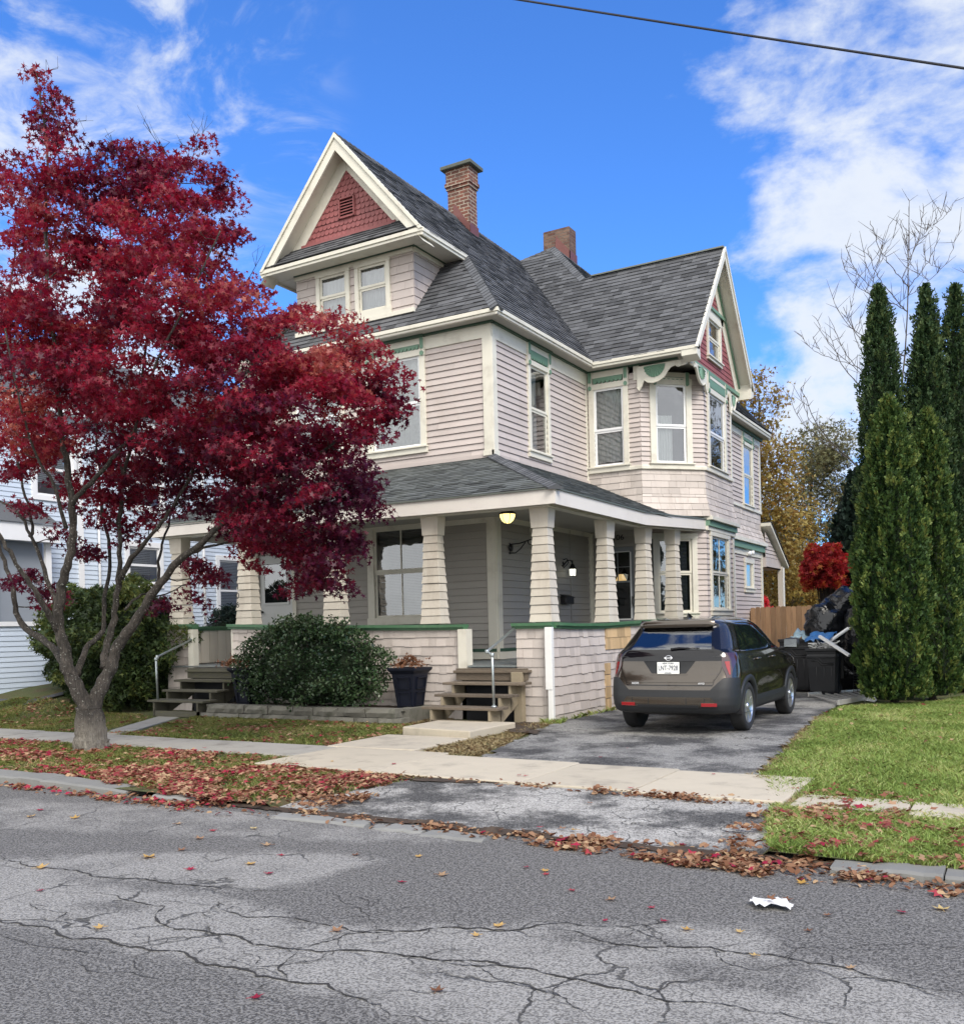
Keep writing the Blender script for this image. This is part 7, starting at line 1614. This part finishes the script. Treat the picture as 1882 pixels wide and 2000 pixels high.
SPOT = [('red', 78, 1572, 1), ('yellow', 60, 1585, 1.3), ('yellow', 145, 1588, 1.2), ('yellow', 290, 1664, 1.6), ('brown', 352, 1650, 1), ('red', 368, 1687, 1), ('yellow', 487, 1676, 1.1), ('red', 521, 1695, .9), ('brown', 520, 1640, 1.2), ('red', 414, 1612, .9), ('brown', 388, 1628, 1.2), ('yellow', 78, 1684, 1.3), ('red', 78, 1728, .8), ('brown', 856, 1698, 1.1), ('yellow', 812, 1662, .8), ('red', 780, 1712, .8),
        ('brown', 652, 1806, 1.1), ('red', 495, 1936, .9), ('brown', 848, 1923, 1.0), ('yellow', 968, 1796, 1), ('red', 1110, 1728, .7), ('brown', 1185, 1746, .9), ('red', 1265, 1761, .7), ('red', 1288, 1787, .7), ('yellow', 1334, 1804, .8), ('brown', 1605, 1776, .7), ('brown', 1568, 1806, .6), ('red', 1750, 1770, .9), ('yellow', 1828, 1765, 1.2), ('red', 1022, 1683, .7), ('red', 1060, 1697, .7), ('yellow', 1058, 1690, .8), ('brown', 1525, 1746, .9), ('yellow', 1465, 1854, .6),
        ('red', 545, 1660, .7), ('brown', 690, 1660, .9), ('brown', 560, 1583, 1), ('yellow', 492, 1608, 1), ('red', 1048, 1611, .7), ('red', 1193, 1622, .7), ('red', 1325, 1645, .7), ('yellow', 1115, 1617, 1), ('brown', 1090, 1614, 1), ('red', 1555, 1706, .8), ('yellow', 1558, 1714, 1), ('red', 1165, 1478, .7), ('red', 1218, 1460, .6), ('red', 1008, 1509, .8), ('red', 1020, 1510, .7), ('red', 1224, 1534, .8), ('red', 1385, 1507, .6), ('yellow', 645, 1482, .6), ('red', 765, 1487, .9), ('red', 455, 1462, .8), ('red', 398, 1455, .7), ('brown', 1145, 1570, .9), ('brown', 345, 1599, 1), ('yellow', 195, 1800, .9), ('yellow', 925, 1815, .7), ('brown', 1650, 1878, .7), ('yellow', 1436, 1808, .6), ('red', 1175, 1786, .5)]
for k, x, y, s in SPOT:
    gx_, gy_ = gp(x*K, y*K, .01 if y > 1560 else .08); lone(k, gx_, gy_, .052*s, NR.uniform(0, 6.28), (NR.uniform(-.12, .12), NR.uniform(-.12, .12)))
ORD = ['leftmost', 'second from the left', 'third from the left', 'fourth from the left', 'fifth from the left', 'sixth from the left', 'seventh from the left', 'eighth from the left', 'ninth from the left', 'tenth from the left', 'eleventh from the left', 'twelfth from the left', 'thirteenth from the left', 'fourteenth from the left', 'fifteenth from the left', 'sixteenth from the left', 'seventeenth from the left']
sets_ = {}
for o, k, x, y in LV: sets_.setdefault(o['label'], []).append((x/y, o))
for lb, L in sets_.items():
    L.sort(key=lambda q: q[0])
    if len(L) > 1:
        for i, (_, o) in enumerate(L): o['label'] = lb.replace(' lying flat', '').replace(' lying', '')+', '+('rightmost' if i == len(L)-1 else ORD[min(i, 16)])+' of its colour there'
g = MB(); c = gp(1497*K, 1762*K); vs = []; R = random.Random(2)
for i in range(10):
    for j in range(5): u_, v_ = i/9-.5, j/4-.5; f = 1-abs(u_)*1.1; vs.append((c[0]+.24*u_, c[1]+.17*v_*f+.03*sin(u_*9), .012+.028*abs(sin(i*1.7+j*2.1))*f+R.random()*.008))
g.add(vs, [(5*i+j, 5*i+5+j, 5*i+6+j, 5*i+1+j) for i in range(9) for j in range(4)], .5, True); tag(g.build('crumpled_tissue', 'paper_white'), 'crumpled white tissue lying on the road with a brown leaf on it', 'litter')
a = MB(); sh = star(5, .07, .42); a.add([(c[0]+.0+p[0]*.4-p[1]*.6, c[1]-.03+p[1]*.5+p[0]*.3, .055+abs(p[0])*.4) for p in sh], [tuple(range(len(sh)))], .3); tag(a.build('fallen_leaf', 'litter_brown'), 'rusty brown leaf lying on the white tissue', 'leaf')
# withered plants in the planters
for (x, y), lb in (((-9.02, 13.12), 'wilted reddish plant hanging over the rim of the planter by the steps'), ((-13.02, 13.12), 'wilted reddish plant in the planter half hidden by the round bush')):
    q = NR.normal(size=(260, 3))*np.array([.12, .12, .05]); q[:, 2] = .70+np.abs(q[:, 2])+.12*np.exp(-(q[:, 0]**2+q[:, 1]**2)/.012); q += np.array([x, y, .30])
    tag(scatter('wilted_plant', q, star(3, 1, .35), NR.uniform(.03, .07, 260), 'litter_brown', up=.2, rnd=NR.random(260)*.35), lb, 'plant')
# ------------------------------------------------------------------ fence, bins, rubbish, neighbours, cable
def fence(p0, p1, h, label, seed=1, w=.145):
    R = random.Random(seed); a, b = V3(*p0, .08), V3(*p1, .08); L = np.linalg.norm(b-a); P = PL(a, b-a); f = thing('wooden_fence', tuple(a), label, 'fence')
    g = MB(); x = 0
    while x < L: z = h+R.uniform(-.015, .01); lpoly(g, P, [(x, 0), (x+w-.006, 0), (x+w-.006, z-.03), (x+w-.03, z), (x+.024, z), (x, z-.03)], 0, .018, R.random()); x += w
    g.build('pickets', 'fence_wood', f)
    for z in (.35, h-.35): g = MB(); lbox(g, P, 0, L, z, z+.09, -.045, 0); g.build('fence_rail', 'fence_wood', f)
    x = 0
    while x < L+.1: g = MB(); lbox(g, P, x-.05, x+.05, -.05, h-.1, -.13, -.046); g.build('fence_post', 'fence_wood', f); x += 2.4
    return f
fence((-7.2, 28.2), (-2.2, 28.2), 1.96, 'tall brown board fence across the end of the driveway')
fence((-1.3, 26.0), (6, 26.0), 1.3, 'reddish brown board fence at the right edge behind the arborvitae', 2)
# rear lean-to
lt = MB(); P = PL((-6.95, 29.8, 0), (0, 1, 0)); lpoly(lt, P, [(0, 4.66), (2.35, 3.42), (2.35, 3.34), (0, 4.56)], -2.6, .02); lp1 = lt.build('rear_porch_roof', 'trim_paint', house)
g = MB(); roofpoly('', [(-6.9, 29.8, 4.68), (-6.9, 32.2, 3.43), (-9.5, 32.2, 3.43), (-9.5, 29.8, 4.68)], (1, 0), seed=90, mbx=g); g.build('rear_porch_shingles', 'roof_shingle', house)
g = MB(); tiles(g, PL((-7.12, 29.8, 0), (0, 1, 0)), [(0, 3.6), (1.9, 3.6), (1.75, 3.66), (0, 4.54)], .12, seed=91); lbox(g, PL((-7.1, 29.8, 0), (0, 1, 0)), 0, 2.0, 3.30, 3.60, -.1, 0); g.build('rear_porch_gable', 'siding_paint', house)
g = MB(); box(g, -7.2, -7.06, 31.75, 31.89, .1, 3.4); box(g, -9.4, -9.26, 31.75, 31.89, .1, 3.4); box(g, -9.4, -7.1, 29.85, 32, 3.30, 3.32); g.build('rear_porch_post', 'column_paint', house)
g = MB(); box(g, -7.045, -7.0, 31.78, 31.83, .1, 3.36); g.build('rear_downspout', 'downspout_paint', house)
# wheeled bins
def bin_(x, y, rz, label, h=1.0, wid=.62, dep=.66, lid=True):
    t = thing('wheeled_bin', (x, y, .11), label, 'bin'); t.rotation_euler = (0, 0, 0); O = V3(x, y, .11); c, s = cos(rz), sin(rz)
    T = lambda p: (x+p[0]*c-p[1]*s, y+p[0]*s+p[1]*c, .11+p[2])
    def ringm(lv):
        vs = []
        for z, hx, hy in lv:
            for sx, sy in ((-1, -1), (-.8, -1.0), (.8, -1), (1, -.82), (1, .82), (.8, 1), (-.8, 1), (-1, .82)): vs.append(T((hx*sx, hy*sy, z)))
        return vs
    g = MB(); b_ = wid/2; d_ = dep/2; lv = [(.05, b_*.78, d_*.72), (.12, b_*.82, d_*.78), (h*.80, b_*.93, d_*.93), (h*.81, b_*.97, d_*.97), (h*.86, b_*.97, d_*.97), (h*.87, b_*.95, d_*.95), (h*.94, b_*.97, d_*.97), (h*.95, b_*1.04, d_*1.04), (h, b_*1.04, d_*1.04), (h, b_*.94, d_*.94), (h*.6, b_*.9, d_*.9)]
    vs = ringm(lv); g.add(vs, [(8*i+k, 8*i+(k+1) % 8, 8*i+8+(k+1) % 8, 8*i+8+k) for i in range(len(lv)-1) for k in range(8)]+[tuple(range(8))[::-1], tuple(range(80, 88))]); g.build('bin_body', 'bin_plastic', t, bev=.006)
    g = MB(); yy = -d_*.93
    for q in ([(-.2, .80), (-.08, .80), (.0, .70), (.2, .70)], [(-.2, .74), (-.1, .74), (-.02, .66), (.2, .66)]): tube(g, [T((a*wid/.62, yy-.0+.07*(1-b/.8)*d_, b*h)) for a, b in q], .012, 6)
    for xx in (-.12, .02, .16): tube(g, [T((xx, yy+.012, .62*h)), T((xx, yy+.065, .14*h))], .014, 6)
    g.build('bin_rib', 'bin_plastic', t)
    g = MB(); 
    for sx in (-1, 1): lathe(g, T((sx*b_*.8, d_*.8, .11)), [(.02, -.03), (.12, -.025), (.12, .025), (.02, .03)], 14, axis='X')
    g.build('bin_wheel', 'tyre', t)
    if lid:
        g = MB(); vs = [T(p) for p in ((-b_, d_*1.02, h), (b_, d_*1.02, h), (b_, d_*1.12, h*.35), (-b_, d_*1.12, h*.35))]; vs += [(a, b2+.03, c2) for a, b2, c2 in vs]; g.add(vs, BOXF); g.build('bin_lid', 'bin_plastic', t)
    return t
bin_(-3.58, 19.6, .06, 'black wheeled bin, overfull and nearest, standing right of the car', .95, .62, .60)
bin_(-4.28, 20.8, -.1, 'black wheeled bin further back, partly behind the front wing of the car', 1.12, .70, .7, lid=False)
# rubbish bags
def bag(x, y, z, rx, ry, rz, label, seed):
    R = np.random.default_rng(seed); n, m_ = 26, 34; vs = []
    for i in range(n+1):
        for k in range(m_):
            e = -pi/2+pi*i/n; a = 2*pi*k/m_; u = Vector((cos(a)*cos(e), sin(a)*cos(e), sin(e)))
            f = 1+.28*mnoise.noise(u*1.6+Vector((seed*3, 0, 0)))+.10*mnoise.noise(u*5+Vector((0, seed, 0)))+.05*abs(mnoise.noise(u*11))
            if e > 1.05: f *= 1+.25*(e-1.05)
            pin = 1-.6*max(0, e-1.1)/.47 if e > 1.1 else 1
            vs.append((x+rx*u.x*f*pin, y+ry*u.y*f*pin, max(z-rz*.96, z+rz*u.z*f+(.1*rz*max(0, e-1.2)/.37))))
    g = MB(); g.add(vs, [(i*m_+k, i*m_+(k+1) % m_, (i+1)*m_+(k+1) % m_, (i+1)*m_+k) for i in range(n) for k in range(m_)], .5, True)
    return tag(g.build('rubbish_bag', 'bag_plastic'), label, 'rubbish bag')
bag(-3.74, 20.6, 1.56, .46, .38, .40, 'round black rubbish bag on the left of the heap above the bins', 1)
bag(-3.36, 20.9, 1.92, .40, .34, .32, 'black rubbish bag topmost on the heap beside the arborvitae', 2)
bag(-2.95, 20.3, 1.25, .44, .40, .62, 'large black plastic sack hanging down at the right of the heap', 3)
bag(-3.25, 21.2, .62, .75, .6, .62, 'black rubbish sack at the bottom of the heap behind the nearest bin', 4)
bag(-4.0, 21.5, .60, .5, .5, .62, 'black rubbish sack low behind the two bins', 5)
bag(-2.95, 21.2, 1.85, .36, .3, .30, 'small black bag high on the heap touching the arborvitae', 6)
def sheet(name, m, pts, label, cat, amp=.03, seed=1, th=.01):
    """crumpled sheet over four corner points"""
    R = random.Random(seed); g = MB(); n = 8; P = [V3(*p) for p in pts]; vs = []
    for j in range(n+1):
        for i in range(n+1):
            u, v = i/n, j/n; vs.append((P[0]*(1-u)+P[1]*u)*(1-v)+(P[3]*(1-u)+P[2]*u)*v+V3(0, 0, amp*R.uniform(-1, 1))+V3(amp*R.uniform(-.5, .5), amp*R.uniform(-1, 1), 0))
    f = [(j*(n+1)+i, j*(n+1)+i+1, (j+1)*(n+1)+i+1, (j+1)*(n+1)+i) for j in range(n) for i in range(n)]; g.add(vs, f, .5, amp > .02); o = g.build(name, m)
    s = o.modifiers.new('solid', 'SOLIDIFY'); s.thickness = th; return tag(o, label, cat)
sheet('blue_sheet', 'blue_plastic', [(-3.95, 19.5, 1.22), (-3.45, 19.4, 1.24), (-3.4, 19.9, 1.36), (-3.9, 20.0, 1.36)], 'crumpled bright blue plastic sheet on top of the nearest bin', 'plastic sheet', .045, 1)
sheet('pale_blue_bag', 'pale_blue_hull', [(-4.42, 20.5, 1.25), (-4.05, 20.4, 1.25), (-4.0, 20.7, 1.42), (-4.35, 20.8, 1.42)], 'pale blue and white plastic bag on the further bin', 'plastic bag', .05, 2)
sheet('leaning_board', 'paper_white', [(-3.28, 21.0, .35), (-2.55, 20.6, .35), (-2.6, 20.9, .85), (-3.2, 21.1, .90)], 'white panel leaning right of the nearest bin', 'panel', .008, 3, .03)
sheet('clear_sheet', 'aluminium', [(-3.2, 20.4, 1.55), (-2.7, 20.2, 1.72), (-2.65, 20.5, 1.80), (-3.0, 20.7, 1.72)], 'crumpled silvery sheet high on the heap beside the arborvitae', 'sheet', .03, 4)
sheet('white_scrap', 'paper_white', [(-2.78, 18.55, .12), (-2.50, 18.45, .12), (-2.48, 18.7, .30), (-2.72, 18.75, .24)], 'white scrap lying at the far end of the ladder', 'scrap', .02, 5)
def plank(a, b, w, h, m, label, name='plank', cat='plank'):
    g = MB(); bar(g, a, b, w, h); return tag(g.build(name, m, bev=.003), label, cat)
plank((-3.60, 19.25, 1.30), (-3.02, 19.0, .93), .07, .05, 'vinyl_white', 'white rail lying slantwise down from the nearest bin', 'white_rail', 'rail')
plank((-3.48, 19.5, 1.18), (-2.95, 20.2, 1.62), .09, .03, 'paper_white', 'whitish board slanting up across the big black sack')
plank((-3.25, 21.3, 1.95), (-3.02, 21.5, 2.32), .06, .04, 'new_wood', 'pale wooden stick pointing up from the top of the heap', 'stick', 'stick')
plank((-3.9, 20.9, 1.86), (-3.55, 20.8, 1.74), .03, .02, 'paper_white', 'thin white stick lying left of the topmost bag', 'stick', 'stick')
plank((-3.1, 20.2, .80), (-2.6, 19.8, .62), .05, .03, 'aluminium', 'thin metal bar leaning against the white panel', 'metal_bar', 'bar')
plank((-3.7, 21.4, 1.98), (-3.3, 21.6, 2.08), .03, .02, 'new_wood', 'thin wooden lath sticking out at the top left of the heap', 'stick', 'stick')
g = MB(); R = random.Random(6)
for k in range(70):
    a = V3(R.uniform(-3.82, -3.35), R.uniform(19.35, 19.85), R.uniform(1.03, 1.16)); d = V3(R.uniform(-1, 1), R.uniform(-1, 1), R.uniform(-.3, .5)); d /= np.linalg.norm(d); bar(g, a, a+d*R.uniform(.05, .16), R.uniform(.01, .05), R.uniform(.006, .02), up=(.1, .2, 1), r=R.random())
tag(g.build('mixed_scraps', 'paper_white'), 'heap of white and grey scraps filling the top of the nearest bin', 'scraps', None, 'stuff')
cr_ = MB()
for i in range(12): 
    z = .20+.05*i; tube(cr_, [(-3.1, 19.9, z), (-2.5, 19.6, z)], .005, 4)
for i in range(9): x = -3.1+.075*i; tube(cr_, [(x, 19.9-.0375*i, .18), (x, 19.9-.0375*i, .78)], .005, 4)
for i in range(9): y = 19.6+.05*i; tube(cr_, [(-2.5, y, .18), (-2.5, y, .78)], .005, 4)
box(cr_, -3.12, -2.48, 19.55, 20.3, .13, .17); tag(cr_.build('wire_cage', 'black_metal'), 'dark wire cage standing behind the ladder by the foot of the arborvitae', 'cage')
lad = thing('ladder', (-3.1, 18.8, .1), 'grey metal ladder lying on the edge of the driveway by the bins', 'ladder')
l1, l2, l3, l4 = V3(-3.81, 19.12, .17), V3(-2.96, 17.35, .17), V3(-2.56, 19.2, .17), V3(-2.96, 20.3, .17)
for a, b in ((l1, l4), (l2, l3)): g = MB(); bar(g, a, b, .035, .085); g.build('ladder_rail', 'aluminium', lad, bev=.003)
for i in range(8): t_ = (i+.3)/8; g = MB(); bar(g, l1+(l4-l1)*t_, l2+(l3-l2)*t_, .032, .03); g.build('rung', 'aluminium', lad)
# upturned boat on trestles at the right edge
kx = thing('paddle_board', (-1.5, 22, .1), 'pale blue and white board raised on low supports at the far edge of the lawn', 'board')
g = MB(); n = 16; vs = []
for i in range(n+1):
    u = i/n; x = -1.95+2.4*u; w = .34*sin(pi*min(1, u*1.0+.02))**.5+.01
    for k in range(8): t = 2*pi*k/8; vs.append((x, 22+w*cos(t), .37+.045*sin(t)+.03*abs(2*u-1)**3))
g.add(vs, [(8*i+k, 8*i+(k+1) % 8, 8*i+8+(k+1) % 8, 8*i+8+k) for i in range(n) for k in range(8)]+[tuple(range(8))], .5, True); g.build('board_deck', 'pale_blue_hull', kx)
g = MB()
for x in (-1.6, -1.0): bar(g, (x-.1, 21.8, .08), (x, 22, .34), .03, .03); bar(g, (x+.1, 22.2, .08), (x, 22, .34), .03, .03)
g.build('board_support', 'blue_plastic', kx)
g = MB(); box(g, -2.15, -1.9, 21.3, 21.6, .08, .2); tag(g.build('white_block', 'paper_white', bev=.02), 'small white block on the grass right of the nearest arborvitae', 'block')
g = MB(); lathe(g, (-1.8, 22.3, .1), [(.02, 0), (.2, .02), (.22, .1), (.12, .16), (.01, .18)], 14); tag(g.build('red_tub', 'red_plastic'), 'red plastic tub under the pale blue board', 'tub')
# neighbour's pale blue house on the left
nh = thing('blue_house', (-22, 16, .5), 'pale blue clapboard neighbouring house with white window frames behind the maple', 'house')
def nwall(P, poly, holes=(), seed=1, name='wall'): g = MB(); tiles(g, P, poly, .115, lip=.02, base=.003, groove=.007, holes=holes, seed=seed); return g.build(name, 'blue_siding', nh)
def nwin(P, u0, u1, v0, v1, bl=True):
    g = MB()
    for q in ((u0-.12, u0, v0-.12, v1+.14), (u1, u1+.12, v0-.12, v1+.14), (u0, u1, v1, v1+.14), (u0, u1, v0-.12, v0)): lbox(g, P, *q, -.01, .05)
    w = g.build('window', 'vinyl_white', nh, bev=.004); g = MB(); m_ = (v0+v1)/2
    for q in ((u0, u0+.05, v0, v1), (u1-.05, u1, v0, v1), (u0+.05, u1-.05, m_-.03, m_+.03), (u0+.05, u1-.05, v1-.05, v1), (u0+.05, u1-.05, v0, v0+.05)): lbox(g, P, *q, -.04, .01)
    g.build('sash', 'vinyl_white', w); g = MB(); g.add([P.p(a, b, -.02) for a, b in ((u0, v0), (u1, v0), (u1, v1), (u0, v1))], [(0, 1, 2, 3)]); g.build('glass_pane', 'window_glass', w)
    g = MB(); lbox(g, P, u0, u1, v0, v1, -.4, -.35); g.build('reveal', 'interior_dark', w)
    if bl: g = MB(); [lbox(g, P, u0+.06, u1-.06, v0+(v1-v0)*.25+i*.045, v0+(v1-v0)*.25+i*.045+.03, -.1, -.08) for i in range(int((v1-v0)*.75/.045))]; g.build('blind', 'paper_white', w)
PN = PL((-20.2, 12.6, 0), (0, 1, 0)); NH = [(7.25, 8.35, 2.0, 3.75), (4.1, 5.1, 3.0, 3.95), (4.2, 5.2, 5.0, 6.3), (8.0, 9.0, 4.9, 6.3), (1.5, 2.5, 5.0, 6.3)]
nwall(PN, rect(2.6, 11.5, .4, 7.0), NH, 101); nwall(PN, rect(0, 2.6, 4.3, 7.0), NH, 106); nwall(PN, rect(1.2, 2.6, .3, 4.3), (), 107)
for h_ in NH: nwin(PN, *h_)
PN2 = PL((-26, 12.6, 0), (1, 0, 0)); nwall(PN2, rect(0, 5.9, 4.3, 7.0), (), 102)
PN3 = PL((-19.6, 11.2, 0), (0, 1, 0)); nwall(PN3, rect(0, 2.8, .3, 1.95), (), 103); PN4 = PL((-26, 11.2, 0), (1, 0, 0)); nwall(PN4, rect(0, 6.4, .3, 1.95), (), 104); PN5 = PL((-20.2, 15.15, 0), (0, 1, 0))
g = MB(); lbox(g, PN3, -.1, 2.9, 3.80, 4.20, 0, .25); lbox(g, PN4, -.1, 6.65, 3.80, 4.20, 0, .25); lbox(g, PN3, -.05, 2.85, 1.9, 2.0, 0, .06)
for u_ in (0, 1.35, 2.7): lbox(g, PN3, u_-.02, u_+.12, 2.0, 3.8, -.05, .04)
for u_ in (0, 2, 4, 6.2): lbox(g, PN4, u_, u_+.12, 2.0, 3.8, -.05, .04)
lbox(g, PN, 2.6, 2.75, .4, 7.0, 0, .05); lbox(g, PN, 6.62, 6.72, .4, 7.0, .0, .04); lbox(g, PN, 11.4, 11.5, .4, 7.0, 0, .05); lbox(g, PN, 0, 11.6, 6.98, 7.2, -.02, .35); lbox(g, PN2, -.3, 6.2, 6.98, 7.2, -.02, .35)
g.build('white_trim', 'vinyl_white', nh)
g = MB(); lbox(g, PN3, .1, 2.7, 2.0, 3.8, -.16, -.12); lbox(g, PN4, .1, 6.2, 2.0, 3.8, -.16, -.12); g.build('porch_screen', 'screen_grey', nh)
g = MB()
g.add([(-19.3, 10.9, 4.2), (-19.3, 14.1, 4.2), (-20.2, 14.1, 4.75), (-20.2, 12.6, 4.75)], [(0, 1, 2, 3)]); g.add([(-26, 10.9, 4.2), (-19.3, 10.9, 4.2), (-20.2, 12.6, 4.75), (-26, 12.6, 4.75)], [(0, 1, 2, 3)])
g.add([(-19.8, 12.2, 7.2), (-19.8, 24.4, 7.2), (-23.2, 24.4, 9.6), (-23.2, 15.6, 9.6)], [(0, 1, 2, 3)]); g.add([(-26.5, 12.2, 7.2), (-19.8, 12.2, 7.2), (-23.2, 15.6, 9.6)], [(0, 1, 2)]); g.add([(-26.5, 24.4, 7.2), (-26.5, 12.2, 7.2), (-23.2, 15.6, 9.6), (-23.2, 24.4, 9.6)], [(0, 1, 2, 3)])
g.build('roof', 'blue_roof', nh)
g = MB(); g.add([(-26, 12.6, .3), (-26, 24.1, .3), (-26, 24.1, 7), (-26, 12.6, 7)], [(3, 2, 1, 0)]); g.add([(-26, 24.1, .3), (-20.2, 24.1, .3), (-20.2, 24.1, 7), (-26, 24.1, 7)], [(3, 2, 1, 0)]); g.build('back_wall', 'blue_siding', nh)
g = MB(); tube(g, [(-20.1, 15.75, .5), (-20.1, 15.75, 6.9)], .035, 6); g.build('rain_pipe', 'vinyl_white', nh); g = MB(); tube(g, [(-20.1, 19.2, .5), (-20.1, 19.2, 6.9)], .035, 6); g.build('rain_pipe', 'vinyl_white', nh)
# pale house far behind the garden
g = MB(); P = PL((-14.2, 62, 0), (1, 0, 0)); lbox(g, P, 0, 7, 0, 2.9, -5, 0); fh = thing('far_house', (-11, 62, 0), 'white house glimpsed through the trees above the fence', 'house'); g.build('wall', 'vinyl_white', fh); g = MB(); lpoly(g, P, [(-.4, 2.9), (7.4, 2.9), (5.6, 4.6), (1.2, 4.6)], -5.2, .3); g.build('roof', 'blue_roof', fh)
# overhead cable
g = MB(); A_ = CAM+ray(950, -11)*10.5; B_ = CAM+ray(2010, 157)*7.6; L_ = []
A2 = A_+(A_-B_)*2.2; B2 = B_+(B_-A_)*1.6
for i in range(61):
    t = i/60; p = A2*(1-t)+B2*t; p = p+V3(0, 0, 1.9*(t-.46)**2*.25); L_.append(p)
tube(g, L_, .0105, 6); tag(g.build('overhead_cable', 'cable_black'), 'thin black overhead cable crossing the sky at the top', 'cable')

# unseen trees outside the picture, added for the windows and car to reflect
for nm, loc, lb in (('woodland_tree', (12, 26, .1), 'unseen green tree added for reflections, beyond the far side of the lawn'),):
    src = next(o for o in COL.objects if o.name.startswith('woodland_tree') and o.parent is None); copy_tree(src, loc, 1.2, (1, 1, 1.5), lb)
src = next(o for o in COL.objects if o.name.startswith('bare_tree') and o.parent is None)
copy_tree(src, (.6, 37, .1), .8, (1.3, 1.3, 1.3), 'unseen bare tree added for window reflections, far behind the arborvitae, right of the picture'); copy_tree(src, (-12, -12, .1), 2.8, (1.3, 1.3, 1.2), 'unseen bare tree added for reflections, across the street far to the left behind the viewer')

src = next(o for o in COL.objects if o.name.startswith('grey_green_tree') and o.parent is None)
copy_tree(src, (.9, 40, .1), .9, (1.5, 1.5, 1.35), 'unseen grey-green tree added as a dark reflection, far behind the arborvitae, right of the picture')
src = next(o for o in COL.objects if o.name.startswith('woodland_tree') and o.parent is None)
copy_tree(src, (1.6, 33, .1), .4, (1, 1, .8), 'unseen dull green tree added as a dark reflection, low behind the arborvitae, right of the picture')
